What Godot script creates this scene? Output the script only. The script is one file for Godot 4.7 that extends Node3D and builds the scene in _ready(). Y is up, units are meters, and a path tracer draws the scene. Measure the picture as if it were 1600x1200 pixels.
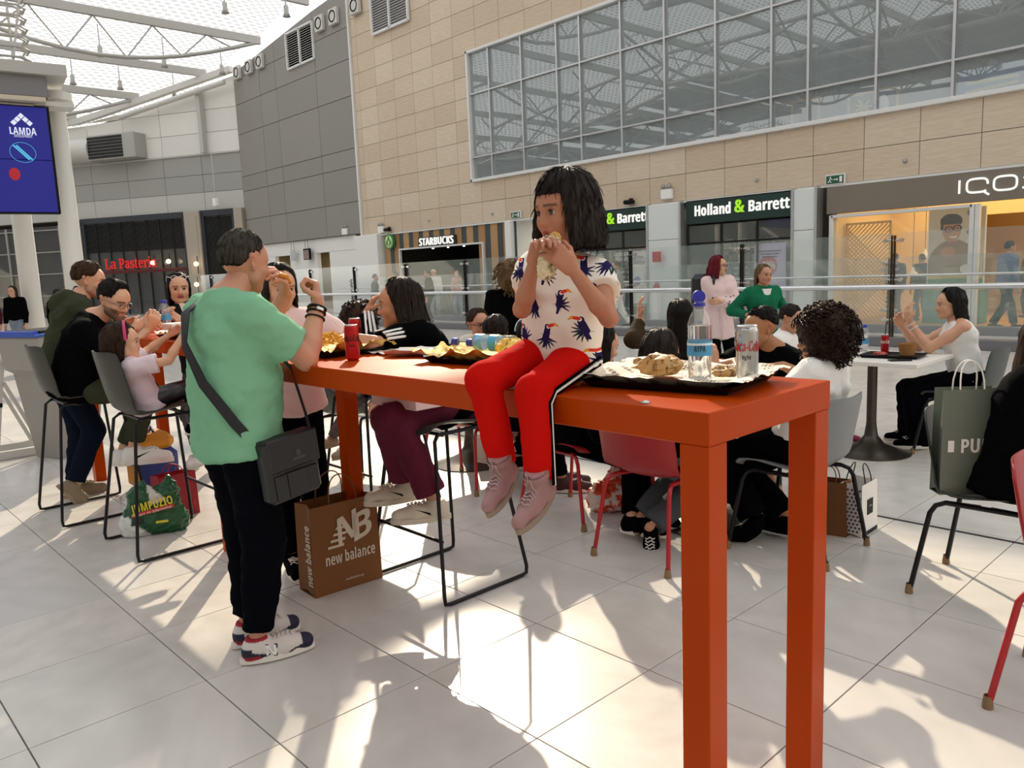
extends Node3D
# A food court under a translucent roof. x runs towards the shop facade, z along it, y is up; metres.

class MB:
	# collects triangles; shared indices shade smooth, own vertices shade flat
	var v := PackedVector3Array()
	var uv := PackedVector2Array()
	var col := PackedColorArray()
	var ix := PackedInt32Array()
	var c := Color(1, 1, 1)
	func p(a: Vector3, t := Vector2.ZERO) -> int:
		v.append(a); uv.append(t); col.append(c)
		return v.size() - 1
	func t3(a: int, b: int, d: int) -> void:
		ix.append(a); ix.append(d); ix.append(b)
	func tri(a: Vector3, b: Vector3, d: Vector3) -> void:
		t3(p(a), p(b), p(d))
	func quad(a: Vector3, b: Vector3, d: Vector3, e: Vector3, u0 := 0.0, v0 := 0.0, u1 := 1.0, v1 := 1.0) -> void:
		# counter-clockwise seen from outside: a lower left, b lower right, d upper right, e upper left
		var i := p(a, Vector2(u0, v1)); p(b, Vector2(u1, v1)); p(d, Vector2(u1, v0)); p(e, Vector2(u0, v0))
		t3(i, i + 1, i + 2); t3(i, i + 2, i + 3)
	func box(at: Vector3, size: Vector3, bevel := 0.0, turn := Basis()) -> void:
		var h := size * 0.5
		bevel = minf(bevel, minf(h.x, minf(h.y, h.z)) * 0.9)
		var k := h - Vector3.ONE * bevel
		var ax := [Vector3.RIGHT, Vector3.UP, Vector3.BACK]
		for a in 3:
			var n: Vector3 = ax[a]; var s: Vector3 = ax[(a + 1) % 3]; var w: Vector3 = ax[(a + 2) % 3]
			for sg in [-1.0, 1.0]:
				var o: Vector3 = n * h.dot(n) * sg
				var ss: Vector3 = s * k.dot(s); var ww: Vector3 = w * k.dot(w)
				if sg < 0: ss = -ss
				quad(at + turn * (o - ss - ww), at + turn * (o + ss - ww), at + turn * (o + ss + ww), at + turn * (o - ss + ww))
			if bevel > 0.0:
				for s1 in [-1.0, 1.0]:
					for s2 in [-1.0, 1.0]:
						# the edge along n between faces s and w
						var e1: Vector3 = s * h.dot(s) * s1 + w * k.dot(w) * s2
						var e2: Vector3 = s * k.dot(s) * s1 + w * h.dot(w) * s2
						var nn: Vector3 = n * k.dot(n)
						_q(at, turn, e1, e2, nn)
		if bevel > 0.0:
			for sx in [-1.0, 1.0]:
				for sy in [-1.0, 1.0]:
					for sz in [-1.0, 1.0]:
						var a1 := Vector3(h.x * sx, k.y * sy, k.z * sz); var a2 := Vector3(k.x * sx, h.y * sy, k.z * sz); var a3 := Vector3(k.x * sx, k.y * sy, h.z * sz)
						if sx * sy * sz > 0: tri(at + turn * a1, at + turn * a2, at + turn * a3)
						else: tri(at + turn * a1, at + turn * a3, at + turn * a2)
	func _q(at: Vector3, turn: Basis, e1: Vector3, e2: Vector3, nn: Vector3) -> void:
		var a := at + turn * (e1 - nn); var b := at + turn * (e1 + nn); var d := at + turn * (e2 + nn); var e := at + turn * (e2 - nn)
		var out := turn * (e1 + e2)
		if (b - a).cross(d - a).dot(out) > 0: quad(a, b, d, e)
		else: quad(e, d, b, a)
	func bar(a: Vector3, b: Vector3, w: float, h: float, bevel := 0.0) -> void:
		# a rectangular bar from a to b; h is measured towards up
		var z := (b - a).normalized()
		var up := Vector3.UP if absf(z.y) < 0.95 else Vector3.RIGHT
		var x := up.cross(z).normalized()
		box((a + b) * 0.5, Vector3(w, h, a.distance_to(b)), bevel, Basis(x, z.cross(x), z))
	func ring(at: Vector3, x: Vector3, y: Vector3, n: int, t := 0.0) -> int:
		var i := v.size()
		for k in n:
			var w := TAU * k / n
			p(at + x * cos(w) + y * sin(w), Vector2(float(k) / n, t))
		return i
	func weave(i: int, j: int, n: int) -> void:
		for k in n:
			var l := (k + 1) % n
			t3(i + k, i + l, j + l); t3(i + k, j + l, j + k)
	func fan(i: int, n: int, mid: Vector3, flip := false) -> void:
		# a flat cap with its own vertices
		var m := p(mid)
		var s := v.size()
		for k in n: p(v[i + k])
		for k in n:
			if flip: t3(m, s + (k + 1) % n, s + k)
			else: t3(m, s + k, s + (k + 1) % n)
	func tube(path: Array, r, n := 8, caps := true) -> void:
		# r: one radius or a list; the frame is carried along the path
		var last := -1
		var dir: Vector3 = (path[1] - path[0]).normalized()
		var x := dir.cross(Vector3.UP if absf(dir.y) < 0.9 else Vector3.RIGHT).normalized()
		for k in path.size():
			var f: Vector3 = (path[mini(k + 1, path.size() - 1)] - path[maxi(k - 1, 0)]).normalized()
			x = (x - f * x.dot(f)).normalized()
			var y := x.cross(f)
			var rr: float = r[k] if r is Array else r
			var i := ring(path[k], x * rr, -y * rr, n, float(k) / (path.size() - 1))
			if last >= 0: weave(last, i, n)
			elif caps: fan(i, n, path[k], true)
			last = i
		if caps: fan(last, n, path[-1])
	func lathe(prof: Array, n := 24, at := Vector3.ZERO, turn := Basis(), sharp := false) -> void:
		# profile points (radius, height) from bottom to top, outside
		var last := -1
		for k in prof.size():
			var q: Vector2 = prof[k]
			var i := ring(at + turn * Vector3(0, q.y, 0), turn * Vector3(q.x, 0, 0), turn * Vector3(0, 0, -q.x), n, float(k) / (prof.size() - 1))
			if last >= 0: weave(last, i, n)
			last = i
			if sharp and k > 0 and k < prof.size() - 1:
				last = ring(at + turn * Vector3(0, q.y, 0), turn * Vector3(q.x, 0, 0), turn * Vector3(0, 0, -q.x), n, float(k) / (prof.size() - 1))
	func sheet(nu: int, nv: int, f: Callable) -> void:
		# a smooth grid; f(u, v) gives the point
		var i := v.size()
		for b in nv + 1:
			for a in nu + 1:
				var q := Vector2(float(a) / nu, float(b) / nv)
				p(f.call(q.x, q.y), q)
		for b in nv:
			for a in nu:
				var k := i + b * (nu + 1) + a
				t3(k, k + 1, k + nu + 2); t3(k, k + nu + 2, k + nu + 1)
	func plate(poly: PackedVector2Array, d: float, at := Transform3D()) -> void:
		# an outline in the xy plane (counter-clockwise), d thick along z, front face at z = 0
		var tris := Geometry2D.triangulate_polygon(poly)
		for s in 2:
			var z := 0.0 if s == 0 else -d
			var i := v.size()
			for q in poly: p(at * Vector3(q.x, q.y, z), q)
			for k in range(0, tris.size(), 3):
				var a := poly[tris[k]]; var b := poly[tris[k + 1]]; var e := poly[tris[k + 2]]
				var ccw := (b - a).cross(e - a) > 0
				if ccw == (s == 0): t3(i + tris[k], i + tris[k + 1], i + tris[k + 2])
				else: t3(i + tris[k], i + tris[k + 2], i + tris[k + 1])
		for k in poly.size():
			var a := poly[k]; var b := poly[(k + 1) % poly.size()]
			quad(at * Vector3(a.x, a.y, -d), at * Vector3(b.x, b.y, -d), at * Vector3(b.x, b.y, 0), at * Vector3(a.x, a.y, 0))
	func ball(at: Vector3, r: Vector3, nu := 12, nv := 8, turn := Basis()) -> void:
		var pr := []
		for k in nv + 1:
			var w := -PI / 2 + PI * k / nv
			pr.append(Vector2(maxf(cos(w), 0.001), sin(w)))
		lathe(pr, nu, at, turn * Basis.from_scale(r))
	func mesh(m: Material = null) -> ArrayMesh:
		var n := PackedVector3Array(); n.resize(v.size())
		for k in range(0, ix.size(), 3):
			var a := ix[k]; var b := ix[k + 1]; var d := ix[k + 2]
			var f := (v[d] - v[a]).cross(v[b] - v[a])
			n[a] += f; n[b] += f; n[d] += f
		for k in n.size():
			n[k] = n[k].normalized() if n[k].length_squared() > 1e-20 else Vector3.UP
		var arr := []; arr.resize(Mesh.ARRAY_MAX)
		arr[Mesh.ARRAY_VERTEX] = v; arr[Mesh.ARRAY_NORMAL] = n; arr[Mesh.ARRAY_TEX_UV] = uv; arr[Mesh.ARRAY_COLOR] = col; arr[Mesh.ARRAY_INDEX] = ix
		var am := ArrayMesh.new()
		am.add_surface_from_arrays(Mesh.PRIMITIVE_TRIANGLES, arr)
		if m: am.surface_set_material(0, m)
		return am

var strand_tex: ImageTexture
var strand_bump: ImageTexture
var M := {}
var used := {}
var rng := RandomNumberGenerator.new()
var wob := FastNoiseLite.new()

func mat(called: String, c: Color, rough := 0.6, opt := {}) -> StandardMaterial3D:
	var m := StandardMaterial3D.new()
	m.resource_name = called
	m.albedo_color = c
	m.roughness = rough
	for k in opt: m.set(k, opt[k])
	if called.begins_with("cloth"): m.metallic_specular = 0.12
	if called.begins_with("hair"):
		m.metallic_specular = 0.3
		m.uv1_scale = Vector3(5, 1, 1)
		m.albedo_texture = strand_tex
		m.heightmap_enabled = true
		m.heightmap_texture = strand_bump
		m.heightmap_scale = 0.25
	if c.a < 1.0: m.transparency = BaseMaterial3D.TRANSPARENCY_ALPHA
	M[called] = m
	return m

func hexc(h: String) -> Color: return Color.html(h)

func numbered(called: String) -> String:
	var n: int = used.get(called, 0)
	used[called] = n + 1
	return called if n == 0 else "%s_%03d" % [called, n]

func tag(o: Node, label: String, category: String, group := "") -> Node:
	o.set_meta("label", label); o.set_meta("category", category)
	if group: o.set_meta("group", group)
	return o

func thing(called: String, label: String, category: String, at := Vector3.ZERO, turn := 0.0, group := "") -> Node3D:
	var o := Node3D.new()
	o.name = numbered(called)
	add_child(o)
	o.position = at; o.rotation.y = turn
	tag(o, label, category, group)
	return o

func part(called: String, mb, m: Material, parent: Node, at := Vector3.ZERO, turn := Basis()) -> MeshInstance3D:
	var o := MeshInstance3D.new()
	o.name = called
	o.mesh = mb.mesh() if mb is MB else mb
	o.material_override = m
	parent.add_child(o, true)
	o.transform = Transform3D(turn, at)
	return o

func solo(called: String, mb, m: Material, label: String, category: String, group := "", at := Vector3.ZERO, turn := Basis()) -> MeshInstance3D:
	var o := part(numbered(called), mb, m, self, at, turn)
	tag(o, label, category, group)
	return o

func setting(called: String, mb, m: Material, parent: Node = self, at := Vector3.ZERO) -> MeshInstance3D:
	var o := part(called, mb, m, parent, at)
	if parent == self: o.set_meta("kind", "structure")
	return o

func copy_of(o: Node3D, at: Vector3, turn: float, label: String) -> Node3D:
	var c := o.duplicate() as Node3D
	c.name = numbered(String(o.name).rstrip("_0123456789"))
	add_child(c)
	c.position = at; c.rotation.y = turn
	c.set_meta("label", label)
	return c

func one_box(at: Vector3, size: Vector3, bevel := 0.0) -> MB:
	var b := MB.new()
	b.box(at, size, bevel)
	return b

func text(s: String, h: float, depth := 0.02, font := "Droid Sans", weight := 400, slant := 0.0) -> TextMesh:
	var t := TextMesh.new()
	var f := SystemFont.new()
	f.font_names = PackedStringArray([font])
	f.font_weight = weight
	var use: Font = f
	if slant != 0.0:
		var fv := FontVariation.new()
		fv.base_font = f
		fv.variation_transform = Transform2D(Vector2(1, 0), Vector2(slant, 1), Vector2.ZERO)
		use = fv
	t.font = use
	t.font_size = 64
	t.pixel_size = h / 46.0
	t.depth = depth
	t.text = s
	t.curve_step = 2.0
	return t

func letters(called: String, s: String, h: float, m: Material, parent: Node, at: Vector3, turn: Basis, width := 0.0, depth := 0.02, font := "Droid Sans", weight := 400, slant := 0.0) -> MeshInstance3D:
	# width > 0 stretches the word to that width; the word is centred on at
	var t := text(s, h, depth, font, weight, slant)
	var o := part(called, t, m, parent, at, turn)
	if width > 0.0:
		var w := t.get_aabb().size.x
		if w > 0.0: o.transform = Transform3D(turn * Basis.from_scale(Vector3(width / w, 1, 1)), at)
	return o

func noise_tex(freq: float, lo: Color, hi: Color, size := 256, octaves := 4, stretch := Vector2.ONE, sd := 1) -> ImageTexture:
	# layered noise between two colours, drawn out by stretch; tiles
	var n := FastNoiseLite.new()
	n.seed = sd; n.frequency = freq; n.fractal_octaves = octaves
	var im := Image.create(size, size, false, Image.FORMAT_RGB8)
	for y in size:
		for x in size:
			var a := TAU * x / size; var b := TAU * y / size
			var q := 0.5 + 0.62 * n.get_noise_3d(cos(a) * 40.0 * stretch.x + cos(b) * 40.0 * stretch.y * 0.6, sin(a) * 40.0 * stretch.x + 91.0, sin(b) * 40.0 * stretch.y + cos(b) * 17.0 * stretch.y)
			im.set_pixel(x, y, lo.lerp(hi, clampf(q, 0, 1)))
	return ImageTexture.create_from_image(im)

func _ready() -> void:
	rng.seed = 7
	wob.seed = 3
	wob.frequency = 1.0
	wob.fractal_octaves = 2
	# --- camera ---
	var cam := Camera3D.new()
	cam.name = "camera"
	cam.fov = 52.05
	cam.near = 0.05
	cam.far = 200.0
	add_child(cam)
	cam.transform = Transform3D(Basis(Vector3(0.726034, -0.039901, 0.6865), Vector3(0.12594, 0.989145, -0.075701), Vector3(-0.676028, 0.14142, 0.723178)), Vector3(0, 1.51, 0))
	cam.current = true
	# --- sky, sun, exposure ---
	var env := Environment.new()
	env.background_mode = Environment.BG_SKY
	env.tonemap_mode = Environment.TONE_MAPPER_LINEAR
	env.tonemap_exposure = 0.94
	env.sdfgi_enabled = true
	env.ssao_enabled = true
	env.ssil_enabled = true
	var ps := ProceduralSkyMaterial.new()
	ps.sky_top_color = Color(0.98, 0.98, 0.98)
	ps.sky_horizon_color = Color(1.0, 0.98, 0.955)
	ps.ground_bottom_color = Color(0.5, 0.48, 0.46)
	ps.ground_horizon_color = Color(0.9, 0.88, 0.85)
	ps.sky_energy_multiplier = 1.25
	ps.sun_angle_max = 0.1
	var sky := Sky.new()
	sky.sky_material = ps
	env.sky = sky
	var we := WorldEnvironment.new()
	we.name = "world_environment"
	we.environment = env
	add_child(we)
	var sun := DirectionalLight3D.new()
	sun.name = "sun"
	sun.light_color = Color(1.0, 0.93, 0.82)
	sun.light_energy = 2.4
	sun.light_angular_distance = 0.7
	sun.shadow_enabled = true
	add_child(sun)
	sun.look_at_from_position(Vector3.ZERO, -Vector3(0.543, 0.50, -0.698), Vector3.UP)
	strand_tex = noise_tex(0.12, Color(0.35, 0.35, 0.35), Color(1, 1, 1), 256, 3, Vector2(4.0, 0.12), 21)
	strand_bump = noise_tex(0.12, Color.BLACK, Color.WHITE, 256, 3, Vector2(4.0, 0.12), 22)
	materials()
	people_materials()
	room()
	shops()
	hall_fittings()
	furniture()
	table_things()
	bags()
	people()

func materials() -> void:
	mat("floor_tile", hexc("d8d5d0"), 0.22, {"albedo_texture": noise_tex(0.05, Color(0.90, 0.90, 0.90), Color(1, 1, 1), 256, 5), "uv1_triplanar": true, "uv1_world_triplanar": true, "uv1_scale": Vector3(0.31, 0.31, 0.31)})
	mat("floor_tile_warm", hexc("dad6cf"), 0.26, {"albedo_texture": M.floor_tile.albedo_texture, "uv1_triplanar": true, "uv1_world_triplanar": true, "uv1_scale": Vector3(0.43, 0.43, 0.43)})
	mat("grout", hexc("7a7672"), 0.9)
	mat("joint_strip", hexc("2a2a2b"), 0.6)
	var grain := noise_tex(0.06, Color(0.86, 0.85, 0.83), Color(1, 1, 1), 256, 4, Vector2(2.6, 0.25), 5)
	for k in 4:
		mat("beige_panel_%d" % k, [hexc("ddccb6"), hexc("d9c7b0"), hexc("e0d0bc"), hexc("d6c4ad")][k], 0.55, {"albedo_texture": grain, "uv1_offset": Vector3(0.13 * k, 0.29 * k, 0), "uv1_scale": Vector3(1, 0.8, 1)})
	mat("wall_core", hexc("5a544c"), 0.9)
	mat("grey_panel", hexc("8d8a86"), 0.6)
	mat("grey_panel_b", hexc("8a8783"), 0.6)
	mat("band_grey", hexc("9c9c99"), 0.65)
	mat("band_grey_light", hexc("b9b9b5"), 0.65)
	mat("upper_white", hexc("e2e1dc"), 0.7)
	mat("upper_white_b", hexc("dddcd7"), 0.7)
	mat("white_wall", hexc("e9e9e6"), 0.65)
	mat("door_brown", hexc("8f7f5f"), 0.6)
	mat("steel_white", hexc("c9c8c4"), 0.45, {"metallic": 0.1})
	mat("steel_grey", hexc("a9a8a4"), 0.4, {"metallic": 0.3})
	mat("steel_dark", hexc("77767a"), 0.45, {"metallic": 0.3})
	mat("aluminium", hexc("c4c6c8"), 0.3, {"metallic": 0.8})
	mat("frame_white", hexc("dcdddd"), 0.4)
	mat("chrome", hexc("d6d8da"), 0.14, {"metallic": 1.0})
	mat("black_metal", hexc("17171a"), 0.4, {"metallic": 0.4})
	mat("black_plastic", hexc("0c0c0d"), 0.45, {"metallic_specular": 0.3})
	mat("window_glass", Color(0.80, 0.85, 0.86, 0.10), 0.0, {"metallic": 0.22})
	mat("shop_glass", Color(0.86, 0.90, 0.89, 0.05), 0.0)
	mat("rail_glass", Color(0.72, 0.80, 0.78, 0.10), 0.0)
	mat("dark_glass", Color(0.55, 0.58, 0.6, 0.12), 0.0)
	mat("black_matte", hexc("121214"), 0.8)
	mat("orange", hexc("b03e02"), 0.3, {"metallic_specular": 0.22})
	mat("white_laminate", hexc("ece9e2"), 0.35)
	mat("white_plain", hexc("eeeeec"), 0.6)
	mat("paper_white", hexc("f2efe9"), 0.8)
	mat("ceiling_dark", hexc("4a4642"), 0.9)
	# foil of the roof cushions: a frit of small pale dots on clear film
	var im := Image.create(128, 128, false, Image.FORMAT_RGBA8)
	for y in 128:
		for x in 128:
			var fx := fmod(x + (16.0 if (y / 16) % 2 else 0.0), 32.0) - 16.0
			var fy := fmod(float(y), 16.0) - 8.0
			var inside := absf(fx) < 10.0 and absf(fy) < 5.0
			im.set_pixel(x, y, Color(0.66, 0.66, 0.65, 0.55) if inside else Color(0.97, 0.97, 0.96, 0.04))
	mat("roof_foil", Color(1, 1, 1, 0.99), 0.5, {"albedo_texture": ImageTexture.create_from_image(im)})

func roof_y(z: float) -> float:
	if z > -29.0: return 13.15
	if z > -38.7: return lerpf(13.15, 12.0, (-29.0 - z) / 9.7)
	if z > -47.0: return lerpf(12.0, 10.4, (-38.7 - z) / 8.3)
	return 10.4

const EW := Vector3(18.2, 0, -38.7)      # corner where the end wall meets the facade
const ED := Vector3(-0.493, 0, -0.870)   # the end wall's run
const FX := 18.2

func ew(t: float, y: float, off := 0.0) -> Vector3:
	# a point on the end wall, off metres in front of it
	return EW + ED * t + Vector3.UP * y + Vector3(-0.870, 0, 0.493) * off

func room() -> void:
	# floor: a slab, with the paving tiles on it one by one
	var b := MB.new()
	b.box(Vector3(-2, -0.16, -25), Vector3(50, 0.3, 104))
	var floor_o := setting("floor", b, M.grout)
	var tl := one_box(Vector3(0, -0.006, 0), Vector3(0.5955, 0.012, 0.5955), 0.0012).mesh()
	var spots := []
	var eye := Vector3(0, 1.51, 0)
	for i in range(-14, 31):
		for j in range(-75, 12):
			var q := Vector3(0.449 + 0.6 * i + 0.3, 0, -4.113 + 0.6 * j + 0.3)
			if q.x > 18.0: continue
			var d := q - eye
			var ahead := d.dot(Vector3(0.676, 0, -0.723))
			var side := absf(d.dot(Vector3(0.726, 0, 0.6865)))
			var score := d.length()
			if ahead < 0.6 or side > ahead * 0.68 + 0.8: score += 60.0
			spots.append([score, q])
	spots.sort_custom(func(a, c): return a[0] < c[0])
	var rest := MB.new()
	for k in spots.size():
		var q: Vector3 = spots[k][1]
		if k < 300:
			part("tile", tl, M.floor_tile if rng.randf() < 0.6 else M.floor_tile_warm, floor_o, q + Vector3(0, rng.randf_range(-0.0006, 0.0), 0))
		else:
			var h := 0.2978
			rest.quad(q + Vector3(-h, 0, h), q + Vector3(h, 0, h), q + Vector3(h, 0, -h), q + Vector3(-h, 0, -h))
	part("distant_tiles", rest, M.floor_tile, floor_o).set_meta("kind", "stuff")
	b = one_box(Vector3(4.597, 0.001, -4), Vector3(0.02, 0.004, 16))
	b.box(Vector3(-4, 0.001, -8.45), Vector3(12, 0.004, 0.22))
	setting("trim_1", b, M.joint_strip)
	# facade wall towards the shops: core, then panels with open joints
	b = MB.new()
	b.box(Vector3(FX + 0.25, 3.92, -13), Vector3(0.4, 1.42, 31.4))
	b.box(Vector3(FX + 0.25, 10.8, -13), Vector3(0.4, 3.9, 31.4))
	b.box(Vector3(FX + 0.25, 6.7, -24.6), Vector3(0.4, 4.3, 7.1))
	var wall := setting("wall_shops", b, M.wall_core)
	var kx := FX + 0.025
	var pm := []
	for z0 in range(-14, 12):
		for r in 14:
			var za := -12.39 + 1.175 * z0
			var zb := za + 1.175
			if z0 == -14: za = -28.05; zb = -27.67
			if z0 == -13: za = -27.67
			var ya := 3.2 + 0.703 * r
			var yb := ya + 0.703
			if yb > 12.7: yb = 12.75
			if za > -21.05 and ya > 4.5 and ya < 8.5: continue
			if zb > -21.05 and za < -21.05 and ya > 4.5 and ya < 8.5: zb = -21.02
			var pb := MB.new()
			var sz := Vector3(0.03, yb - ya - 0.012, zb - za - 0.012)
			pb.box(Vector3.ZERO, sz, 0.003)
			part("panel", pb, M["beige_panel_%d" % rng.randi_range(0, 3)], wall, Vector3(kx, (ya + yb) / 2, (za + zb) / 2))
	b = one_box(Vector3(FX - 0.01, 7.9, -28.1), Vector3(0.14, 9.5, 0.09), 0.01)
	b.box(Vector3(FX + 0.1, 3.17, -16), Vector3(0.3, 0.05, 24.2))
	setting("trim_2", b, M.frame_white)
	# the grey part of the facade
	b = MB.new()
	b.plate(PackedVector2Array([Vector2(-38.75, 3.3), Vector2(-28.1, 3.3), Vector2(-28.1, roof_y(-28.1) - 0.32), Vector2(-38.75, roof_y(-38.75) - 0.32)]), 0.3, Transform3D(Basis(Vector3(0, 0, 1), Vector3.UP, Vector3(-1, 0, 0)), Vector3(FX + 0.07, 0, 0)))
	var gwall := setting("wall_grey", b, M.wall_core)
	var zs := [-38.7, -36.0, -34.4, -30.85, -28.15]
	var ys := [3.31, 4.62, 6.02, 6.74, 8.78, 10.2, 11.4, 13.0]
	for i in 4:
		for j in 7:
			var pl := PackedVector2Array()
			var a: float = zs[i] + 0.012; var c: float = zs[i + 1] - 0.012; var y0: float = ys[j] + 0.012; var y1: float = ys[j + 1] - 0.012
			var ta := roof_y(a) - 0.28; var tc := roof_y(c) - 0.28
			if y0 > minf(ta, tc) - 0.1: continue
			# outline seen from the hall: z falls to the left
			for q in [Vector2(a, y0), Vector2(c, y0), Vector2(c, minf(y1, tc)), Vector2(a, minf(y1, ta))]: pl.append(q)
			var pb := MB.new()
			pb.plate(pl, 0.05, Transform3D(Basis(Vector3(0, 0, 1), Vector3.UP, Vector3(-1, 0, 0)), Vector3(FX - 0.03, 0, 0)))
			part("panel", pb, M.grey_panel if (i + j) % 2 else M.grey_panel_b, gwall)
	# white wall below it with two doorways
	b = MB.new()
	b.box(Vector3(FX + 0.2, 3.0, -33.0), Vector3(0.2, 0.62, 11.2))
	b.box(Vector3(FX + 0.2, 1.35, -29.0), Vector3(0.2, 2.7, 4.0))
	b.box(Vector3(FX + 0.2, 1.35, -33.35), Vector3(0.2, 2.7, 2.5))
	b.box(Vector3(FX + 0.2, 1.35, -37.6), Vector3(0.2, 2.7, 3.0))
	b.box(Vector3(FX - 0.05, 1.6, -27.5), Vector3(0.5, 3.2, 1.7), 0.02)
	setting("wall_white", b, M.white_wall)
	# end wall: white above, grey bands, dark shop front below
	b = MB.new()
	b.plate(PackedVector2Array([Vector2(-44, 5.2), Vector2(0, 5.2), Vector2(0, 11.5), Vector2(-9.5, 9.95), Vector2(-44, 9.95)]), 0.3, Transform3D(Basis(-ED, Vector3.UP, Vector3(-0.870, 0, 0.493)), ew(0, 0, -0.06)))
	var endw := setting("wall_end", b, M.wall_core)
	var along := Basis(-ED, Vector3.UP, Vector3(-0.870, 0, 0.493))
	for i in 17:
		var t0 := 2.35 * i
		var t1 := t0 + 2.35
		for j in 6:
			var y0: float = [5.25, 6.17, 7.05, 8.05, 9.1, 10.2][j]
			var y1: float = [6.15, 7.03, 8.03, 9.08, 10.18, 12.0][j]
			var top0 := roof_y(ew(t0, 0).z) - 0.35; var top1 := roof_y(ew(t1, 0).z) - 0.35
			if y0 > maxf(top0, top1) - 0.05: continue
			var off := 0.0 if j < 3 else -0.5
			var pb := MB.new()
			var pl := PackedVector2Array([Vector2(-t1 + 0.012, y0), Vector2(-t0 - 0.012, y0), Vector2(-t0 - 0.012, maxf(y0 + 0.02, minf(y1, top0))), Vector2(-t1 + 0.012, maxf(y0 + 0.02, minf(y1, top1)))])
			pb.plate(pl, 0.03, Transform3D(along, EW + Vector3(-0.870, 0, 0.493) * (0.0 if j < 3 else -0.02)))
			part("panel", pb, (M.band_grey_light if j == 0 else M.band_grey) if j < 3 else (M.upper_white if (i + j) % 2 else M.upper_white_b), endw)
	b = MB.new()
	b.plate(PackedVector2Array([Vector2(-2.05, 8.05), Vector2(-1.85, 8.05), Vector2(-1.85, 11.2), Vector2(-2.05, 11.15)]), 0.3, Transform3D(along, ew(0, 0, 0.4)))
	b.plate(PackedVector2Array([Vector2(-44, 8.0), Vector2(0, 8.0), Vector2(0, 8.08), Vector2(-44, 8.08)]), 0.55, Transform3D(along, ew(0, 0, 0.08)))
	setting("trim_3", b, M.band_grey_light)
	# far sides, so that the hall closes: opposite side and behind the viewer
	b = one_box(Vector3(-24.2, 5.0, -25), Vector3(0.4, 10.0, 104))
	setting("wall_opposite", b, M.upper_white)
	b = one_box(Vector3(-2, 5.0, 20.2), Vector3(46, 10.0, 0.4))
	setting("wall_behind", b, M.band_grey_light)
	roof()

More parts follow.
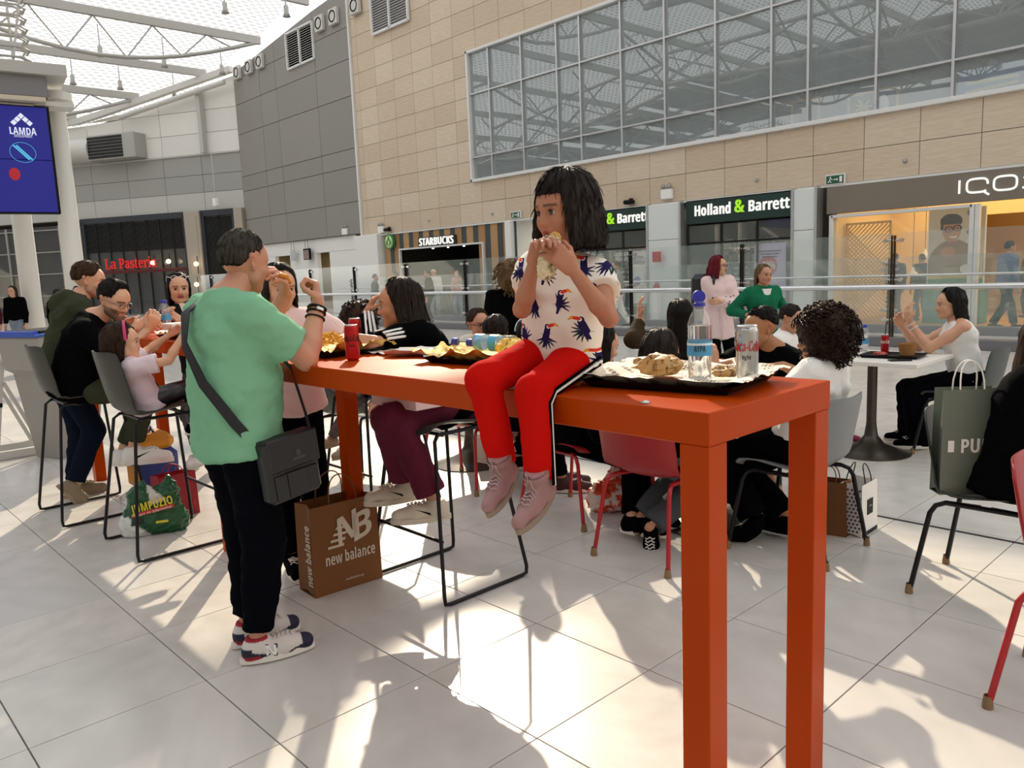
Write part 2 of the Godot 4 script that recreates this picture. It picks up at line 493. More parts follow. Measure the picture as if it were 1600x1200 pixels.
func roof() -> void:
	# cushions of foil between cross beams, trusses below every second beam
	var zs := []
	var z := 20.0
	while z > -27.0:
		zs.append(z)
		z -= 4.6
	zs.append_array([-31.1, -35.67, -40.2, -43.86, -47.5, -52.0, -56.5, -61.0, -65.5, -70.0, -75.0])
	var top := MB.new()
	top.box(Vector3(-2.9, 13.75, 20.2), Vector3(43, 0.3, 0.3))
	var ceil := setting("ceiling", top, M.steel_white)
	for i in zs.size() - 1:
		for k in 6:
			var xa := 18.2 - 7.05 * k
			var pb := MB.new()
			var za: float = zs[i]; var zb: float = zs[i + 1]
			pb.sheet(4, 8, func(u, w):
				var zz := lerpf(za, zb, w)
				var y := lerpf(roof_y(za), roof_y(zb), w) + 0.42
				return Vector3(xa - 7.05 * (1.0 - u), y + 0.55 * sin(PI * w) * (0.35 + 0.65 * sin(PI * u)), zz))
			for q in pb.uv.size(): pb.uv[q] = Vector2(pb.uv[q].x * 7.05 / 1.6, pb.uv[q].y * absf(zb - za) / 1.6)
			if k < 4: part("roof_cushion", pb, M.roof_foil, ceil)
			else: part("roof_slab", one_box(Vector3(xa - 3.525, (roof_y(za) + roof_y(zb)) / 2 + 0.5, (za + zb) / 2), Vector3(7.05, 0.2, absf(zb - za))), M.ceiling_dark, ceil)
	for i in zs.size():
		var zz: float = zs[i]
		var y := roof_y(zz) + 0.22
		var x1 := 18.2
		if zz < -38.7: x1 = 18.2 + (zz + 38.7) * 0.493 / 0.87 + 0.1
		var bb := MB.new()
		bb.bar(Vector3(-24, y, zz), Vector3(x1, y, zz), 0.18, 0.34)
		var t := part("roof_beam", bb, M.steel_grey, ceil)
		if i % 2 == 0 and zz > -50.0:
			# a hanging arched lower chord with diagonals
			for arch in 3:
				var xa := lerpf(x1 - 0.2, -23.8, arch / 3.0); var xb := lerpf(x1 - 0.2, -23.8, (arch + 1) / 3.0)
				var cb := MB.new()
				var chord := []
				for q in 13: chord.append(Vector3(lerpf(xa, xb, q / 12.0), y - 0.12 - 1.55 * sin(PI * q / 12.0), zz))
				cb.tube(chord, 0.085, 8)
				part("lower_chord", cb, M.steel_grey, t)
				var db := MB.new()
				for q in range(1, 12, 2):
					var f := q / 12.0
					var foot := Vector3(lerpf(xa, xb, f), y - 0.12 - 1.55 * sin(PI * f), zz)
					for s in [-1.0, 1.0]:
						db.tube([foot, Vector3(lerpf(xa, xb, f + s / 12.0), y - 0.15, zz)], 0.035, 6)
				part("diagonals", db, M.steel_grey, t)
	# girders along the hall
	for k in 3:
		var x: float = [10.0, -3.0, -15.0][k]
		var tb := MB.new(); var wb := MB.new()
		var path := []
		var low := []
		for q in (22 if k > 0 else 10):
			var zz := 19.0 - 4.3 * q
			path.append(Vector3(x, roof_y(zz) + 0.3, zz))
			low.append(Vector3(x, roof_y(zz) - 1.2 - 0.7 * absf(sin(q * 0.6)), zz))
		tb.tube(path, 0.11, 8)
		var g := part("roof_girder", tb, M.steel_dark, ceil)
		var lb := MB.new(); lb.tube(low, 0.13, 8)
		part("lower_tube", lb, M.steel_dark, g)
		for q in path.size() - 1:
			wb.tube([path[q], low[q + 1]], 0.055, 6); wb.tube([low[q], path[q + 1]], 0.055, 6)
			wb.tube([low[q + 1], path[q + 1] + Vector3(3.0, 0.1, 0)], 0.05, 6); wb.tube([low[q + 1], path[q + 1] + Vector3(-3.0, 0.1, 0)], 0.05, 6)
		part("bracing", wb, M.steel_dark, g)
	# gutter and pipe along the top of the end wall
	var gb := MB.new()
	for q in 8:
		var a := ew(q * 1.4, 0, 0.15); var c := ew(q * 1.4 + 1.4, 0, 0.15)
		a.y = roof_y(a.z) - 0.1; c.y = roof_y(c.z) - 0.1
		gb.bar(a, c, 0.3, 0.28)
	part("gutter", gb, M.steel_white, ceil)
	var pb := MB.new()
	var pts := []
	for q in 6:
		var a := ew(0.2 + q * 1.3, 0, 0.5)
		a.y = roof_y(a.z) - 0.75
		pts.append(a)
	pb.tube(pts, 0.13, 10)
	part("pipe", pb, M.steel_white, ceil)

const FB := Basis(Vector3(0, 0, 1), Vector3(0, 1, 0), Vector3(-1, 0, 0))   # things on the facade: their x runs along z, their front looks into the hall

func glow(called: String, c: Color, e: float) -> StandardMaterial3D:
	return mat(called, c.darkened(0.6), 0.5, {"emission_enabled": true, "emission": c, "emission_energy_multiplier": e})

func lamp_area(called: String, at: Vector3, size: Vector2, c: Color, energy: float, parent: Node = self) -> void:
	var l := AreaLight3D.new()
	l.name = called
	l.area_size = size
	l.light_color = c
	l.light_energy = energy
	l.area_range = 30.0
	l.shadow_enabled = true
	parent.add_child(l, true)
	l.transform = Transform3D(Basis(Vector3.RIGHT, -PI / 2), at)

func shop_room(called: String, z0: float, z1: float, depth: float, m: Material, mfloor: Material, y1 := 3.15, set_back := 0.06) -> void:
	# a shop's own floor, back, sides and ceiling
	var x0 := FX + set_back; var x1 := FX + depth
	var b := MB.new()
	b.box(Vector3(x1 + 0.05, y1 / 2, (z0 + z1) / 2), Vector3(0.1, y1, z1 - z0))
	b.box(Vector3((x0 + x1) / 2, y1 / 2, z0 - 0.05), Vector3(x1 - x0, y1, 0.1))
	b.box(Vector3((x0 + x1) / 2, y1 / 2, z1 + 0.05), Vector3(x1 - x0, y1, 0.1))
	b.box(Vector3((x0 + x1) / 2, y1 + 0.05, (z0 + z1) / 2), Vector3(x1 - x0, 0.1, z1 - z0 + 0.2))
	setting("wall_" + called, b, m)
	setting("floor_" + called, one_box(Vector3((x0 + x1) / 2, 0.0, (z0 + z1) / 2), Vector3(x1 - x0, 0.02, z1 - z0)), mfloor)

func shops() -> void:
	var wgrain := noise_tex(0.05, Color(0.72, 0.70, 0.66), Color(1, 1, 1), 256, 4, Vector2(0.25, 3.0), 9)
	mat("slat_wood", hexc("d0a673"), 0.5, {"albedo_texture": wgrain})
	mat("slat_wood_b", hexc("bf9360"), 0.5, {"albedo_texture": wgrain, "uv1_offset": Vector3(0.4, 0.3, 0)})
	mat("slat_dark", hexc("3c4648"), 0.6)
	mat("cafe_black", hexc("1c1b1b"), 0.7)
	mat("cafe_brown", hexc("6b4a30"), 0.6)
	mat("sign_green", hexc("16342f"), 0.35)
	mat("shop_inside_dark", hexc("2b2c2e"), 0.7)
	mat("taupe", hexc("7d7469"), 0.6)
	mat("warm_wall", hexc("ecd3a0"), 0.6)
	mat("warm_floor", hexc("c39a5f"), 0.45)
	mat("gold_mesh", hexc("d8b368"), 0.5)
	mat("lime", hexc("a8e030"), 0.4, {"emission_enabled": true, "emission": hexc("8fd420"), "emission_energy_multiplier": 0.6})
	glow("sign_letters_glow", hexc("fbfaf4"), 1.0)
	glow("lamp_warm", hexc("ffe2ae"), 4.0)
	glow("lamp_white", hexc("fff6e6"), 4.0)
	shop_room("service_corridor", -37.6, -28.4, 3.0, M.door_brown, M.floor_tile, 2.9, 0.52)
	lamp_area("corridor_light", Vector3(FX + 1.5, 2.8, -33.0), Vector2(1.0, 7.0), hexc("ffedd0"), 6.0)
	# --- coffee bar with upright boards ---
	shop_room("cafe", -26.5, -19.3, 4.0, M.cafe_black, M.cafe_brown)
	var sf := thing("coffee_bar_facade", "front of upright wood and slate boards around the dark coffee bar opening", "shop front", Vector3(FX, 0, -22.9))
	var k := 0
	var z := -26.55
	while z < -19.25:
		var w := 0.36 if k % 2 == 0 else 0.27
		var y0 := 2.56 if z > -25.6 and z + w < -20.55 else 0.0
		var bb := one_box(Vector3.ZERO, Vector3(0.05 if k % 2 == 0 else 0.03, 3.17 - y0, w - 0.008), 0.004)
		part("board", bb, [M.slat_wood, M.slat_dark, M.slat_wood_b, M.slat_dark][k % 4], sf, Vector3(0.03, (3.17 + y0) / 2, z + w / 2 + 22.9))
		z += w
		k += 1
	var b := MB.new()
	b.box(Vector3(-0.03, 2.53, -0.15), Vector3(0.1, 0.06, 4.95)); b.box(Vector3(-0.03, 1.25, -2.6), Vector3(0.1, 2.5, 0.06)); b.box(Vector3(-0.03, 1.25, 2.3), Vector3(0.1, 2.5, 0.06))
	part("opening_frame", b, M.frame_white, sf)
	var sg := thing("cafe_sign", "white capital letters on black above the coffee bar opening", "sign", Vector3(FX - 0.06, 2.73, -23.16))
	part("backing", one_box(Vector3(0.03, -0.01, 0), Vector3(0.04, 0.36, 2.25), 0.01), M.black_matte, sg)
	letters("letters", "STARBUCKS", 0.27, M.sign_letters_glow, sg, Vector3(-0.02, 0, 0), FB, 2.02, 0.03, "Droid Sans", 800)
	var lg := thing("round_cafe_logo", "round green logo disc with pale figure beside the coffee bar sign", "sign", Vector3(FX - 0.12, 2.86, -26.03))
	b = MB.new(); b.lathe([Vector2(0.001, -0.05), Vector2(0.30, -0.05), Vector2(0.30, 0.05), Vector2(0.001, 0.05)], 28, Vector3.ZERO, Basis(Vector3(0, 1, 0), Vector3(-1, 0, 0), Vector3(0, 0, 1)), true)
	part("disc", b, mat("logo_green", hexc("2d7a45"), 0.4), lg)
	b = MB.new(); b.lathe([Vector2(0.24, 0), Vector2(0.001, 0.005)], 28, Vector3(-0.052, 0, 0), Basis(Vector3(0, 1, 0), Vector3(-1, 0, 0), Vector3(0, 0, 1)))
	part("field", b, mat("logo_pale", hexc("cfe6a0"), 0.5), lg)
	b = MB.new()
	for s in [-1.0, 1.0]:
		for q in 3: b.box(Vector3(-0.062, -0.05 + 0.0 * q, s * (0.06 + 0.055 * q)), Vector3(0.008, 0.30 - 0.08 * q, 0.022), 0.0, Basis(Vector3.RIGHT, s * 0.12))
	b.ball(Vector3(-0.062, 0.1, 0), Vector3(0.006, 0.06, 0.05))
	b.box(Vector3(-0.062, 0.19, 0), Vector3(0.008, 0.05, 0.1))
	part("figure", b, M.logo_green, lg)
	# inside: counter, menu boards, lamps
	var ct := thing("cafe_counter", "dark wooden serving counter inside the coffee bar", "counter", Vector3(FX + 2.2, 0.01, -23))
	part("body", one_box(Vector3(0, 0.5, 0), Vector3(0.6, 1.0, 4.6), 0.01), M.cafe_brown, ct)
	part("top", one_box(Vector3(0, 1.02, 0), Vector3(0.7, 0.04, 4.7), 0.008), M.white_laminate, ct)
	for q in 4:
		var mb_ := thing("menu_board", ["dark menu board at the left end of the coffee bar", "dark menu board second from the left in the coffee bar", "dark menu board third from the left in the coffee bar", "dark menu board at the right end of the coffee bar"][q], "menu board", Vector3(FX + 3.9, 2.1, -24.8 + 1.15 * q), 0.0, "menu boards in the coffee bar")
		part("panel", one_box(Vector3.ZERO, Vector3(0.04, 0.7, 1.0), 0.005), mat("menu_slate", hexc("26282c"), 0.5), mb_)
		var lb := MB.new()
		for r in 6: lb.box(Vector3(-0.025, 0.24 - 0.09 * r, -0.12 + 0.03 * (r % 3)), Vector3(0.004, 0.025, 0.6 - 0.1 * (r % 3)))
		part("lines", lb, M.paper_white, mb_)
	for q in 5:
		var lp := thing("cafe_spotlight", "small white ceiling spotlight in the coffee bar, number %d from the wall lamps end" % (q + 1) if false else ["small spotlight far left inside the coffee bar", "small spotlight left of middle inside the coffee bar", "small spotlight in the middle of the coffee bar", "small spotlight right of middle inside the coffee bar", "small spotlight far right inside the coffee bar"][q], "spotlight", Vector3(FX + 1.2, 2.55, -25.0 + 0.95 * q), 0.0, "spotlights in the coffee bar")
		var cb := MB.new(); cb.lathe([Vector2(0.02, 0.6), Vector2(0.02, 0.15), Vector2(0.06, 0.12), Vector2(0.06, 0.0)], 10)
		part("tube", cb, M.black_metal, lp)
		var gb := MB.new(); gb.ball(Vector3(0, -0.005, 0), Vector3(0.05, 0.03, 0.05), 8, 5)
		part("bulb", gb, M.lamp_white, lp)
	lamp_area("cafe_light", Vector3(FX + 1.8, 3.08, -22.9), Vector2(1.0, 5.0), hexc("ffe8c4"), 1.5)
	# --- passage with white walls ---
	shop_room("passage", -19.15, -16.75, 5.0, M.white_wall, M.floor_tile)
	setting("trim_4", one_box(Vector3(FX - 0.04, 1.58, -19.22), Vector3(0.25, 3.16, 0.28), 0.01), M.white_wall)
	lamp_area("passage_light", Vector3(FX + 2.0, 3.1, -18), Vector2(0.6, 1.6), hexc("fff4e2"), 3.0)
	# --- health shop, two bays ---
	shop_room("health_shop", -16.6, -9.25, 4.5, M.shop_inside_dark, M.warm_floor)
	for q in 2:
		var za: float = [-16.6, -12.36][q]; var zb: float = [-13.56, -9.30][q]
		var hs := thing("health_shop_sign", ["dark green fascia sign behind the seated girl's hair", "dark green fascia sign right of the white pillar"][q], "sign", Vector3(FX - 0.02, 2.87, (za + zb) / 2))
		part("fascia", one_box(Vector3(0.04, 0, 0), Vector3(0.14, 0.62, zb - za - 0.02), 0.01), M.sign_green, hs)
		var c: float = [-14.93, -10.75][q] - (za + zb) / 2
		letters("letters", "Holland", 0.27, M.sign_letters_glow, hs, Vector3(-0.05, 0.02, c - 0.78), FB, 1.06, 0.03, "Droid Sans", 700)
		letters("letters", "Barrett", 0.27, M.sign_letters_glow, hs, Vector3(-0.05, 0.02, c + 0.80), FB, 1.08, 0.03, "Droid Sans", 700)
		letters("ampersand", "&", 0.31, M.lime, hs, Vector3(-0.05, 0.04, c), FB, 0.28, 0.03, "Droid Sans", 800)
		var gp := thing("health_shop_glazing", ["tall dark shop windows below the left green sign", "tall dark shop windows below the right green sign"][q], "shop window", Vector3(FX + 0.04, 0, (za + zb) / 2))
		var hw := (zb - za) / 2
		for r in 3:
			part("pane", one_box(Vector3(0, 1.27, -hw + (zb - za) * (r + 0.5) / 3), Vector3(0.012, 2.5, (zb - za) / 3 - 0.05)), M.shop_glass, gp)
			part("mullion", one_box(Vector3(0, 1.27, -hw + (zb - za) * r / 3.0 + 0.02), Vector3(0.06, 2.52, 0.05)), M.black_metal, gp)
		part("transom", one_box(Vector3(0, 2.05, 0), Vector3(0.05, 0.05, zb - za)), M.black_metal, gp)
		for r in 3:
			if q == 0:
				letters("window_words", ["Βιταμίνες", "Συμπληρώματα", "Τρόφιμα"][r], 0.13, M.paper_white, gp, Vector3(-0.02, 1.9, -0.72 + 1.02 * r + 0.2), FB, 0.62, 0.004)
				letters("window_words", ["Ομορφιάς", "Άθλησης", "Ροφήματα"][r], 0.13, M.paper_white, gp, Vector3(-0.02, 1.75, -0.72 + 1.02 * r + 0.2), FB, 0.55, 0.004)
	# posters and shelves in the health shop
	var po := thing("sale_poster", "pale lilac poster with a red circle reading 30 in the dark shop window", "poster", Vector3(FX + 0.12, 1.28, -10.0))
	part("sheet", one_box(Vector3.ZERO, Vector3(0.012, 1.35, 0.85)), mat("lilac", hexc("c9bddf"), 0.7), po)
	b = MB.new(); b.lathe([Vector2(0.25, 0), Vector2(0.001, 0.004)], 24, Vector3(-0.008, 0.12, -0.05), Basis(Vector3(0, 1, 0), Vector3(-1, 0, 0), Vector3(0, 0, 1)))
	part("circle", b, mat("poster_red", hexc("c2455a"), 0.7), po)
	letters("number", "-30%", 0.2, M.paper_white, po, Vector3(-0.02, 0.12, -0.05), FB, 0.4, 0.004, "Droid Sans", 700)
	b = MB.new()
	for r in 3: b.box(Vector3(-0.008, 0.48 - 0.07 * r, 0), Vector3(0.004, 0.03, 0.6 - 0.1 * r))
	part("lines", b, M.sign_green, po)
	po = thing("offer_poster", "white upright offer poster in the left health shop window", "poster", Vector3(FX + 0.12, 1.2, -14.05))
	part("sheet", one_box(Vector3.ZERO, Vector3(0.012, 1.5, 0.55)), M.paper_white, po)
	letters("words", "ΔΕΥΤΕΡΟ", 0.1, M.sign_green, po, Vector3(-0.012, 0.55, 0), FB, 0.42, 0.004)
	letters("words", "ΕΚΠΤΩΣΗ", 0.1, M.sign_green, po, Vector3(-0.012, 0.42, 0), FB, 0.38, 0.004)
	b = MB.new(); b.lathe([Vector2(0.13, 0), Vector2(0.001, 0.004)], 20, Vector3(-0.008, -0.1, -0.08), Basis(Vector3(0, 1, 0), Vector3(-1, 0, 0), Vector3(0, 0, 1)))
	part("circle", b, mat("poster_blue", hexc("6a86c4"), 0.7), po)
	for q in 2:
		var sh := thing("shop_shelf", ["shelf of small goods in the left health shop window", "shelf of small goods in the right health shop window"][q], "shelf", Vector3(FX + 1.6, 0.01, [-14.6, -11.4][q]))
		for r in 5: part("board", one_box(Vector3(0, 0.3 + 0.4 * r, 0), Vector3(0.4, 0.03, 1.6)), M.white_laminate, sh)
		for r in 2: part("side", one_box(Vector3(0, 1.05, -0.8 + 1.6 * r), Vector3(0.42, 2.1, 0.03)), M.white_laminate, sh)
		b = MB.new()
		for r in 5:
			for s in 11: b.box(Vector3(-0.05, 0.3 + 0.4 * r + 0.12, -0.7 + 0.14 * s), Vector3(0.1, 0.2 + 0.03 * ((s * 7 + r) % 3), 0.1))
		var goods := part("goods", b, [mat("goods_a", hexc("a8763c"), 0.6), mat("goods_b", hexc("8b9a88"), 0.6)][q], sh)
		goods.set_meta("kind", "stuff")
	lamp_area("health_light", Vector3(FX + 2.0, 3.08, -13), Vector2(1.0, 6.0), hexc("ffedd2"), 2.2)
	# white pillars with bright metal edges
	for q in 2:
		var za: float = [-13.54, -9.28][q]; var zb: float = [-12.42, -8.66][q]
		b = MB.new()
		for r in 2: b.box(Vector3(FX - 0.05, 0.0 + (1.1 if r == 0 else 2.68), (za + zb) / 2), Vector3(0.3, 2.19 if r == 0 else 0.95, zb - za - 0.1), 0.01)
		setting("trim_%d" % (5 + q), b, mat("pillar_white_%d" % q, hexc("dfe5e4"), 0.12))
		b = MB.new()
		for s in [za + 0.02, zb - 0.02]: b.box(Vector3(FX - 0.06, 1.6, s), Vector3(0.34, 3.2, 0.06), 0.006)
		setting("trim_%d" % (7 + q), b, M.aluminium)
	# --- warm lit shop ---
	shop_room("warm_shop", -8.3, 3.4, 5.5, M.warm_wall, M.warm_floor)
	var fs := thing("warm_shop_fascia", "wide taupe fascia with a white glowing four-letter sign", "sign", Vector3(FX, 2.86, -2.6))
	part("fascia", one_box(Vector3(0.0, 0, 0), Vector3(0.09, 0.66, 11.8), 0.01), M.taupe, fs)
	var lp := func(pts: Array, called: String):
		var lb := MB.new()
		var path := []
		for q in pts: path.append(Vector3(-0.07, q.y, q.x))
		lb.tube(path, 0.022, 8)
		part(called, lb, M.sign_letters_glow, fs)
	var rr := func(cz: float, w: float, h: float, a0: float, a1: float) -> Array:
		var o := []
		for q in 29:
			var a := lerpf(a0, a1, q / 28.0)
			var cx := cos(a); var sy := sin(a)
			var m := pow(pow(absf(cx), 3.6) + pow(absf(sy), 3.6), -1.0 / 3.6)
			o.append(Vector2(cz + cx * m * w, sy * m * h))
		return o
	lp.call([Vector2(-3.09, -0.135), Vector2(-3.09, 0.135)], "letter")
	lp.call(rr.call(-2.76, 0.19, 0.135, 0.1, TAU - 0.75) + [Vector2(-2.64, -0.13), Vector2(-2.54, -0.2)], "letter")
	lp.call(rr.call(-2.26, 0.2, 0.135, 0.0, TAU), "letter")
	var sp := []
	for q in 25:
		var a := q / 24.0
		sp.append(Vector2(-1.78 + 0.16 * sin(a * TAU * 0.98 + PI * 0.15) , 0.135 - 0.27 * a))
	lp.call([Vector2(-1.6, 0.12), Vector2(-1.72, 0.135), Vector2(-1.86, 0.125), Vector2(-1.94, 0.07), Vector2(-1.86, 0.01), Vector2(-1.7, -0.01), Vector2(-1.62, -0.07), Vector2(-1.7, -0.125), Vector2(-1.84, -0.135), Vector2(-1.96, -0.12)], "letter")
	var gz := thing("warm_shop_glazing", "tall shop windows in white frames below the glowing sign", "shop window", Vector3(FX + 0.03, 0, -2.6))
	for q in 4:
		var za: float = [-8.4, -5.35, -1.9, 0.6][q]; var zb: float = [-5.45, -3.9, 0.5, 3.2][q]
		if q != 1: part("pane", one_box(Vector3(0, 1.25, (za + zb) / 2 + 2.6), Vector3(0.012, 2.46, zb - za - 0.1)), M.shop_glass, gz)
		for s in [za, zb]: part("frame_post", one_box(Vector3(0, 1.25, s + 2.6), Vector3(0.12, 2.5, 0.09), 0.008), M.frame_white, gz)
		if q != 1: part("frame_head", one_box(Vector3(0, 2.47, (za + zb) / 2 + 2.6), Vector3(0.12, 0.07, zb - za), 0.008), M.frame_white, gz)
	# a screen of diagonal golden mesh
	var ms := thing("gold_mesh_screen", "golden screen of crossed diagonal strips in the warm shop window", "screen", Vector3(FX + 0.5, 0.01, -7.75))
	b = MB.new()
	for s in [-1.0, 1.0]:
		for q in 22:
			var y0 := 0.05 + 0.1 * q
			var y1: float = y0 + s * 0.95
			var za := -0.47; var zb := 0.47
			b.bar(Vector3(0.008 * s, clampf(y0, 0.05, 2.25), za), Vector3(0.008 * s, clampf(y1, 0.05, 2.25), za + (zb - za) * absf(clampf(y1, 0.05, 2.25) - y0) / 0.95), 0.012, 0.03)
	part("mesh", b, M.gold_mesh, ms)
	b = MB.new()
	for s in [-0.5, 0.5]: b.box(Vector3(0, 1.15, s), Vector3(0.05, 2.3, 0.05))
	for s in [0.02, 2.28]: b.box(Vector3(0, s, 0), Vector3(0.05, 0.05, 1.0))
	part("frame", b, M.gold_mesh, ms)
	# large portrait poster above a teal counter
	var im := Image.create(160, 240, false, Image.FORMAT_RGB8)
	im.fill(hexc("c9c4b4"))
	for y in 240:
		for x in 160:
			var c := im.get_pixel(x, y)
			var f := Vector2(x, y)
			if absf(fmod(x * 0.9 + 14.0 * sin(y * 0.11), 47.0) - 20.0) < 2.4 and x > 85 and y < 120: c = hexc("3b5c94")
			if y > 95 and ((f - Vector2(72, 190)) / Vector2(78, 98)).length() < 1.0: c = hexc("8a6636") if fmod(x, 9.0) > 1.5 else hexc("6f5130")
			if ((f - Vector2(66, 62)) / Vector2(27, 38)).length() < 1.0: c = hexc("b97b52")
			if ((f - Vector2(64, 36)) / Vector2(32, 22)).length() < 1.0 and y < 46: c = hexc("17120f")
			if x > 33 and x < 42 and y > 35 and y < 62: c = hexc("17120f")
			for e in [Vector2(58, 61), Vector2(82, 58)]:
				var q := absf(((f - e) / Vector2(11, 8)).length() - 1.0)
				if q < 0.22: c = hexc("1d1512")
				elif ((f - e) / Vector2(3, 2.4)).length() < 1.0: c = hexc("20150f")
			if absf(y - (82 + 0.02 * pow(x - 72, 2) * -1.0 + 3)) < 2.4 and absf(x - 72) < 11: c = hexc("f0e8de")
			if ((f - Vector2(58, 128)) / Vector2(22, 15)).length() < 1.0: c = hexc("b97b52")
			if y > 196: c = hexc("c3b02c")
			if y > 210: c = hexc("3f8e80")
			if y > 165 and y < 197 and ((f - Vector2(108, 182)) / Vector2(15, 14)).length() < 1.0: c = hexc("e8e6e0")
			im.set_pixel(x, y, c)
	var pp := thing("portrait_poster", "large advertising poster of a person in glasses and brown jacket", "poster", Vector3(FX + 0.7, 1.62, -5.95))
	b = MB.new(); b.quad(Vector3(-0.021, -0.85, -0.55), Vector3(-0.021, -0.85, 0.55), Vector3(-0.021, 0.85, 0.55), Vector3(-0.021, 0.85, -0.55))
	part("print", b, mat("portrait_print", Color.WHITE, 0.6, {"albedo_texture": ImageTexture.create_from_image(im)}), pp)
	part("board", one_box(Vector3.ZERO, Vector3(0.04, 1.74, 1.14), 0.005), M.white_plain, pp)
	var tc := thing("teal_counter", "teal display counter below the portrait poster", "counter", Vector3(FX + 0.75, 0.01, -5.95))
	part("body", one_box(Vector3(0, 0.36, 0), Vector3(0.5, 0.72, 1.15), 0.01), mat("teal", hexc("3f8578"), 0.5), tc)
	part("top", one_box(Vector3(0, 0.735, 0), Vector3(0.56, 0.03, 1.2), 0.006), mat("mustard", hexc("c9b52e"), 0.5), tc)
	b = one_box(Vector3(FX + 3.2, 1.5, -7.2), Vector3(0.12, 2.98, 2.2))
	b.box(Vector3(FX + 3.2, 2.7, -4.6), Vector3(0.12, 0.6, 3.0))
	setting("wall_warm_partition", b, M.warm_wall)
	for q in 3:
		var hl := thing("pendant_lamp", ["white bell pendant lamp above the warm shop counter", "white bell pendant lamp hanging low in the warm shop window", "white bell pendant lamp deep inside the warm shop"][q], "lamp", Vector3(FX + [1.2, 0.9, 3.0][q], [1.45, 1.05, 2.1][q], [-6.75, -6.9, -3.0][q]), 0.0, "pendant lamps in the warm shop")
		var sb := MB.new(); sb.lathe([Vector2(0.13, 0.0), Vector2(0.11, 0.06), Vector2(0.04, 0.12), Vector2(0.025, 0.2)], 14)
		part("shade", sb, M.white_plain, hl)
		var gb := MB.new(); gb.ball(Vector3(0, 0.02, 0), Vector3(0.06, 0.03, 0.06), 10, 6)
		part("bulb", gb, M.lamp_warm, hl)
		var wb := MB.new(); wb.tube([Vector3(0, 0.2, 0), Vector3(0, 3.1 - hl.position.y, 0)], 0.006, 5)
		part("cable", wb, M.black_plastic, hl)
	for q in 10:
		var dl := thing("downlight", "round ceiling light in the warm shop, %s row, %s from the left" % [["front", "back"][q % 2], ["first", "second", "third", "fourth", "fifth"][q / 2]], "light", Vector3(FX + 1.0 + 1.6 * (q % 2), 3.135, -7.6 + 1.1 * (q / 2) * 2.0 * 0.9), 0.0, "recessed lights of the warm shop")
		var gb := MB.new(); gb.lathe([Vector2(0.001, -0.012), Vector2(0.07, -0.01), Vector2(0.09, 0.012)], 12)
		part("lens", gb, M.lamp_warm, dl)
	lamp_area("warm_light", Vector3(FX + 1.7, 3.1, -2.5), Vector2(2.6, 10.5), hexc("ffe0a6"), 24.0)
	# --- upper storey behind the big window ---
	var up := MB.new()
	up.box(Vector3(FX + 5.2, 6.7, -9.0), Vector3(0.2, 4.6, 25.0)); up.box(Vector3(FX + 2.7, 4.45, -9.0), Vector3(5.0, 0.2, 25.0)); up.box(Vector3(FX + 2.7, 9.1, -9.0), Vector3(5.0, 0.2, 25.0))
	up.box(Vector3(FX + 2.7, 6.7, -21.3), Vector3(5.0, 4.6, 0.2)); up.box(Vector3(FX + 2.7, 6.7, 3.4), Vector3(5.0, 4.6, 0.2))
	setting("wall_upper_room", up, mat("upper_brown", hexc("6e5f53"), 0.7))
	setting("wall_upper_pillar", one_box(Vector3(FX + 2.0, 6.7, -9.2), Vector3(1.2, 4.4, 0.5)), mat("upper_dark", hexc("3d3733"), 0.7))
	var win := MB.new()
	win.box(Vector3(FX + 0.0, 4.64, -8.8), Vector3(0.2, 0.1, 24.5), 0.01); win.box(Vector3(FX, 8.84, -8.8), Vector3(0.2, 0.09, 24.5), 0.01); win.box(Vector3(FX, 6.74, -21.0), Vector3(0.2, 4.3, 0.09), 0.01)
	var w1 := setting("window_1", win, M.frame_white)
	var mz := [-20.95, -19.97, -18.44, -16.91, -15.99, -14.47, -13.0, -11.45, -9.92, -9.0, -7.45, -5.91, -4.4, -2.9, -1.9, -0.4, 1.1, 2.6]
	var my := [4.68, 5.41, 7.48, 8.8]
	for i in mz.size():
		if i > 0: part("mullion", one_box(Vector3(FX + 0.02, 6.74, mz[i]), Vector3(0.14, 4.12, 0.055), 0.005), M.aluminium, w1)
		if i < mz.size() - 1:
			for j in 3:
				var pb := one_box(Vector3.ZERO, Vector3(0.014, my[j + 1] - my[j] - 0.04, mz[i + 1] - mz[i] - 0.05))
				# panes sit slightly out of true, as in the photograph's broken reflections
				part("pane", pb, M.window_glass, w1, Vector3(FX + 0.04, (my[j] + my[j + 1]) / 2, (mz[i] + mz[i + 1]) / 2), Basis(Vector3.UP, rng.randf_range(-0.006, 0.006)) * Basis(Vector3.BACK, rng.randf_range(-0.006, 0.006)))
	for j in [1, 2]: part("transom", one_box(Vector3(FX + 0.02, my[j], -9.2), Vector3(0.12, 0.05, 23.6), 0.005), M.aluminium, w1)
	for q in 3:
		var fp := thing("framed_picture", ["gold framed picture leaning low in the upper window", "wide framed picture of a pale mask and yellow flower upstairs", "blue and yellow picture upstairs near the right frame edge"][q], "picture", Vector3(FX + 1.4, [4.56, 4.56, 4.56][q], [-9.75, -8.1, -5.6][q]))
		var wv: float = [0.7, 1.15, 1.4][q]; var hv: float = [0.95, 0.85, 0.9][q]
		var fb := MB.new()
		for s in [-1.0, 1.0]:
			fb.box(Vector3(0, hv / 2, s * wv / 2), Vector3(0.06, hv, 0.07), 0.01); fb.box(Vector3(0, hv / 2 + s * (hv / 2 - 0.035), 0), Vector3(0.06, 0.07, wv), 0.01)
		part("frame", fb, mat("picture_frame_%d" % q, [hexc("a8812e"), hexc("b99f5a"), hexc("2a3c78")][q], 0.4), fp)
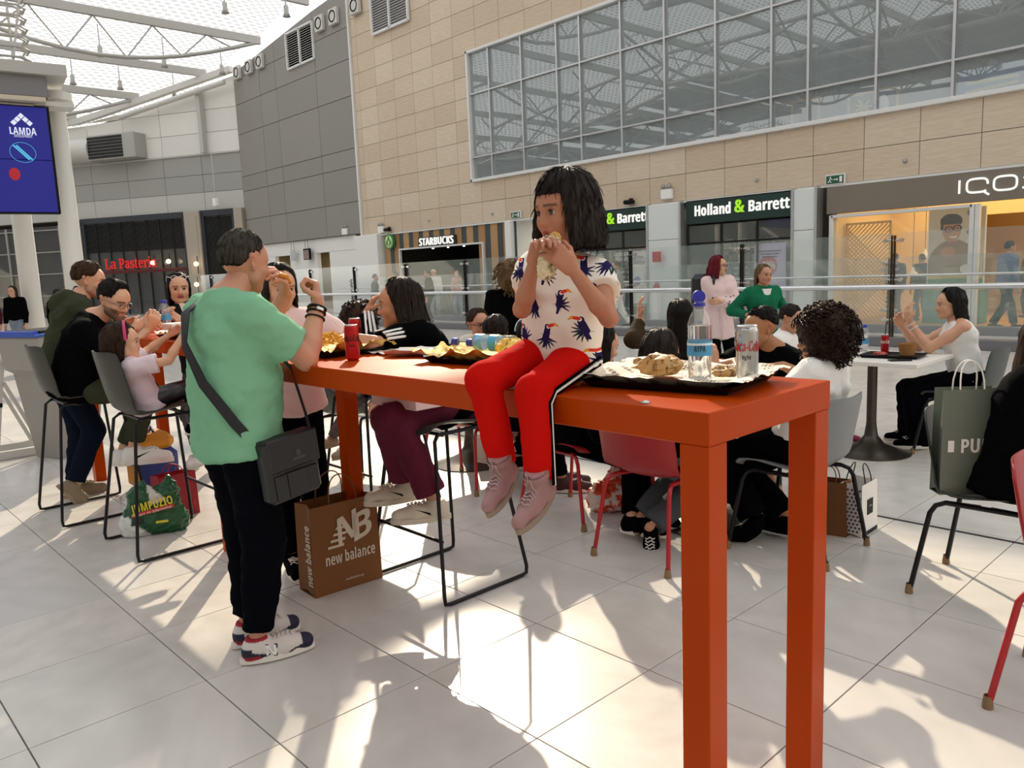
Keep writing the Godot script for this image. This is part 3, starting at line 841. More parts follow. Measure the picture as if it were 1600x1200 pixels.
		part("canvas", one_box(Vector3(0.01, hv / 2, 0), Vector3(0.02, hv - 0.08, wv - 0.08)), mat("picture_ground_%d" % q, [hexc("5e4a30"), hexc("3a3630"), hexc("27458f")][q], 0.6), fp)
		var ab := MB.new()
		if q == 1:
			ab.ball(Vector3(-0.006, 0.46, 0.24), Vector3(0.008, 0.24, 0.15), 12, 8)
			part("pale_mask", ab, M.paper_white, fp)
			ab = MB.new()
			for r in 9: ab.bar(Vector3(-0.006, 0.5, -0.22), Vector3(-0.006, 0.5 + 0.2 * sin(r * 0.7), -0.22 + 0.2 * cos(r * 0.7)), 0.01, 0.05)
			part("yellow_petals", ab, M.mustard, fp)
		elif q == 2:
			for r in 3: ab.bar(Vector3(-0.006, 0.2 + 0.2 * r, -0.5), Vector3(-0.006, 0.35 + 0.12 * r, 0.5), 0.01, 0.07)
			part("yellow_bands", ab, M.mustard, fp)
		else:
			ab.ball(Vector3(-0.006, 0.45, 0), Vector3(0.006, 0.25, 0.16), 12, 8)
			part("dark_oval", ab, M.upper_dark, fp)
	lamp_area("upper_light", Vector3(FX + 2.6, 8.95, -5.0), Vector2(3.0, 12.0), hexc("ffe6c8"), 2.2)
	# --- dark shop front on the end wall ---
	var along := Basis(-ED, Vector3.UP, Vector3(-0.870, 0, 0.493))
	var rb := MB.new()
	rb.box(Vector3(-22, 2.65, -6.1), Vector3(44.4, 5.3, 0.2)); rb.box(Vector3(-22, 5.32, -3.1), Vector3(44.4, 0.2, 6.0)); rb.box(Vector3(-0.1, 2.65, -3.3), Vector3(0.2, 5.3, 5.6)); rb.box(Vector3(-44.1, 2.65, -3.1), Vector3(0.2, 5.3, 6.0))
	rb.box(Vector3(-11.0, 2.65, -3.1), Vector3(0.2, 5.3, 5.8)); rb.box(Vector3(-32.6, 2.65, -0.1), Vector3(22.6, 5.3, 0.2))
	var dr := setting("wall_dark_shop", rb, mat("restaurant_brown", hexc("6a5a4e"), 0.8))
	dr.transform = Transform3D(along, EW)
	var df := thing("dark_shop_front", "long black shop front with tall glass under the grey end wall", "shop front", EW)
	df.transform = Transform3D(along, EW)
	for q in 2:
		var a: float = [-10.3, -2.55][q]; var c: float = [-3.65, -0.65][q]
		part("glass", one_box(Vector3((a + c) / 2, 2.5, 0.0), Vector3(c - a, 5.0, 0.04)), M.dark_glass, df)
		part("head", one_box(Vector3((a + c) / 2, 5.1, 0.06), Vector3(c - a + 0.2, 0.3, 0.16), 0.01), mat("front_navy", hexc("2c3238"), 0.5), df)
		for s in [a, c]: part("side_frame", one_box(Vector3(s, 2.55, 0.06), Vector3(0.22, 5.1, 0.16), 0.01), M.front_navy, df)
		var n := int((c - a) / 0.75)
		for r in n + 1:
			part("mullion", one_box(Vector3(a + (c - a) * r / n, 2.5, 0.05), Vector3(0.05, 4.9, 0.06)), M.black_matte, df)
		var fb := MB.new()
		for r in int((c - a) / 0.09): fb.box(Vector3(a + 0.05 + 0.09 * r, 4.15 if q == 0 else 3.2, 0.03), Vector3(0.045, 1.5 if q == 0 else 3.4, 0.04))
		part("blind", fb, M.black_matte, df).set_meta("kind", "stuff")
	part("glass", one_box(Vector3(-16.5, 2.5, 0.0), Vector3(9.5, 5.0, 0.04)), M.dark_glass, df)
	for r in 4: part("panel_rail", one_box(Vector3(-16.5, 1.2 + 1.2 * r, 0.05), Vector3(9.5, 0.06, 0.05)), M.steel_grey, df)
	for r in 6: part("mullion", one_box(Vector3(-12.0 - 1.9 * r, 2.5, 0.05), Vector3(0.1, 5.0, 0.08)), M.steel_grey, df)
	for q in 3:
		var c: float = [-3.1, -11.0, -0.3][q]
		part("pier", one_box(Vector3(c, 2.62, 0.1), Vector3([0.95, 1.1, 0.5][q], 5.24, 0.3), 0.02), mat("pier_stone", hexc("aaa093"), 0.7), df)
		if q < 2: part("pier_panel", one_box(Vector3(c, 2.8, 0.26), Vector3([0.6, 0.7][q], 4.4, 0.03), 0.01), M.pier_stone, df)
	var rs := thing("red_script_sign", "red serif letters over the dark shop front of the end wall", "sign", ew(7.0, 2.75, 0.5))
	rs.transform.basis = along
	letters("letters", "La Pasteria", 0.52, glow("red_sign_glow", hexc("d8241c"), 0.9), rs, Vector3.ZERO, Basis(), 3.35, 0.05, "Droid Serif")
	part("rail", one_box(Vector3(0.6, -0.42, -0.02), Vector3(5.6, 0.16, 0.2), 0.01), mat("sign_rail_red", hexc("5c1512"), 0.5), rs)
	for q in 6:
		var a: float = [2.9, 3.0, 10.6, 10.7, 4.6, 5.6][q]; var y: float = [2.55, 1.5, 2.5, 1.5, 2.75, 2.72][q]
		var gl := thing("globe_wall_lamp", ["upper globe lamp on the pale pier right of the red sign", "lower globe lamp on the pale pier right of the red sign", "upper globe lamp on the pier behind the white column", "lower globe lamp on the pier behind the white column", "globe lamp near the end of the red sign", "globe lamp close to the last red letter"][q], "lamp", ew(a, y, 0.45), 0.0, "globe lamps of the dark shop front")
		var gb := MB.new(); gb.ball(Vector3.ZERO, Vector3.ONE * 0.12, 12, 8)
		part("globe", gb, M.lamp_warm, gl)
		var ol := OmniLight3D.new()
		ol.name = "globe_light"
		ol.light_color = hexc("ffdca8")
		ol.light_energy = 0.12
		ol.light_size = 0.1
		ol.omni_range = 30.0
		ol.shadow_enabled = true
		gl.add_child(ol)
		gb = MB.new(); gb.tube([Vector3(0.1, -0.5, -0.06), Vector3(0.1, 0.4, -0.06)], 0.02, 6)
		part("stem", gb, M.black_metal, gl)
func railing(called: String, label: String, x: float, posts: Array, rail_y: float, glass_top: float, z0: float, z1: float, rr: float) -> void:
	var t := thing(called, label, "railing", Vector3(x, 0, 0))
	var b := MB.new()
	b.tube([Vector3(-0.13, rail_y, z0), Vector3(-0.13, rail_y, z1)], rr, 12)
	part("handrail", b, M.chrome, t)
	part("kerb", one_box(Vector3(0, 0.08, (z0 + z1) / 2), Vector3(0.24, 0.16, z1 - z0), 0.01), M.steel_dark, t)
	for i in posts.size():
		var z: float = posts[i]
		var pb := MB.new()
		for s in [-1.0, 1.0]: pb.box(Vector3(-0.03, glass_top * 0.49, z + s * 0.022), Vector3(0.07, glass_top * 0.98, 0.014), 0.003)
		var po := part("post", pb, M.black_metal, t)
		for y in [0.45, rail_y + 0.12, glass_top - 0.12]:
			for s in [-1.0, 1.0]:
				var cb := MB.new()
				cb.box(Vector3(-0.035, y, z + s * 0.07), Vector3(0.03, 0.035, 0.12), 0.004)
				cb.lathe([Vector2(0.001, -0.03), Vector2(0.034, -0.03), Vector2(0.034, 0.02), Vector2(0.001, 0.02)], 12, Vector3(-0.04, y, z + s * 0.13), Basis(Vector3(0, 1, 0), Vector3(-1, 0, 0), Vector3(0, 0, 1)), true)
				part("glass_clamp", cb, M.chrome, po)
		var ab := MB.new(); ab.tube([Vector3(-0.1, rail_y, z), Vector3(0.0, rail_y, z)], 0.014, 6)
		part("rail_arm", ab, M.chrome, po)
		if i < posts.size() - 1:
			var zn: float = posts[i + 1]
			part("pane", one_box(Vector3(0, (glass_top + 0.14) / 2, (z + zn) / 2), Vector3(0.014, glass_top - 0.14, absf(zn - z) - 0.04)), M.rail_glass, t)

func hall_fittings() -> void:
	railing("glass_railing", "tall glass railing with thick round steel handrail across the hall", 13.8, [0.5, -2.4, -5.29, -8.1, -10.8, -13.6, -16.4, -19.1, -21.9, -24.7, -27.5, -30.3, -33.1, -36.0], 1.0, 1.89, -37.0, 1.5, 0.045)
	railing("far_glass_railing", "lower glass railing with thin rail nearer to the shops", 16.3, [0.5, -3.0, -6.3, -9.6, -12.9, -16.2, -19.5, -22.8, -26.1], 1.13, 1.5, -27.0, 1.5, 0.022)
	# --- columns and the hanging screen ---
	for q in 2:
		var c := thing("round_column", ["round white column right of the blue screen", "round white column below the blue screen"][q], "column", [Vector3(4.83, 0, -18.6), Vector3(4.3, 0, -20.1)][q], 0.0, "white columns")
		var b := MB.new()
		b.lathe([Vector2(0.25, 0.0), Vector2(0.25, 0.1), Vector2(0.205, 0.12), Vector2(0.185, 5.35)], 24)
		part("shaft", b, M.upper_white, c)
		b = MB.new(); b.lathe([Vector2(0.001, 5.35), Vector2(0.34, 5.35), Vector2(0.34, 5.5), Vector2(0.001, 5.5)], 24, Vector3.ZERO, Basis(), true)
		part("capital", b, M.upper_white, c)
	var sb := Basis(Vector3.UP, 0.0)
	var lft := Vector3(-0.9887, 0, -0.1498)    # along the screen towards its left, seen from the hall
	lft = (Vector3(-0.7305, 0, -0.683) * 0.83 + Vector3(-0.683, 0, 0.7305) * 0.56).normalized()
	var bas := Basis(-lft, Vector3.UP, (-lft).cross(Vector3.UP))
	var sc := thing("led_screen", "large blue screen with white mountain logo hanging below a canopy", "screen", Vector3(4.45, 3.03, -17.75))
	sc.transform.basis = bas
	part("casing", one_box(Vector3(-2.2, 1.0, -0.12), Vector3(4.5, 2.05, 0.2), 0.01), M.black_plastic, sc)
	var blue := glow("screen_blue", hexc("0e1496"), 0.6)
	for q in 2: part("display_panel", one_box(Vector3(-2.2, 0.5 + 1.0 * q, 0.0), Vector3(4.4, 0.985, 0.04)), blue, sc)
	var wh := glow("screen_white", hexc("e8ecff"), 0.9)
	var lb := MB.new()
	for q in [Vector2(0, 0.12), Vector2(-0.09, 0.03), Vector2(0.09, 0.03), Vector2(-0.18, -0.06), Vector2(0.0, -0.06), Vector2(0.18, -0.06)]:
		if q.y < -0.05 and q.x == 0.0: continue
		lb.box(Vector3(-0.44 + q.x * 0.72, 1.73 + q.y * 0.72, 0.024), Vector3(0.078, 0.078, 0.006), 0.0, Basis(Vector3.BACK, PI / 4))
	part("logo", lb, wh, sc)
	letters("letters", "LAMDA", 0.13, wh, sc, Vector3(-0.44, 1.53, 0.026), Basis(), 0.44, 0.006, "Droid Sans", 700)
	letters("letters", "DEVELOPMENT", 0.05, wh, sc, Vector3(-0.44, 1.44, 0.026), Basis(), 0.3, 0.006)
	lb = MB.new()
	for s in [-0.025, 0.025]: lb.box(Vector3(-0.48 + s, 1.13, 0.026), Vector3(0.03, 0.36, 0.006), 0.0, Basis(Vector3.BACK, 0.75))
	var el := []
	for q in 25: el.append(Vector3(-0.48 + 0.2 * cos(TAU * q / 24.0) + 0.08 * sin(TAU * q / 24.0), 1.13 + 0.17 * sin(TAU * q / 24.0) - 0.08 * cos(TAU * q / 24.0), 0.026))
	lb.tube(el, 0.004, 4)
	part("striped_oval", lb, glow("screen_cyan", hexc("58c8f0"), 0.8), sc)
	lb = MB.new(); lb.ball(Vector3(-0.66, 0.72, 0.02), Vector3(0.095, 0.12, 0.008), 16, 8)
	part("red_dot", lb, glow("screen_red", hexc("b01420"), 0.8), sc)
	var cn := thing("steel_canopy", "grey steel canopy beam above the blue screen", "canopy", Vector3(4.45, 5.15, -17.75))
	cn.transform.basis = bas
	part("upper_beam", one_box(Vector3(-2.1, 0.55, -0.3), Vector3(5.0, 0.22, 1.2), 0.01), M.steel_grey, cn)
	part("lower_beam", one_box(Vector3(-2.25, 0.25, -0.3), Vector3(4.6, 0.4, 0.9), 0.01), M.steel_dark, cn)
	part("bracket", one_box(Vector3(0.15, -0.02, -0.3), Vector3(0.7, 0.1, 0.5), 0.01), M.steel_white, cn)
	part("soffit", one_box(Vector3(-2.25, 0.0, -0.3), Vector3(4.5, 0.08, 1.0)), mat("soffit_beige", hexc("c2b8a8"), 0.6), cn)
	var cg := thing("rod_cage", "cage of bent steel rods standing on the canopy", "cage", Vector3(4.45, 5.82, -17.75))
	cg.transform.basis = bas
	var cb := MB.new()
	for r in 9:
		for s in [0.1, -0.7]: cb.tube([Vector3(-3.5, 0.1 + 0.19 * r, s), Vector3(-0.3, 0.1 + 0.19 * r, s), Vector3(-0.16, 0.06 + 0.19 * r, s - 0.1), Vector3(-0.2, 0.02 + 0.19 * r, s - 0.3)], 0.022, 6)
	part("rods", cb, M.steel_grey, cg)
	cb = MB.new()
	for r in 8:
		cb.tube([Vector3(-0.45 - 0.42 * r, 0.0, 0.06), Vector3(-0.45 - 0.42 * r, 1.8, 0.06)], 0.025, 6)
		cb.tube([Vector3(-0.45 - 0.42 * r, 0.0, -0.66), Vector3(-0.1 - 0.42 * r, 1.8, -0.66)], 0.025, 6)
	part("uprights", cb, M.steel_white, cg)
	# --- fittings on the facade ---
	var spk_at := [Vector3(18.1, 11.62, -38.0), Vector3(18.1, 11.62, -36.75), Vector3(18.1, 11.62, -35.6), Vector3(18.1, 11.97, -30.1), Vector3(18.1, 11.97, -29.0), Vector3(18.1, 11.97, -27.4)]
	for q in 6:
		var s := thing("wall_loudspeaker", ["loudspeaker at the far left end of the grey wall", "middle loudspeaker of three at the left of the grey wall", "loudspeaker nearest the grille in the left row of three", "loudspeaker just right of the grey wall grille", "loudspeaker at the grey wall's edge beside the beige panels", "loudspeaker on the beige panels beside the grille"][q], "loudspeaker", spk_at[q], 0.0, "loudspeakers high on the facade")
		part("box", one_box(Vector3(-0.02, 0, 0), Vector3(0.16, 0.62, 0.62), 0.02), M.steel_white, s)
		var b := MB.new()
		b.lathe([Vector2(0.24, 0.0), Vector2(0.22, 0.03), Vector2(0.12, -0.04), Vector2(0.001, -0.05)], 18, Vector3(-0.1, 0, 0), Basis(Vector3(0, 1, 0), Vector3(-1, 0, 0), Vector3(0, 0, 1)))
		part("cone", b, M.black_plastic, s)
	for q in 2:
		var g := thing("air_grille", ["white slatted air grille high on the grey wall", "white slatted air grille high on the beige panels"][q], "grille", Vector3(18.13, [11.5, 11.4][q], [-31.95, -25.25][q]))
		var b := MB.new()
		for s in [-1.0, 0.0, 1.0]: b.box(Vector3(0, 0, s * 1.15), Vector3(0.1, 1.5, 0.07))
		for s in [-1.0, 1.0]: b.box(Vector3(0, s * 0.74, 0), Vector3(0.1, 0.07, 2.3))
		part("frame", b, M.frame_white, g)
		for r in 15: part("slat", one_box(Vector3.ZERO, Vector3(0.07, 0.012, 2.26)), M.frame_white, g, Vector3(0.02, -0.66 + 0.094 * r, 0), Basis(Vector3.BACK, 0.6))
		part("backing", one_box(Vector3(0.05, 0, 0), Vector3(0.02, 1.44, 2.26)), M.steel_dark, g)
	for q in 3:
		var e := thing("emergency_light", ["twin-head emergency light at the foot of the grey wall", "twin-head emergency light above the white pillar", "small white emergency box beside the round green logo"][q], "emergency light", [Vector3(18.145, 3.46, -29.3), Vector3(18.185, 3.42, -12.95), Vector3(18.185, 3.36, -26.65)][q])
		part("box", one_box(Vector3(-0.04, 0, 0), Vector3(0.12, 0.26, 0.36), 0.02), M.white_plain, e)
		for s in [-1.0, 1.0]:
			var b := MB.new(); b.lathe([Vector2(0.03, -0.05), Vector2(0.07, 0.05), Vector2(0.001, 0.05)], 10, Vector3(-0.05, 0.2, s * 0.1), Basis(Vector3.BACK, 1.2))
			part("lamp_head", b, M.steel_grey, e)
	for q in 2:
		var e := thing("exit_sign", ["green running-man exit sign left of the seated girl's head", "green running-man exit sign above the taupe fascia"][q], "sign", [Vector3(18.165, 3.33, -18.9), Vector3(18.165, 3.3, -8.3)][q])
		part("case", one_box(Vector3.ZERO, Vector3(0.08, 0.24, 0.46), 0.01), M.frame_white, e)
		part("face", one_box(Vector3(-0.042, 0, 0), Vector3(0.01, 0.18, 0.4)), mat("exit_green_%d" % q, hexc("1d5a3c"), 0.4), e)
		var b := MB.new()
		b.box(Vector3(-0.05, 0, 0.02), Vector3(0.006, 0.02, 0.1)); b.box(Vector3(-0.05, 0.012, 0.06), Vector3(0.006, 0.02, 0.03), 0.0, Basis(Vector3.RIGHT, 0.7)); b.box(Vector3(-0.05, -0.012, 0.06), Vector3(0.006, 0.02, 0.03), 0.0, Basis(Vector3.RIGHT, -0.7))
		b.box(Vector3(-0.05, 0, 0.14), Vector3(0.006, 0.13, 0.06))
		b.ball(Vector3(-0.05, 0.05, -0.1), Vector3(0.004, 0.018, 0.018), 8, 6)
		b.bar(Vector3(-0.05, 0.03, -0.11), Vector3(-0.05, -0.02, -0.12), 0.006, 0.025); b.bar(Vector3(-0.05, -0.02, -0.12), Vector3(-0.05, -0.06, -0.16), 0.006, 0.018); b.bar(Vector3(-0.05, -0.02, -0.12), Vector3(-0.05, -0.06, -0.08), 0.006, 0.018); b.bar(Vector3(-0.05, 0.02, -0.11), Vector3(-0.05, 0.0, -0.05), 0.006, 0.016)
		part("pictogram", b, M.white_plain, e)
	for q in 2:
		var e := thing("dome_camera", ["black camera above the round green logo", "black camera above the left green fascia sign"][q], "camera", [Vector3(18.08, 3.33, -26.15), Vector3(18.08, 3.32, -14.2)][q])
		part("body", one_box(Vector3(0, 0, 0), Vector3(0.2, 0.12, 0.3), 0.03), M.black_plastic, e)
		part("bracket", one_box(Vector3(0.1, 0.08, 0), Vector3(0.1, 0.06, 0.1), 0.01), M.black_plastic, e)
	for q in 4:
		var b := MB.new(); b.lathe([Vector2(0.05, 0.0), Vector2(0.045, 0.03), Vector2(0.02, 0.05), Vector2(0.001, 0.05)], 10, Vector3.ZERO, Basis(Vector3(0, 1, 0), Vector3(-1, 0, 0), Vector3(0, 0, 1)))
		solo("sprinkler_head", b, M.steel_grey, ["small sensor on the beige panel above the coffee bar sign", "small sensor on the beige panel right of the coffee bar", "small sensor on the beige panel above the right green sign", "small sensor on the beige panel above the warm shop"][q], "sensor", "sensors on the facade", [Vector3(18.2, 3.49, -23.6), Vector3(18.2, 3.47, -20.1), Vector3(18.2, 3.51, -10.3), Vector3(18.2, 3.53, -6.8)][q])
	for q in 2:
		var h := thing("hanging_notice", ["narrow hanging notice in front of the white wall", "wider hanging picture notice in front of the white wall"][q], "sign", Vector3(18.1, 2.66, [-33.9, -32.6][q]))
		part("board", one_box(Vector3(0, 0, 0), Vector3(0.1, 0.5, [0.34, 0.55][q]), 0.01), [M.steel_white, M.black_plastic][q], h)
		part("print", one_box(Vector3(-0.055, -0.02, 0), Vector3(0.006, 0.4, [0.28, 0.48][q])), [mat("notice_print", hexc("b9c0c6"), 0.6), mat("notice_print_b", hexc("8e8078"), 0.6)][q], h)
		var b := MB.new()
		for s in [-0.12, 0.12]: b.tube([Vector3(0, 0.25, s), Vector3(0, 0.66, s)], 0.012, 5)
		part("rods", b, M.steel_dark, h)
	# --- end wall: duct, air unit, hanging lights ---
	var along := Basis(-ED, Vector3.UP, Vector3(-0.870, 0, 0.493))
	var d := thing("air_unit", "dark louvred air unit with round duct on the end wall ledge", "air conditioner", ew(7.4, 8.08, 0.7))
	d.transform.basis = along
	part("cabinet", one_box(Vector3(0.25, 0.65, -0.3), Vector3(3.0, 1.25, 0.9), 0.02), M.steel_grey, d)
	for r in 7: part("louvre", one_box(Vector3(-0.1, 0.16 + 0.16 * r, 0.17), Vector3(2.2, 0.12, 0.04)), M.black_metal, d)
	var db := MB.new(); db.tube([Vector3(-1.2, 0.65, -0.3), Vector3(-3.2, 0.7, -0.3), Vector3(-5.5, 0.7, -0.3)], 0.6, 18)
	part("duct", db, M.steel_white, d)
	var el2 := thing("hanging_emergency_light", "white emergency light hanging on a thin conduit before the end wall", "emergency light", ew(1.26, 5.55, 0.6))
	part("box", one_box(Vector3.ZERO, Vector3(0.2, 0.4, 0.36), 0.02), M.white_plain, el2)
	var eb := MB.new(); eb.tube([Vector3(0, 0.2, 0), Vector3(0, 2.5, 0)], 0.02, 5)
	part("conduit", eb, M.steel_white, el2)
	var lamps := [Vector3(11.9, 11.67, -38), Vector3(14.6, 11.6, -38), Vector3(11.8, 11.25, -42), Vector3(13.9, 11.28, -42), Vector3(15.4, 12.83, -33), Vector3(16.5, 11.2, -42), Vector3(17.1, 12.5, -31), Vector3(17.4, 11.7, -38.2)]
	for q in lamps.size():
		var l := thing("roof_spotlight", ["spotlight under the roof, highest at the left", "spotlight under the roof in the second row middle", "spotlight under the roof low at the left", "spotlight under the roof low in the middle", "spotlight under the roof top centre of the foil", "spotlight under the roof low beside the gutter", "spotlight under the roof close to the grey wall top", "spotlight under the roof beside the grey wall corner"][q], "spotlight", lamps[q], 0.0, "spotlights under the roof")
		var b := MB.new(); b.lathe([Vector2(0.001, -0.22), Vector2(0.16, -0.22), Vector2(0.1, -0.05), Vector2(0.1, 0.2), Vector2(0.03, 0.24), Vector2(0.02, 1.1)], 12)
		part("can", b, M.steel_grey, l)
	# --- litter bin and the stand beside it ---
	var bin := thing("litter_bin", "tall grey litter bin with blue lined flap behind the standing diners", "bin", Vector3(1.87, 0, -8.07), 0.35)
	var bb := MB.new()
	var rows := [[0.0, 0.19, 0.17], [0.78, 0.26, 0.25], [0.82, 0.31, 0.28], [1.1, 0.34, 0.30], [1.12, 0.33, 0.29]]
	mat("bin_grey", hexc("9b9894"), 0.5)
	for r in rows.size() - 1:
		var a: Array = rows[r]; var c: Array = rows[r + 1]
		for s in 4:
			var w := PI / 2 * s
			var q0 := Basis(Vector3.UP, w)
			var hx0: float = a[1] if s % 2 == 0 else a[2]; var hz0: float = a[2] if s % 2 == 0 else a[1]
			var hx1: float = c[1] if s % 2 == 0 else c[2]; var hz1: float = c[2] if s % 2 == 0 else c[1]
			bb.quad(q0 * Vector3(-hx0, a[0], hz0), q0 * Vector3(hx0, a[0], hz0), q0 * Vector3(hx1, c[0], hz1), q0 * Vector3(-hx1, c[0], hz1))
	bb.box(Vector3(0, 0.01, 0), Vector3(0.3, 0.02, 0.3))
	part("body", bb, M.bin_grey, bin)
	part("opening", one_box(Vector3(0, 1.14, 0), Vector3(0.6, 0.06, 0.52), 0.01), M.black_plastic, bin)
	bb = MB.new(); bb.box(Vector3(-0.02, 1.16, 0.28), Vector3(0.68, 0.02, 0.06), 0.0, Basis(Vector3.BACK, 0.1)); bb.box(Vector3(-0.33, 1.14, 0), Vector3(0.05, 0.05, 0.5))
	part("liner_edge", bb, mat("liner_blue", hexc("3557b8"), 0.5), bin)
	var st := thing("folding_stand", "pale grey folding metal stand beside the litter bin", "stand", Vector3(1.47, 0, -8.5))
	bb = MB.new()
	for s in [-0.2, 0.2]:
		bb.bar(Vector3(-0.12, 0.05, s), Vector3(0.02, 0.95, s), 0.04, 0.03); bb.bar(Vector3(0.25, 0.05, s), Vector3(0.0, 0.7, s), 0.04, 0.03)
		bb.bar(Vector3(-0.2, 0.04, s), Vector3(0.3, 0.04, s), 0.06, 0.07)
	bb.bar(Vector3(-0.05, 0.5, -0.22), Vector3(-0.05, 0.5, 0.22), 0.04, 0.04)
	part("frame", bb, M.steel_white, st)
	part("tray", one_box(Vector3(0.02, 0.9, 0), Vector3(0.35, 0.04, 0.5), 0.01), M.steel_white, st)
	# fire extinguisher beyond the railing
	var fe := thing("fire_extinguisher", "red fire extinguisher cabinet against the white pillar", "extinguisher", Vector3(17.95, 0, -13.2))
	bb = MB.new(); bb.lathe([Vector2(0.001, 0.45), Vector2(0.09, 0.45), Vector2(0.09, 0.95), Vector2(0.03, 1.03), Vector2(0.02, 1.1)], 14)
	part("cylinder", bb, mat("extinguisher_red", hexc("b5242a"), 0.3), fe)
	part("bracket", one_box(Vector3(0, 0.4, 0), Vector3(0.2, 0.8, 0.2), 0.01), M.white_plain, fe)
	part("notice", one_box(Vector3(-0.1, 1.75, 0.1), Vector3(0.02, 0.28, 0.28)), M.extinguisher_red, fe)
func shell(b: MB, nu: int, nv: int, f: Callable, thick: float) -> void:
	# a curved sheet with thickness and a closed rim
	var pts := []; var nrm := []
	for j in nv + 1:
		for i in nu + 1: pts.append(f.call(float(i) / nu, float(j) / nv))
	for j in nv + 1:
		for i in nu + 1:
			var du: Vector3 = pts[j * (nu + 1) + mini(i + 1, nu)] - pts[j * (nu + 1) + maxi(i - 1, 0)]
			var dv: Vector3 = pts[mini(j + 1, nv) * (nu + 1) + i] - pts[maxi(j - 1, 0) * (nu + 1) + i]
			nrm.append(du.cross(dv).normalized() * thick)
	var o := b.v.size()
	for q in pts.size(): b.p(pts[q], Vector2(float(q % (nu + 1)) / nu, float(q / (nu + 1)) / nv))
	for q in pts.size(): b.p(pts[q] - nrm[q], Vector2(float(q % (nu + 1)) / nu, float(q / (nu + 1)) / nv))
	var w := nu + 1
	var n := pts.size()
	for j in nv:
		for i in nu:
			var k := o + j * w + i
			b.t3(k, k + 1, k + w + 1); b.t3(k, k + w + 1, k + w)
			b.t3(k + n, k + n + w + 1, k + n + 1); b.t3(k + n, k + n + w, k + n + w + 1)
	for i in nu:
		var k := o + i
		b.t3(k + 1, k, k + n); b.t3(k + 1, k + n, k + n + 1)
		k = o + nv * w + i
		b.t3(k, k + 1, k + n + 1); b.t3(k, k + n + 1, k + n)
	for j in nv:
		var k := o + j * w
		b.t3(k, k + w, k + w + n); b.t3(k, k + w + n, k + n)
		k = o + j * w + nu
		b.t3(k + w, k, k + n); b.t3(k + w, k + n, k + w + n)

func seat_shell(y: float, width: float, back_h: float) -> MB:
	# a moulded seat and back in one piece; the sitter looks along +x
	var b := MB.new()
	var prof := [Vector2(0.235, -0.03), Vector2(0.21, 0.0), Vector2(0.10, 0.008), Vector2(-0.06, -0.012), Vector2(-0.15, 0.0), Vector2(-0.205, 0.06), Vector2(-0.235, 0.16), Vector2(-0.255, 0.16 + (back_h - 0.16) * 0.5), Vector2(-0.275, back_h)]
	shell(b, 10, 16, func(u, v):
		var t: float = v * (prof.size() - 1)
		var k := mini(int(t), prof.size() - 2)
		var a: Vector2 = prof[maxi(k - 1, 0)]; var q0: Vector2 = prof[k]; var q1: Vector2 = prof[k + 1]; var e: Vector2 = prof[mini(k + 2, prof.size() - 1)]
		var q := q0.cubic_interpolate(q1, a, e, t - k)
		var s: float = u * 2.0 - 1.0
		var wdt := width * 0.5 * (1.0 - 0.10 * pow(maxf(0.0, v - 0.9) / 0.1, 2.0) - 0.06 * pow(maxf(0.0, 0.12 - v) / 0.12, 2.0))
		var lift := 0.035 * s * s * (1.0 if v < 0.55 else 0.3)
		var fwd := 0.045 * s * s * clampf((v - 0.45) * 4.0, 0, 1)
		return Vector3(q.x + fwd, y + q.y + lift - 0.02 * pow(absf(s), 6.0) * clampf((v - 0.9) * 10.0, 0, 1), -s * wdt), 0.008)
	return b

func make_stool(label: String, at: Vector3, turn: float) -> Node3D:
	var t := thing("bar_stool", label, "stool", at, turn, "bar stools")
	part("seat_shell", seat_shell(0.80, 0.43, 0.36), M.stool_grey, t)
	for s in [-1.0, 1.0]:
		var b := MB.new()
		var z: float = s * 0.29
		b.tube([Vector3(0.16, 0.775, s * 0.17), Vector3(0.19, 0.75, s * 0.185), Vector3(0.262, 0.05, z), Vector3(0.258, 0.016, z), Vector3(0.23, 0.0105, z), Vector3(-0.23, 0.0105, z), Vector3(-0.258, 0.016, z), Vector3(-0.262, 0.05, z), Vector3(-0.17, 0.75, s * 0.185), Vector3(-0.14, 0.775, s * 0.17), Vector3(0.16, 0.775, s * 0.17)], 0.0095, 8)
		part("sled_frame", b, M.black_metal, t)
	var fb := MB.new()
	fb.tube([Vector3(0.235, 0.3, -0.262), Vector3(0.235, 0.3, 0.262)], 0.0085, 8)
	part("footrest", fb, M.black_metal, t)
	for x in [-0.12, 0.13]:
		fb = MB.new()
		fb.tube([Vector3(x, 0.77, -0.17), Vector3(x, 0.77, 0.17)], 0.009, 6)
		part("seat_bracket", fb, M.black_metal, t)
	return t

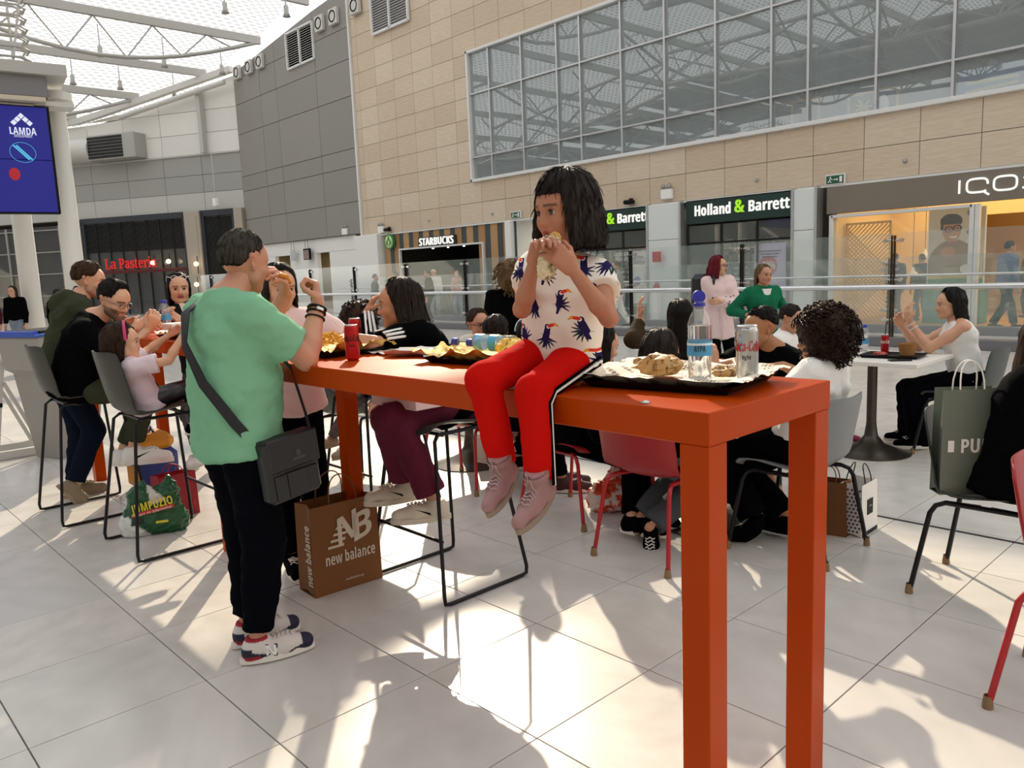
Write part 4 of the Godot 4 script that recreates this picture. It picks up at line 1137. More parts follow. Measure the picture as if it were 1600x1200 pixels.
func make_chair(label: String, at: Vector3, turn: float, shellm: Material, legm: Material, footm: Material) -> Node3D:
	var t := thing("shell_chair", label, "chair", at, turn, "moulded shell chairs")
	part("seat_shell", seat_shell(0.46, 0.47, 0.37), shellm, t)
	for sx in [-1.0, 1.0]:
		for sz in [-1.0, 1.0]:
			var b := MB.new()
			b.tube([Vector3(0.02 * sx, 0.425, sz * 0.15), Vector3(0.15 * sx, 0.43, sz * 0.18), Vector3(0.185 * sx, 0.415, sz * 0.195), Vector3(0.205 * sx, 0.38, sz * 0.203), Vector3(0.265 * sx, 0.03, sz * 0.235)], 0.0115, 8)
			var l := part("leg", b, legm, t)
			var f := MB.new(); f.lathe([Vector2(0.018, 0.0), Vector2(0.018, 0.012), Vector2(0.0135, 0.045)], 8, Vector3(0.27 * sx, 0.0, sz * 0.237))
			part("foot", f, footm, l)
	for sz in [-1.0, 1.0]:
		var rb := MB.new()
		rb.tube([Vector3(-0.15, 0.43, sz * 0.18), Vector3(0.15, 0.43, sz * 0.18)], 0.0115, 6)
		part("seat_rail", rb, legm, t)
	return t

func orange_table(label: String, x0: float, z0: float, z1: float) -> void:
	var t := thing("bar_table", label, "table", Vector3(x0, 0, z0), 0.0, "orange bar tables")
	var w := 0.6; var ln := z1 - z0; var ap := 0.078; var lg := 0.078
	part("tabletop", one_box(Vector3(w / 2, 1.18 - ap / 2, ln / 2), Vector3(w, ap, ln), 0.0025), M.orange, t)
	for sx in [lg / 2 + 0.002, w - lg / 2 - 0.002]:
		for sz in [lg / 2 + 0.002, ln - lg / 2 - 0.002]:
			part("leg", one_box(Vector3(sx, (1.18 - ap) / 2, sz), Vector3(lg, 1.18 - ap, lg), 0.0025), M.orange, t)

func cafe_table(label: String, at: Vector3, sx: float, sz: float) -> void:
	var t := thing("cafe_table", label, "table", at, 0.0, "pedestal tables")
	part("tabletop", one_box(Vector3(0, 0.745, 0), Vector3(sx, 0.03, sz), 0.003), M.white_laminate, t)
	var b := MB.new()
	b.lathe([Vector2(0.29, 0.0), Vector2(0.29, 0.008), Vector2(0.2, 0.03), Vector2(0.1, 0.075), Vector2(0.05, 0.14), Vector2(0.036, 0.24), Vector2(0.036, 0.72), Vector2(0.06, 0.73)], 32)
	part("pedestal", b, mat("pedestal_bronze", hexc("4c463f"), 0.3, {"metallic": 0.6}), t)

func furniture() -> void:
	mat("stool_grey", hexc("454542"), 0.4, {"metallic_specular": 0.25})
	mat("chair_red", hexc("a31d20"), 0.35)
	mat("chair_red_leg", hexc("b01c22"), 0.35)
	mat("chair_grey", hexc("85888a"), 0.38)
	mat("chair_slate", hexc("3c423f"), 0.38)
	mat("foot_tan", hexc("8a6f4c"), 0.6)
	orange_table("long orange bar table with the girl sitting on it", 1.494, -3.455, -0.961)
	orange_table("orange bar table farther back with the bearded diner", 1.715, -6.75, -4.22)
	make_stool("grey bar stool under the child with the pink headband", Vector3(1.57, 0, -4.75), 0.0)
	make_stool("grey bar stool under the bearded diner in black", Vector3(1.46, 0, -5.82), 0.0)
	make_stool("bar stool under the diner in burgundy trousers", Vector3(2.34, 0, -3.02), PI)
	cafe_table("white pedestal table behind the near end of the orange table", Vector3(3.87, 0, -2.47), 0.7, 0.7)
	cafe_table("white square table at the right with a tray and bowl", Vector3(6.12, 0, -2.48), 0.78, 0.92)
	cafe_table("pedestal table behind the diner in burgundy trousers", Vector3(3.95, 0, -4.75), 0.7, 0.7)
	make_chair("red shell chair seen from behind under the orange table", Vector3(3.3, 0, -2.42), 0.0, M.chair_red, M.chair_red_leg, M.foot_tan)
	make_chair("red shell chair left of the hanging pink boots", Vector3(3.52, 0, -3.22), -PI / 2, M.chair_red, M.chair_red_leg, M.foot_tan)
	make_chair("grey shell chair of the curly haired diner in white", Vector3(3.84, 0, -1.93), PI / 2, M.chair_grey, M.black_metal, M.foot_tan)
	make_chair("slate shell chair holding the grey-green shopping bag", Vector3(3.83, 0, -1.0), -PI / 2, M.chair_slate, M.black_metal, M.foot_tan)
	make_chair("red shell chair cut by the right edge of the picture", Vector3(3.04, 0, -0.46), -PI / 2, M.chair_red, M.chair_red_leg, M.foot_tan)
	make_chair("dark shell chair of the diner in the white sleeveless top", Vector3(6.5, 0, -1.95), PI / 2, M.chair_slate, M.black_metal, M.foot_tan)
	make_chair("grey shell chair of the young diner in the black shirt", Vector3(4.55, 0, -2.5), PI, M.chair_slate, M.black_metal, M.foot_tan)
	make_chair("red shell chair of the bespectacled diner behind the tray", Vector3(3.55, 0, -4.3), 0.3, M.chair_red, M.chair_red_leg, M.foot_tan)
	make_chair("dark shell chair of the long haired diner in brown", Vector3(5.2, 0, -3.6), 0.6, M.chair_slate, M.black_metal, M.foot_tan)
	make_chair("dark shell chair of the curly child behind the red cans", Vector3(3.3, 0, -5.4), 0.4, M.chair_slate, M.black_metal, M.foot_tan)
func deli_print() -> ImageTexture:
	# kraft paper printed with small brown honeycomb clusters
	var n = 256
	var im = Image.create(n, n, false, Image.FORMAT_RGB8)
	im.fill(Color(1, 1, 1))
	var g = RandomNumberGenerator.new(); g.seed = 11
	for k in 14:
		var o = Vector2(g.randf() * n, g.randf() * n)
		for q in 7:
			var c = o + Vector2(cos(q * TAU / 6.0), sin(q * TAU / 6.0)) * (13.0 if q < 6 else 0.0)
			for a in 60:
				var p = c + Vector2(cos(TAU * a / 60.0), sin(TAU * a / 60.0)) * 5.5
				for e in 4: im.set_pixel(posmod(int(p.x) + e % 2, n), posmod(int(p.y) + e / 2, n), Color(0.32, 0.22, 0.12))
	return ImageTexture.create_from_image(im)

func round_letters(called: String, s: String, h: float, r: float, turn: float, y: float, m: Material, parent: Node, width: float, font := "Droid Serif", slant := 0.25) -> void:
	# a word bent around an upright cylinder, its middle looking along +x turned by turn
	var t = text(s, h, 0.0012, font, 700, slant)
	var a = t.get_mesh_arrays()
	var v: PackedVector3Array = a[Mesh.ARRAY_VERTEX]
	var lo = 1e9; var hi = -1e9
	for p in v:
		lo = minf(lo, p.x); hi = maxf(hi, p.x)
	var k = width / maxf(hi - lo, 1e-6)
	var b = MB.new()
	for p in v:
		var w = turn + (p.x - (lo + hi) * 0.5) * k / r
		var rr = r + 0.0004 + maxf(p.z, 0.0)
		b.p(Vector3(cos(w) * rr, y + p.y, -sin(w) * rr))
	b.ix = a[Mesh.ARRAY_INDEX]
	part(called, b, m, parent)

func drink_can(label: String, at: Vector3, m: Material, words: String, wm: Material, turn: float, second := "", sm: Material = null) -> void:
	var t = thing("drink_can", label, "can", at, 0.0, "tall drink cans")
	var b = MB.new()
	b.lathe([Vector2(0.021, 0.0), Vector2(0.023, 0.003), Vector2(0.029, 0.012), Vector2(0.029, 0.128), Vector2(0.0265, 0.137), Vector2(0.0255, 0.140)], 28)
	part("body", b, m, t)
	b = MB.new()
	b.lathe([Vector2(0.0255, 0.140), Vector2(0.0262, 0.1435), Vector2(0.0250, 0.1445), Vector2(0.0240, 0.1405), Vector2(0.001, 0.1405)], 28)
	part("lid", b, M.aluminium, t)
	b = MB.new(); b.box(Vector3(0.004, 0.142, 0), Vector3(0.02, 0.0015, 0.012), 0.0006, Basis(Vector3.UP, 0.7))
	part("tab", b, M.aluminium, t)
	round_letters("script", words, 0.026, 0.029, turn, 0.088, wm, t, 0.085)
	if second: round_letters("small_print", second, 0.010, 0.029, turn, 0.062, sm, t, 0.022, "Droid Sans", 0.0)

func water_bottle(label: String, at: Vector3, turn: Basis, cap_on: bool, words: bool, fill := 0.13) -> Node3D:
	var t = thing("water_bottle", label, "bottle", at, 0.0, "clear water bottles")
	t.transform.basis = turn
	var b = MB.new()
	var pr = [Vector2(0.001, 0.006), Vector2(0.022, 0.0), Vector2(0.030, 0.006)]
	for q in 5: pr.append_array([Vector2(0.0315, 0.014 + 0.011 * q), Vector2(0.0298, 0.0195 + 0.011 * q)])
	pr.append_array([Vector2(0.0318, 0.072), Vector2(0.0318, 0.112)])
	for q in 3: pr.append_array([Vector2(0.0300, 0.118 + 0.012 * q), Vector2(0.0320, 0.124 + 0.012 * q)])
	pr.append_array([Vector2(0.030, 0.158), Vector2(0.024, 0.176), Vector2(0.0145, 0.192), Vector2(0.0128, 0.199), Vector2(0.0125, 0.213)])
	b.lathe(pr, 24)
	part("shell", b, M.pet_clear, t)
	if fill > 0.0:
		b = MB.new()
		b.lathe([Vector2(0.001, 0.008), Vector2(0.0285, 0.008), Vector2(0.0292, 0.02), Vector2(0.0292, fill), Vector2(0.001, fill)], 24)
		part("water", b, M.water_clear, t)
	b = MB.new(); b.lathe([Vector2(0.0323, 0.073), Vector2(0.0323, 0.111)], 28)
	var lb = part("label_band", b, M.label_blue, t)
	if words:
		round_letters("label_words", "ΑΥΡΑ", 0.016, 0.0323, -2.56, 0.092, M.front_navy, lb, 0.03, "Droid Sans", 0.0)
		b = MB.new(); b.lathe([Vector2(0.0326, 0.100), Vector2(0.0326, 0.106)], 28)
		part("label_band_edge", b, M.label_pale, lb)
	b = MB.new()
	b.lathe([Vector2(0.0150, 0.200), Vector2(0.0150, 0.208), Vector2(0.0135, 0.2085)], 18)
	part("cap_ring", b, M.cap_blue, t)
	b = MB.new()
	if cap_on: b.lathe([Vector2(0.0150, 0.208), Vector2(0.0150, 0.222), Vector2(0.001, 0.2235)], 18)
	else: b.lathe([Vector2(0.001, -0.006), Vector2(0.0165, -0.006), Vector2(0.0165, 0.006), Vector2(0.001, 0.006)], 20, Vector3(0.012, 0.224, -0.010), Basis(Vector3(0, 1, 0), Vector3(-0.72, 0, 0.69), Vector3(0.69, 0, 0.72)), true)
	part("cap", b, M.cap_blue, t)
	return t

func tray(label: String, at: Vector3, turn: float, sx: float, sz: float) -> Node3D:
	var t = thing("serving_tray", label, "tray", at, turn, "black serving trays")
	var b = MB.new()
	b.box(Vector3(0, 0.004, 0), Vector3(sx - 0.04, 0.008, sz - 0.04), 0.002)
	part("base", b, M.black_plastic, t)
	b = MB.new()
	var hx = sx / 2; var hz = sz / 2
	for q in 4:
		var r = Basis(Vector3.UP, PI / 2 * q)
		var a = hx if q % 2 == 0 else hz; var c = hz if q % 2 == 0 else hx
		b.quad(r * Vector3(-a + 0.02, 0.003, c - 0.02), r * Vector3(a - 0.02, 0.003, c - 0.02), r * Vector3(a, 0.022, c), r * Vector3(-a, 0.022, c))
		b.quad(r * Vector3(-a, 0.022, c), r * Vector3(a, 0.022, c), r * Vector3(a - 0.018, 0.008, c - 0.018), r * Vector3(-a + 0.018, 0.008, c - 0.018))
	part("rim", b, M.black_plastic, t)
	return t

func paper_sheet(label: String, at: Vector3, turn: float, sx: float, sz: float, m: Material, bump: float, sd: int, lip := 0.026) -> void:
	# a sheet lying over a tray: lifted at the rim, drooping beyond, crumpled
	var b = MB.new()
	b.sheet(22, 22, func(u, v):
		var x = (u - 0.5) * sx; var z = (v - 0.5) * sz
		var e = maxf(absf(u - 0.5), absf(v - 0.5)) * 2.0
		var y = 0.010 + lip * smoothstep(0.62, 0.86, e) + bump * (wob.get_noise_3d(x * 22.0 + sd, z * 22.0, sd) + 0.5) + bump * 2.6 * smoothstep(0.8, 1.0, e) * (wob.get_noise_2d(u * 5.0 + sd, v * 5.0) + 0.15)
		return Vector3(x, maxf(y, 0.010), -z))
	solo("paper_liner", b, m, label, "paper", "printed tray papers", at, Basis(Vector3.UP, turn))

func crumple(called: String, label: String, at: Vector3, r: Vector3, m: Material, sd: int, category := "wrapper") -> void:
	var b = MB.new()
	b.ball(Vector3.ZERO, r, 16, 11)
	var q = MB.new()
	for k in b.v.size():
		var p = b.v[k]
		b.v[k] = p * (1.0 + 0.34 * wob.get_noise_3d(p.x * 70.0 + sd, p.y * 70.0, p.z * 70.0))
		b.v[k].y = maxf(b.v[k].y, -r.y * 0.8)
	for k in range(0, b.ix.size(), 3):
		var i = q.p(b.v[b.ix[k]], Vector2(b.v[b.ix[k]].x, b.v[b.ix[k]].z) * 9.0); q.p(b.v[b.ix[k + 2]], Vector2(b.v[b.ix[k + 2]].x, b.v[b.ix[k + 2]].z) * 9.0); q.p(b.v[b.ix[k + 1]], Vector2(b.v[b.ix[k + 1]].x, b.v[b.ix[k + 1]].z) * 9.0)
		q.t3(i, i + 1, i + 2)
	solo(called, q, m, label, category, "", at + Vector3(0, r.y * 0.8, 0))

func table_things() -> void:
	var dp = deli_print()
	mat("deli_paper", hexc("e0c69b"), 0.75, {"albedo_texture": dp, "uv1_scale": Vector3(3, 3, 3)})
	mat("deli_cream", hexc("ece2d0"), 0.75, {"albedo_texture": dp, "uv1_scale": Vector3(2, 2, 2)})
	mat("deli_gold", hexc("e8c25e"), 0.7, {"albedo_texture": dp, "uv1_scale": Vector3(2, 2, 2)})
	mat("deli_wrap", hexc("e2cfa8"), 0.7, {"albedo_texture": dp, "uv1_scale": Vector3(12, 12, 12)})
	mat("wrap_gold", hexc("b98f55"), 0.5, {"albedo_texture": dp, "uv1_scale": Vector3(2, 2, 2)})
	mat("pet_clear", Color(0.95, 0.98, 1.0, 0.07), 0.02)
	mat("water_clear", Color(0.97, 0.99, 1.0, 0.02), 0.0, {"refraction_enabled": true, "refraction_scale": 0.033})
	mat("label_blue", hexc("4a9fcc"), 0.4)
	mat("label_pale", hexc("dfeef4"), 0.4)
	mat("cap_blue", hexc("2b2fa8"), 0.4)
	mat("can_red", hexc("b01416"), 0.28, {"metallic": 0.35})
	mat("can_silver", hexc("c8c8c8"), 0.22, {"metallic": 0.9})
	mat("script_red", hexc("b3202a"), 0.4)
	mat("script_dark", hexc("1a0d0d"), 0.4)
	mat("fry", hexc("d9a441"), 0.8)
	mat("sauce", hexc("8e2a14"), 0.5)
	mat("kraft", hexc("a8763f"), 0.75)
	mat("wood_pale", hexc("d8b98c"), 0.7)
	var T = 1.18
	# --- near tray ---
	tray("black tray at the near corner of the orange table", Vector3(1.835, T, -1.275), 0.16, 0.33, 0.44)
	paper_sheet("cream printed paper on the tray at the table's near corner", Vector3(1.84, T, -1.285), 0.16, 0.36, 0.52, M.deli_cream, 0.004, 3)
	crumple("crumpled_wrapper", "crumpled golden printed wrapper beside the water bottle", Vector3(1.835, T + 0.022, -1.345), Vector3(0.058, 0.032, 0.075), M.wrap_gold, 5)
	crumple("crumpled_wrapper", "small kraft wrapper piece between the bottle and the silver can", Vector3(1.885, T + 0.022, -1.165), Vector3(0.03, 0.016, 0.04), M.wrap_gold, 17)
	water_bottle("open water bottle with raised blue cap on the near tray", Vector3(1.755, T + 0.022, -1.155), Basis(), false, true, 0.150)
	drink_can("silver can with red script on the near tray", Vector3(1.862, T + 0.022, -1.080), M.can_silver, "Coca-Cola", M.script_red, -2.66, "light", M.script_dark)
	var b = MB.new()
	b.lathe([Vector2(0.001, 0.0), Vector2(0.011, 0.0), Vector2(0.0125, 0.002), Vector2(0.009, 0.005), Vector2(0.001, 0.0045)], 14)
	solo("ring_pull", b, M.aluminium, "small bright metal piece lying near the table's front edge", "metal piece", "", Vector3(1.527, T, -1.160))
	# --- middle tray behind the girl ---
	tray("black tray behind the seated child's legs", Vector3(1.955, T, -2.21), 0.1, 0.30, 0.42)
	paper_sheet("golden printed paper on the tray behind the seated child", Vector3(1.955, T, -2.22), 0.1, 0.34, 0.50, M.deli_gold, 0.012, 9)
	water_bottle("lying empty water bottle nearest the seated child on the middle tray", Vector3(2.03, T + 0.062, -2.14), Basis(Vector3(0, 1, 0), Vector3(-0.25, 0, -0.97), Vector3(-0.97, 0, 0.25)), true, false, 0.0)
	water_bottle("lying empty water bottle at the left of the middle tray", Vector3(2.045, T + 0.062, -2.24), Basis(Vector3(0, 1, 0), Vector3(-0.3, 0, -0.95), Vector3(-0.95, 0, 0.3)), true, false, 0.0)
	crumple("crumpled_wrapper", "gold printed wrapper heap on the middle tray by the child's hip", Vector3(1.93, T + 0.03, -2.06), Vector3(0.05, 0.035, 0.06), M.deli_gold, 23)
	# --- far tray of the near table, cans and napkins ---
	tray("black tray with fries behind the green-shirted person's elbow", Vector3(1.80, T, -3.12), 0.05, 0.32, 0.42)
	paper_sheet("golden printed paper under the fries", Vector3(1.82, T, -3.12), 0.05, 0.36, 0.48, M.deli_gold, 0.014, 31)
	b = MB.new()
	for k in 46:
		var g = k * 2.4
		b.box(Vector3(0.06 * sin(g) * sqrt(k / 46.0), 0.02 + 0.045 * (1.0 - k / 46.0), 0.09 * cos(g) * sqrt(k / 46.0)), Vector3(0.008, 0.008, 0.06), 0.001, Basis(Vector3.UP, g * 1.7) * Basis(Vector3.RIGHT, 0.35 * sin(k * 1.3)))
	var fr = part("fries", b, M.fry, self, Vector3(1.83, T + 0.022, -3.16))
	fr.set_meta("kind", "stuff"); tag(fr, "heap of golden fries on the printed paper", "fries")
	drink_can("front red can with dark script on the near table", Vector3(1.70, T, -2.755), M.can_red, "Coca-Cola", M.script_dark, -2.13, "zero", M.script_dark)
	drink_can("rear red can with dark script on the near table", Vector3(1.99, T, -3.19), M.can_red, "Coca-Cola", M.script_dark, -2.13, "zero", M.script_dark)
	for k in 3:
		b = MB.new()
		b.sheet(8, 8, func(u, v): return Vector3((u - 0.5) * 0.16, 0.004 + 0.012 * maxf(0.0, wob.get_noise_2d(u * 3.0 + k * 7, v * 3.0)) + 0.02 * pow(absf(u - 0.5) * 2.0, 4.0) * (k % 2), -(v - 0.5) * 0.2))
		solo("napkin", b, M.paper_white, ["white napkin left of the tracksuit diner's hand", "white napkin under the tracksuit diner's hand", "white napkin at the back edge right of the front red can"][k], "napkin", "white napkins", [Vector3(1.95, T + 0.002, -2.88), Vector3(1.93, T + 0.004, -2.66), Vector3(2.0, T + 0.001, -2.52)][k], Basis(Vector3.UP, 0.5 * k))
	b = MB.new(); b.bar(Vector3(0, 0, 0), Vector3(-0.075, 0.11, -0.055), 0.012, 0.003, 0.001)
	solo("wooden_knife", b, M.wood_pale, "pale wooden knife in the tracksuit diner's hand", "knife", "", Vector3(1.87, 1.225, -3.0))
	var bx = thing("white_box", "white cardboard box on the lap of the burgundy trousers", "box", Vector3(2.18, 0.90, -3.05))
	part("carton", one_box(Vector3(0, 0.055, 0), Vector3(0.20, 0.11, 0.36), 0.003), M.cloth_blush, bx)
	letters("print", "ΕΥΧΑΡΙΣΤΟΥΜΕ", 0.018, M.script_dark, bx, Vector3(0.0, 0.055, 0.181), Basis(), 0.12, 0.002)
	# --- farther table ---
	water_bottle("left water bottle on the farther orange table", Vector3(2.20, T, -6.22), Basis(), true, false, 0.15)
	water_bottle("right water bottle on the farther orange table", Vector3(2.17, T, -6.08), Basis(), true, false, 0.14)
	var ob = thing("open_box", "open white food box on the farther orange table", "box", Vector3(2.14, T, -5.80))
	part("tub", one_box(Vector3(0, 0.03, 0), Vector3(0.16, 0.06, 0.2), 0.004), M.paper_white, ob)
	part("lid", one_box(Vector3.ZERO, Vector3(0.16, 0.006, 0.2), 0.002), M.paper_white, ob, Vector3(0.09, 0.12, 0.0), Basis(Vector3.BACK, 1.9))
	tray("black tray on the farther orange table by the small child", Vector3(1.93, T, -5.02), 0.0, 0.3, 0.4)
	paper_sheet("white printed paper on the tray by the small child", Vector3(1.93, T, -5.02), 0.0, 0.32, 0.42, M.deli_cream, 0.008, 41)
	crumple("food_heap", "red sauced food on the tray by the small child", Vector3(1.92, T + 0.024, -5.05), Vector3(0.06, 0.02, 0.07), M.sauce, 3, "food")
	crumple("food_heap", "golden fried pieces on the tray by the small child", Vector3(1.90, T + 0.024, -4.9), Vector3(0.05, 0.02, 0.05), M.fry, 8, "food")
	# --- square table at the right ---
	var H = 0.76
	tray("black tray on the white square table", Vector3(6.12, H, -2.33), 0.1, 0.3, 0.42)
	water_bottle("water bottle on the white square table", Vector3(6.3, H, -2.62), Basis(), true, false, 0.14)
	drink_can("red can with a straw on the white square table", Vector3(6.24, H + 0.01, -2.44), M.can_red, "Coca-Cola", M.paper_white, -2.77)
	b = MB.new(); b.tube([Vector3(0, 0.0, 0), Vector3(-0.01, 0.12, 0.01)], 0.003, 6)
	solo("drinking_straw", b, M.black_plastic, "thin dark straw standing in the red can", "straw", "", Vector3(6.24, H + 0.13, -2.44))
	var bo = thing("paper_bowl", "round kraft paper bowl before the sleeveless diner", "bowl", Vector3(6.2, H + 0.01, -2.26))
	b = MB.new(); b.lathe([Vector2(0.05, 0.0), Vector2(0.066, 0.085), Vector2(0.070, 0.086), Vector2(0.063, 0.082), Vector2(0.048, 0.006), Vector2(0.001, 0.005)], 24)
	part("bowl", b, M.kraft, bo)
	crumple("food_wrapper", "red and white wrapper on the white square table's tray", Vector3(6.1, H + 0.01, -2.42), Vector3(0.05, 0.015, 0.05), mat("wrap_red", hexc("b5524a"), 0.6), 13)
	solo("phone", one_box(Vector3.ZERO, Vector3(0.075, 0.009, 0.15), 0.004), M.black_plastic, "black phone lying on the white square table", "phone", "", Vector3(5.9, H + 0.0045, -2.2), Basis(Vector3.UP, 0.7))
	var gp = thing("folded_glasses", "folded spectacles on the white square table", "glasses", Vector3(6.38, H, -2.75))
	b = MB.new()
	for s in [-0.03, 0.03]:
		var pts = []
		for q in 13: pts.append(Vector3(0.0, 0.02 + 0.016 * sin(TAU * q / 12.0), s + 0.022 * cos(TAU * q / 12.0)))
		b.tube(pts, 0.002, 5)
	b.tube([Vector3(0, 0.025, 0.055), Vector3(0.08, 0.006, 0.04)], 0.002, 5); b.tube([Vector3(0, 0.025, -0.055), Vector3(0.08, 0.006, -0.04)], 0.002, 5)
	part("frame", b, M.sauce, gp)
	# --- table between: small bottle ---
	water_bottle("small water bottle behind the near tray on the pedestal table", Vector3(3.72, 0.76, -2.22), Basis.from_scale(Vector3.ONE * 0.9), true, false, 0.1)

func paper_bag(called: String, label: String, at: Vector3, turn: float, w: float, d: float, h: float, m: Material, inner: Material, handle: Material, hand_h := 0.12) -> Node3D:
	# front looks along +z of its own frame
	var t = thing(called, label, "bag", at, turn)
	var b = MB.new()
	var x = w / 2; var z = d / 2; var e = 0.004
	b.quad(Vector3(-x, 0, z), Vector3(x, 0, z), Vector3(x - 0.004, h, z - 0.006), Vector3(-x + 0.004, h, z - 0.006))
	b.quad(Vector3(x, 0, -z), Vector3(-x, 0, -z), Vector3(-x + 0.004, h, -z + 0.006), Vector3(x - 0.004, h, -z + 0.006))
	for s in [-1.0, 1.0]:
		# gusset creased inwards towards the top
		var c = Vector3(s * (x - 0.002), 0.02, 0); var tp = Vector3(s * (x - 0.03), h, 0)
		var f0 = Vector3(s * x, 0, z); var f1 = Vector3(s * (x - 0.004), h, z - 0.006); var k0 = Vector3(s * x, 0, -z); var k1 = Vector3(s * (x - 0.004), h, -z + 0.006)
		if s > 0:
			b.quad(f0, c, tp, f1); b.quad(c, k0, k1, tp)
		else:
			b.quad(c, f0, f1, tp); b.quad(k0, c, tp, k1)
	b.quad(Vector3(-x, 0, -z), Vector3(x, 0, -z), Vector3(x, 0, z), Vector3(-x, 0, z))
	part("body", b, m, t)
	b = MB.new()
	b.quad(Vector3(x - e, 0.01, z - e), Vector3(-x + e, 0.01, z - e), Vector3(-x + 0.008, h - 0.002, z - 0.010), Vector3(x - 0.008, h - 0.002, z - 0.010))
	b.quad(Vector3(-x + e, 0.01, -z + e), Vector3(x - e, 0.01, -z + e), Vector3(x - 0.008, h - 0.002, -z + 0.010), Vector3(-x + 0.008, h - 0.002, -z + 0.010))
	b.quad(Vector3(-x + e, 0.012, z - e), Vector3(x - e, 0.012, z - e), Vector3(x - e, 0.012, -z + e), Vector3(-x + e, 0.012, -z + e))
	part("lining", b, inner, t)
	for s in [-1.0, 1.0]:
		b = MB.new()
		var pts = []
		for q in 13:
			var a = PI * q / 12.0
			pts.append(Vector3(-w * 0.2 * cos(a), h - 0.03 + (hand_h + 0.03) * pow(sin(a), 0.6), s * (z - 0.01 - 0.03 * sin(a))))
		b.tube(pts, 0.0032, 6)
		part("handle", b, handle, t)
	return t

func bags() -> void:
	mat("brown_paper", hexc("7a4c22"), 0.75)
	mat("print_cream", hexc("d3c6b4"), 0.7)
	mat("jumbo_green", hexc("17532f"), 0.35)
	mat("jumbo_yellow", hexc("e5d23a"), 0.4)
	mat("jumbo_red", hexc("c8352c"), 0.4)
	mat("gift_red", hexc("9c1526"), 0.5)
	mat("plastic_grey", hexc("6d7568"), 0.3)
	# brown paper bag with the large white letters, below the near table
	var t = paper_bag("brown_paper_bag", "large brown paper bag with slanted white logo below the orange table", Vector3(1.92, 0, -3.36), -0.05, 0.37, 0.17, 0.44, M.brown_paper, M.brown_paper, M.brown_paper, 0.13)
	letters("logo", "N", 0.135, M.print_cream, t, Vector3(0.005, 0.285, 0.0865), Basis(), 0.105, 0.002, "Droid Sans", 700, 0.3)
	letters("logo", "B", 0.135, M.print_cream, t, Vector3(0.085, 0.285, 0.0865), Basis(), 0.10, 0.002, "Droid Sans", 700, 0.3)
	for k in 4:
		var sb = MB.new()
		sb.plate(PackedVector2Array([Vector2(0, 0), Vector2(0.085 - 0.006 * k, 0), Vector2(0.09 - 0.006 * k, 0.012), Vector2(0.005, 0.012)]), 0.002, Transform3D(Basis(), Vector3(-0.105 + 0.016 * k, 0.222 + 0.029 * k, 0.0868)))
		part("logo_bar", sb, M.print_cream, t)
	letters("words", "new balance", 0.055, M.print_cream, t, Vector3(0.015, 0.168, 0.0868), Basis(), 0.27, 0.002, "Droid Sans", 700)
	letters("words", "newbalance.gr", 0.012, M.print_cream, t, Vector3(0.03, 0.05, 0.0868), Basis(), 0.1, 0.002)
	letters("side_words", "new balance", 0.055, M.print_cream, t, Vector3(-0.187, 0.2, 0.045), Basis(Vector3(0, 1, 0), Vector3(1, 0, 0) * 0.0 + Vector3(0, 0, -1), Vector3(-1, 0, 0)), 0.30, 0.002, "Droid Sans", 700)
	# green carrier bag
	t = thing("carrier_bag", "green and white plastic carrier bag on the floor beside the stools", "bag", Vector3(1.58, 0, -4.98), -0.35)
	var b = MB.new()
	blob([[Vector3(-0.12, 0.06, 0), Vector3(0.12, 0.06, 0), 0.075, 0.075, 0.05], [Vector3(-0.10, 0.07, 0), Vector3(-0.07, 0.24, 0), 0.075, 0.06, 0.06], [Vector3(0.10, 0.07, 0), Vector3(0.09, 0.24, 0), 0.075, 0.06, 0.06], [Vector3(0, 0.1, 0), Vector3(0.01, 0.22, 0), 0.085, 0.06, 0.05], [Vector3(0.09, 0.24, 0), Vector3(0.10, 0.33, -0.02), 0.05, 0.02, 0.04], [Vector3(-0.08, 0.24, 0), Vector3(-0.05, 0.30, -0.01), 0.05, 0.025, 0.04]], 0.010, b)
	ruffle(b, 16.0, 0.012)
	for k in b.v.size():
		var p = b.v[k]
		p.y = maxf(p.y, 0.0)
		b.v[k] = p
		b.col[k] = lin(hexc("17532f"))
		if p.x + p.y * 0.9 < -0.02 and p.y < 0.13: b.col[k] = lin(hexc("dfe2dd"))
		if p.y > 0.20 and p.x > -0.02 and p.x + (p.y - 0.2) < 0.09: b.col[k] = lin(hexc("d8d6d0"))
	part("body", b, mat("carrier_print", Color(1, 1, 1), 0.32, {"vertex_color_use_as_albedo": true}), t)
	letters("words", "JUMPUZIO", 0.05, M.jumbo_yellow, t, Vector3(0.0, 0.198, 0.094), Basis(Vector3.BACK, 0.14) * Basis(Vector3.RIGHT, -0.16), 0.235, 0.008, "Droid Sans", 700)
	part("red_band", one_box(Vector3.ZERO, Vector3(0.24, 0.022, 0.008), 0.003), M.jumbo_red, t, Vector3(0, 0.160, 0.094), Basis(Vector3.BACK, 0.14))
	letters("band_words", "δωρο το χαμογελο", 0.014, M.paper_white, t, Vector3(0.0, 0.160, 0.099), Basis(Vector3.BACK, 0.14), 0.21, 0.003)
	b = MB.new()
	b.ball(Vector3(-0.09, 0.105, 0.088), Vector3(0.035, 0.025, 0.012), 10, 6); b.box(Vector3(-0.085, 0.09, 0.092), Vector3(0.085, 0.01, 0.008))
	part("hat_print", b, M.sign_green, t)
	part("tag_print", one_box(Vector3(0.045, 0.085, 0.094), Vector3(0.07, 0.016, 0.006), 0.003), M.jumbo_yellow, t)
	t = paper_bag("red_gift_bag", "red gift bag behind the green carrier bag", Vector3(1.80, 0, -5.22), 0.1, 0.26, 0.12, 0.29, M.gift_red, M.gift_red, M.gift_red, 0.06)
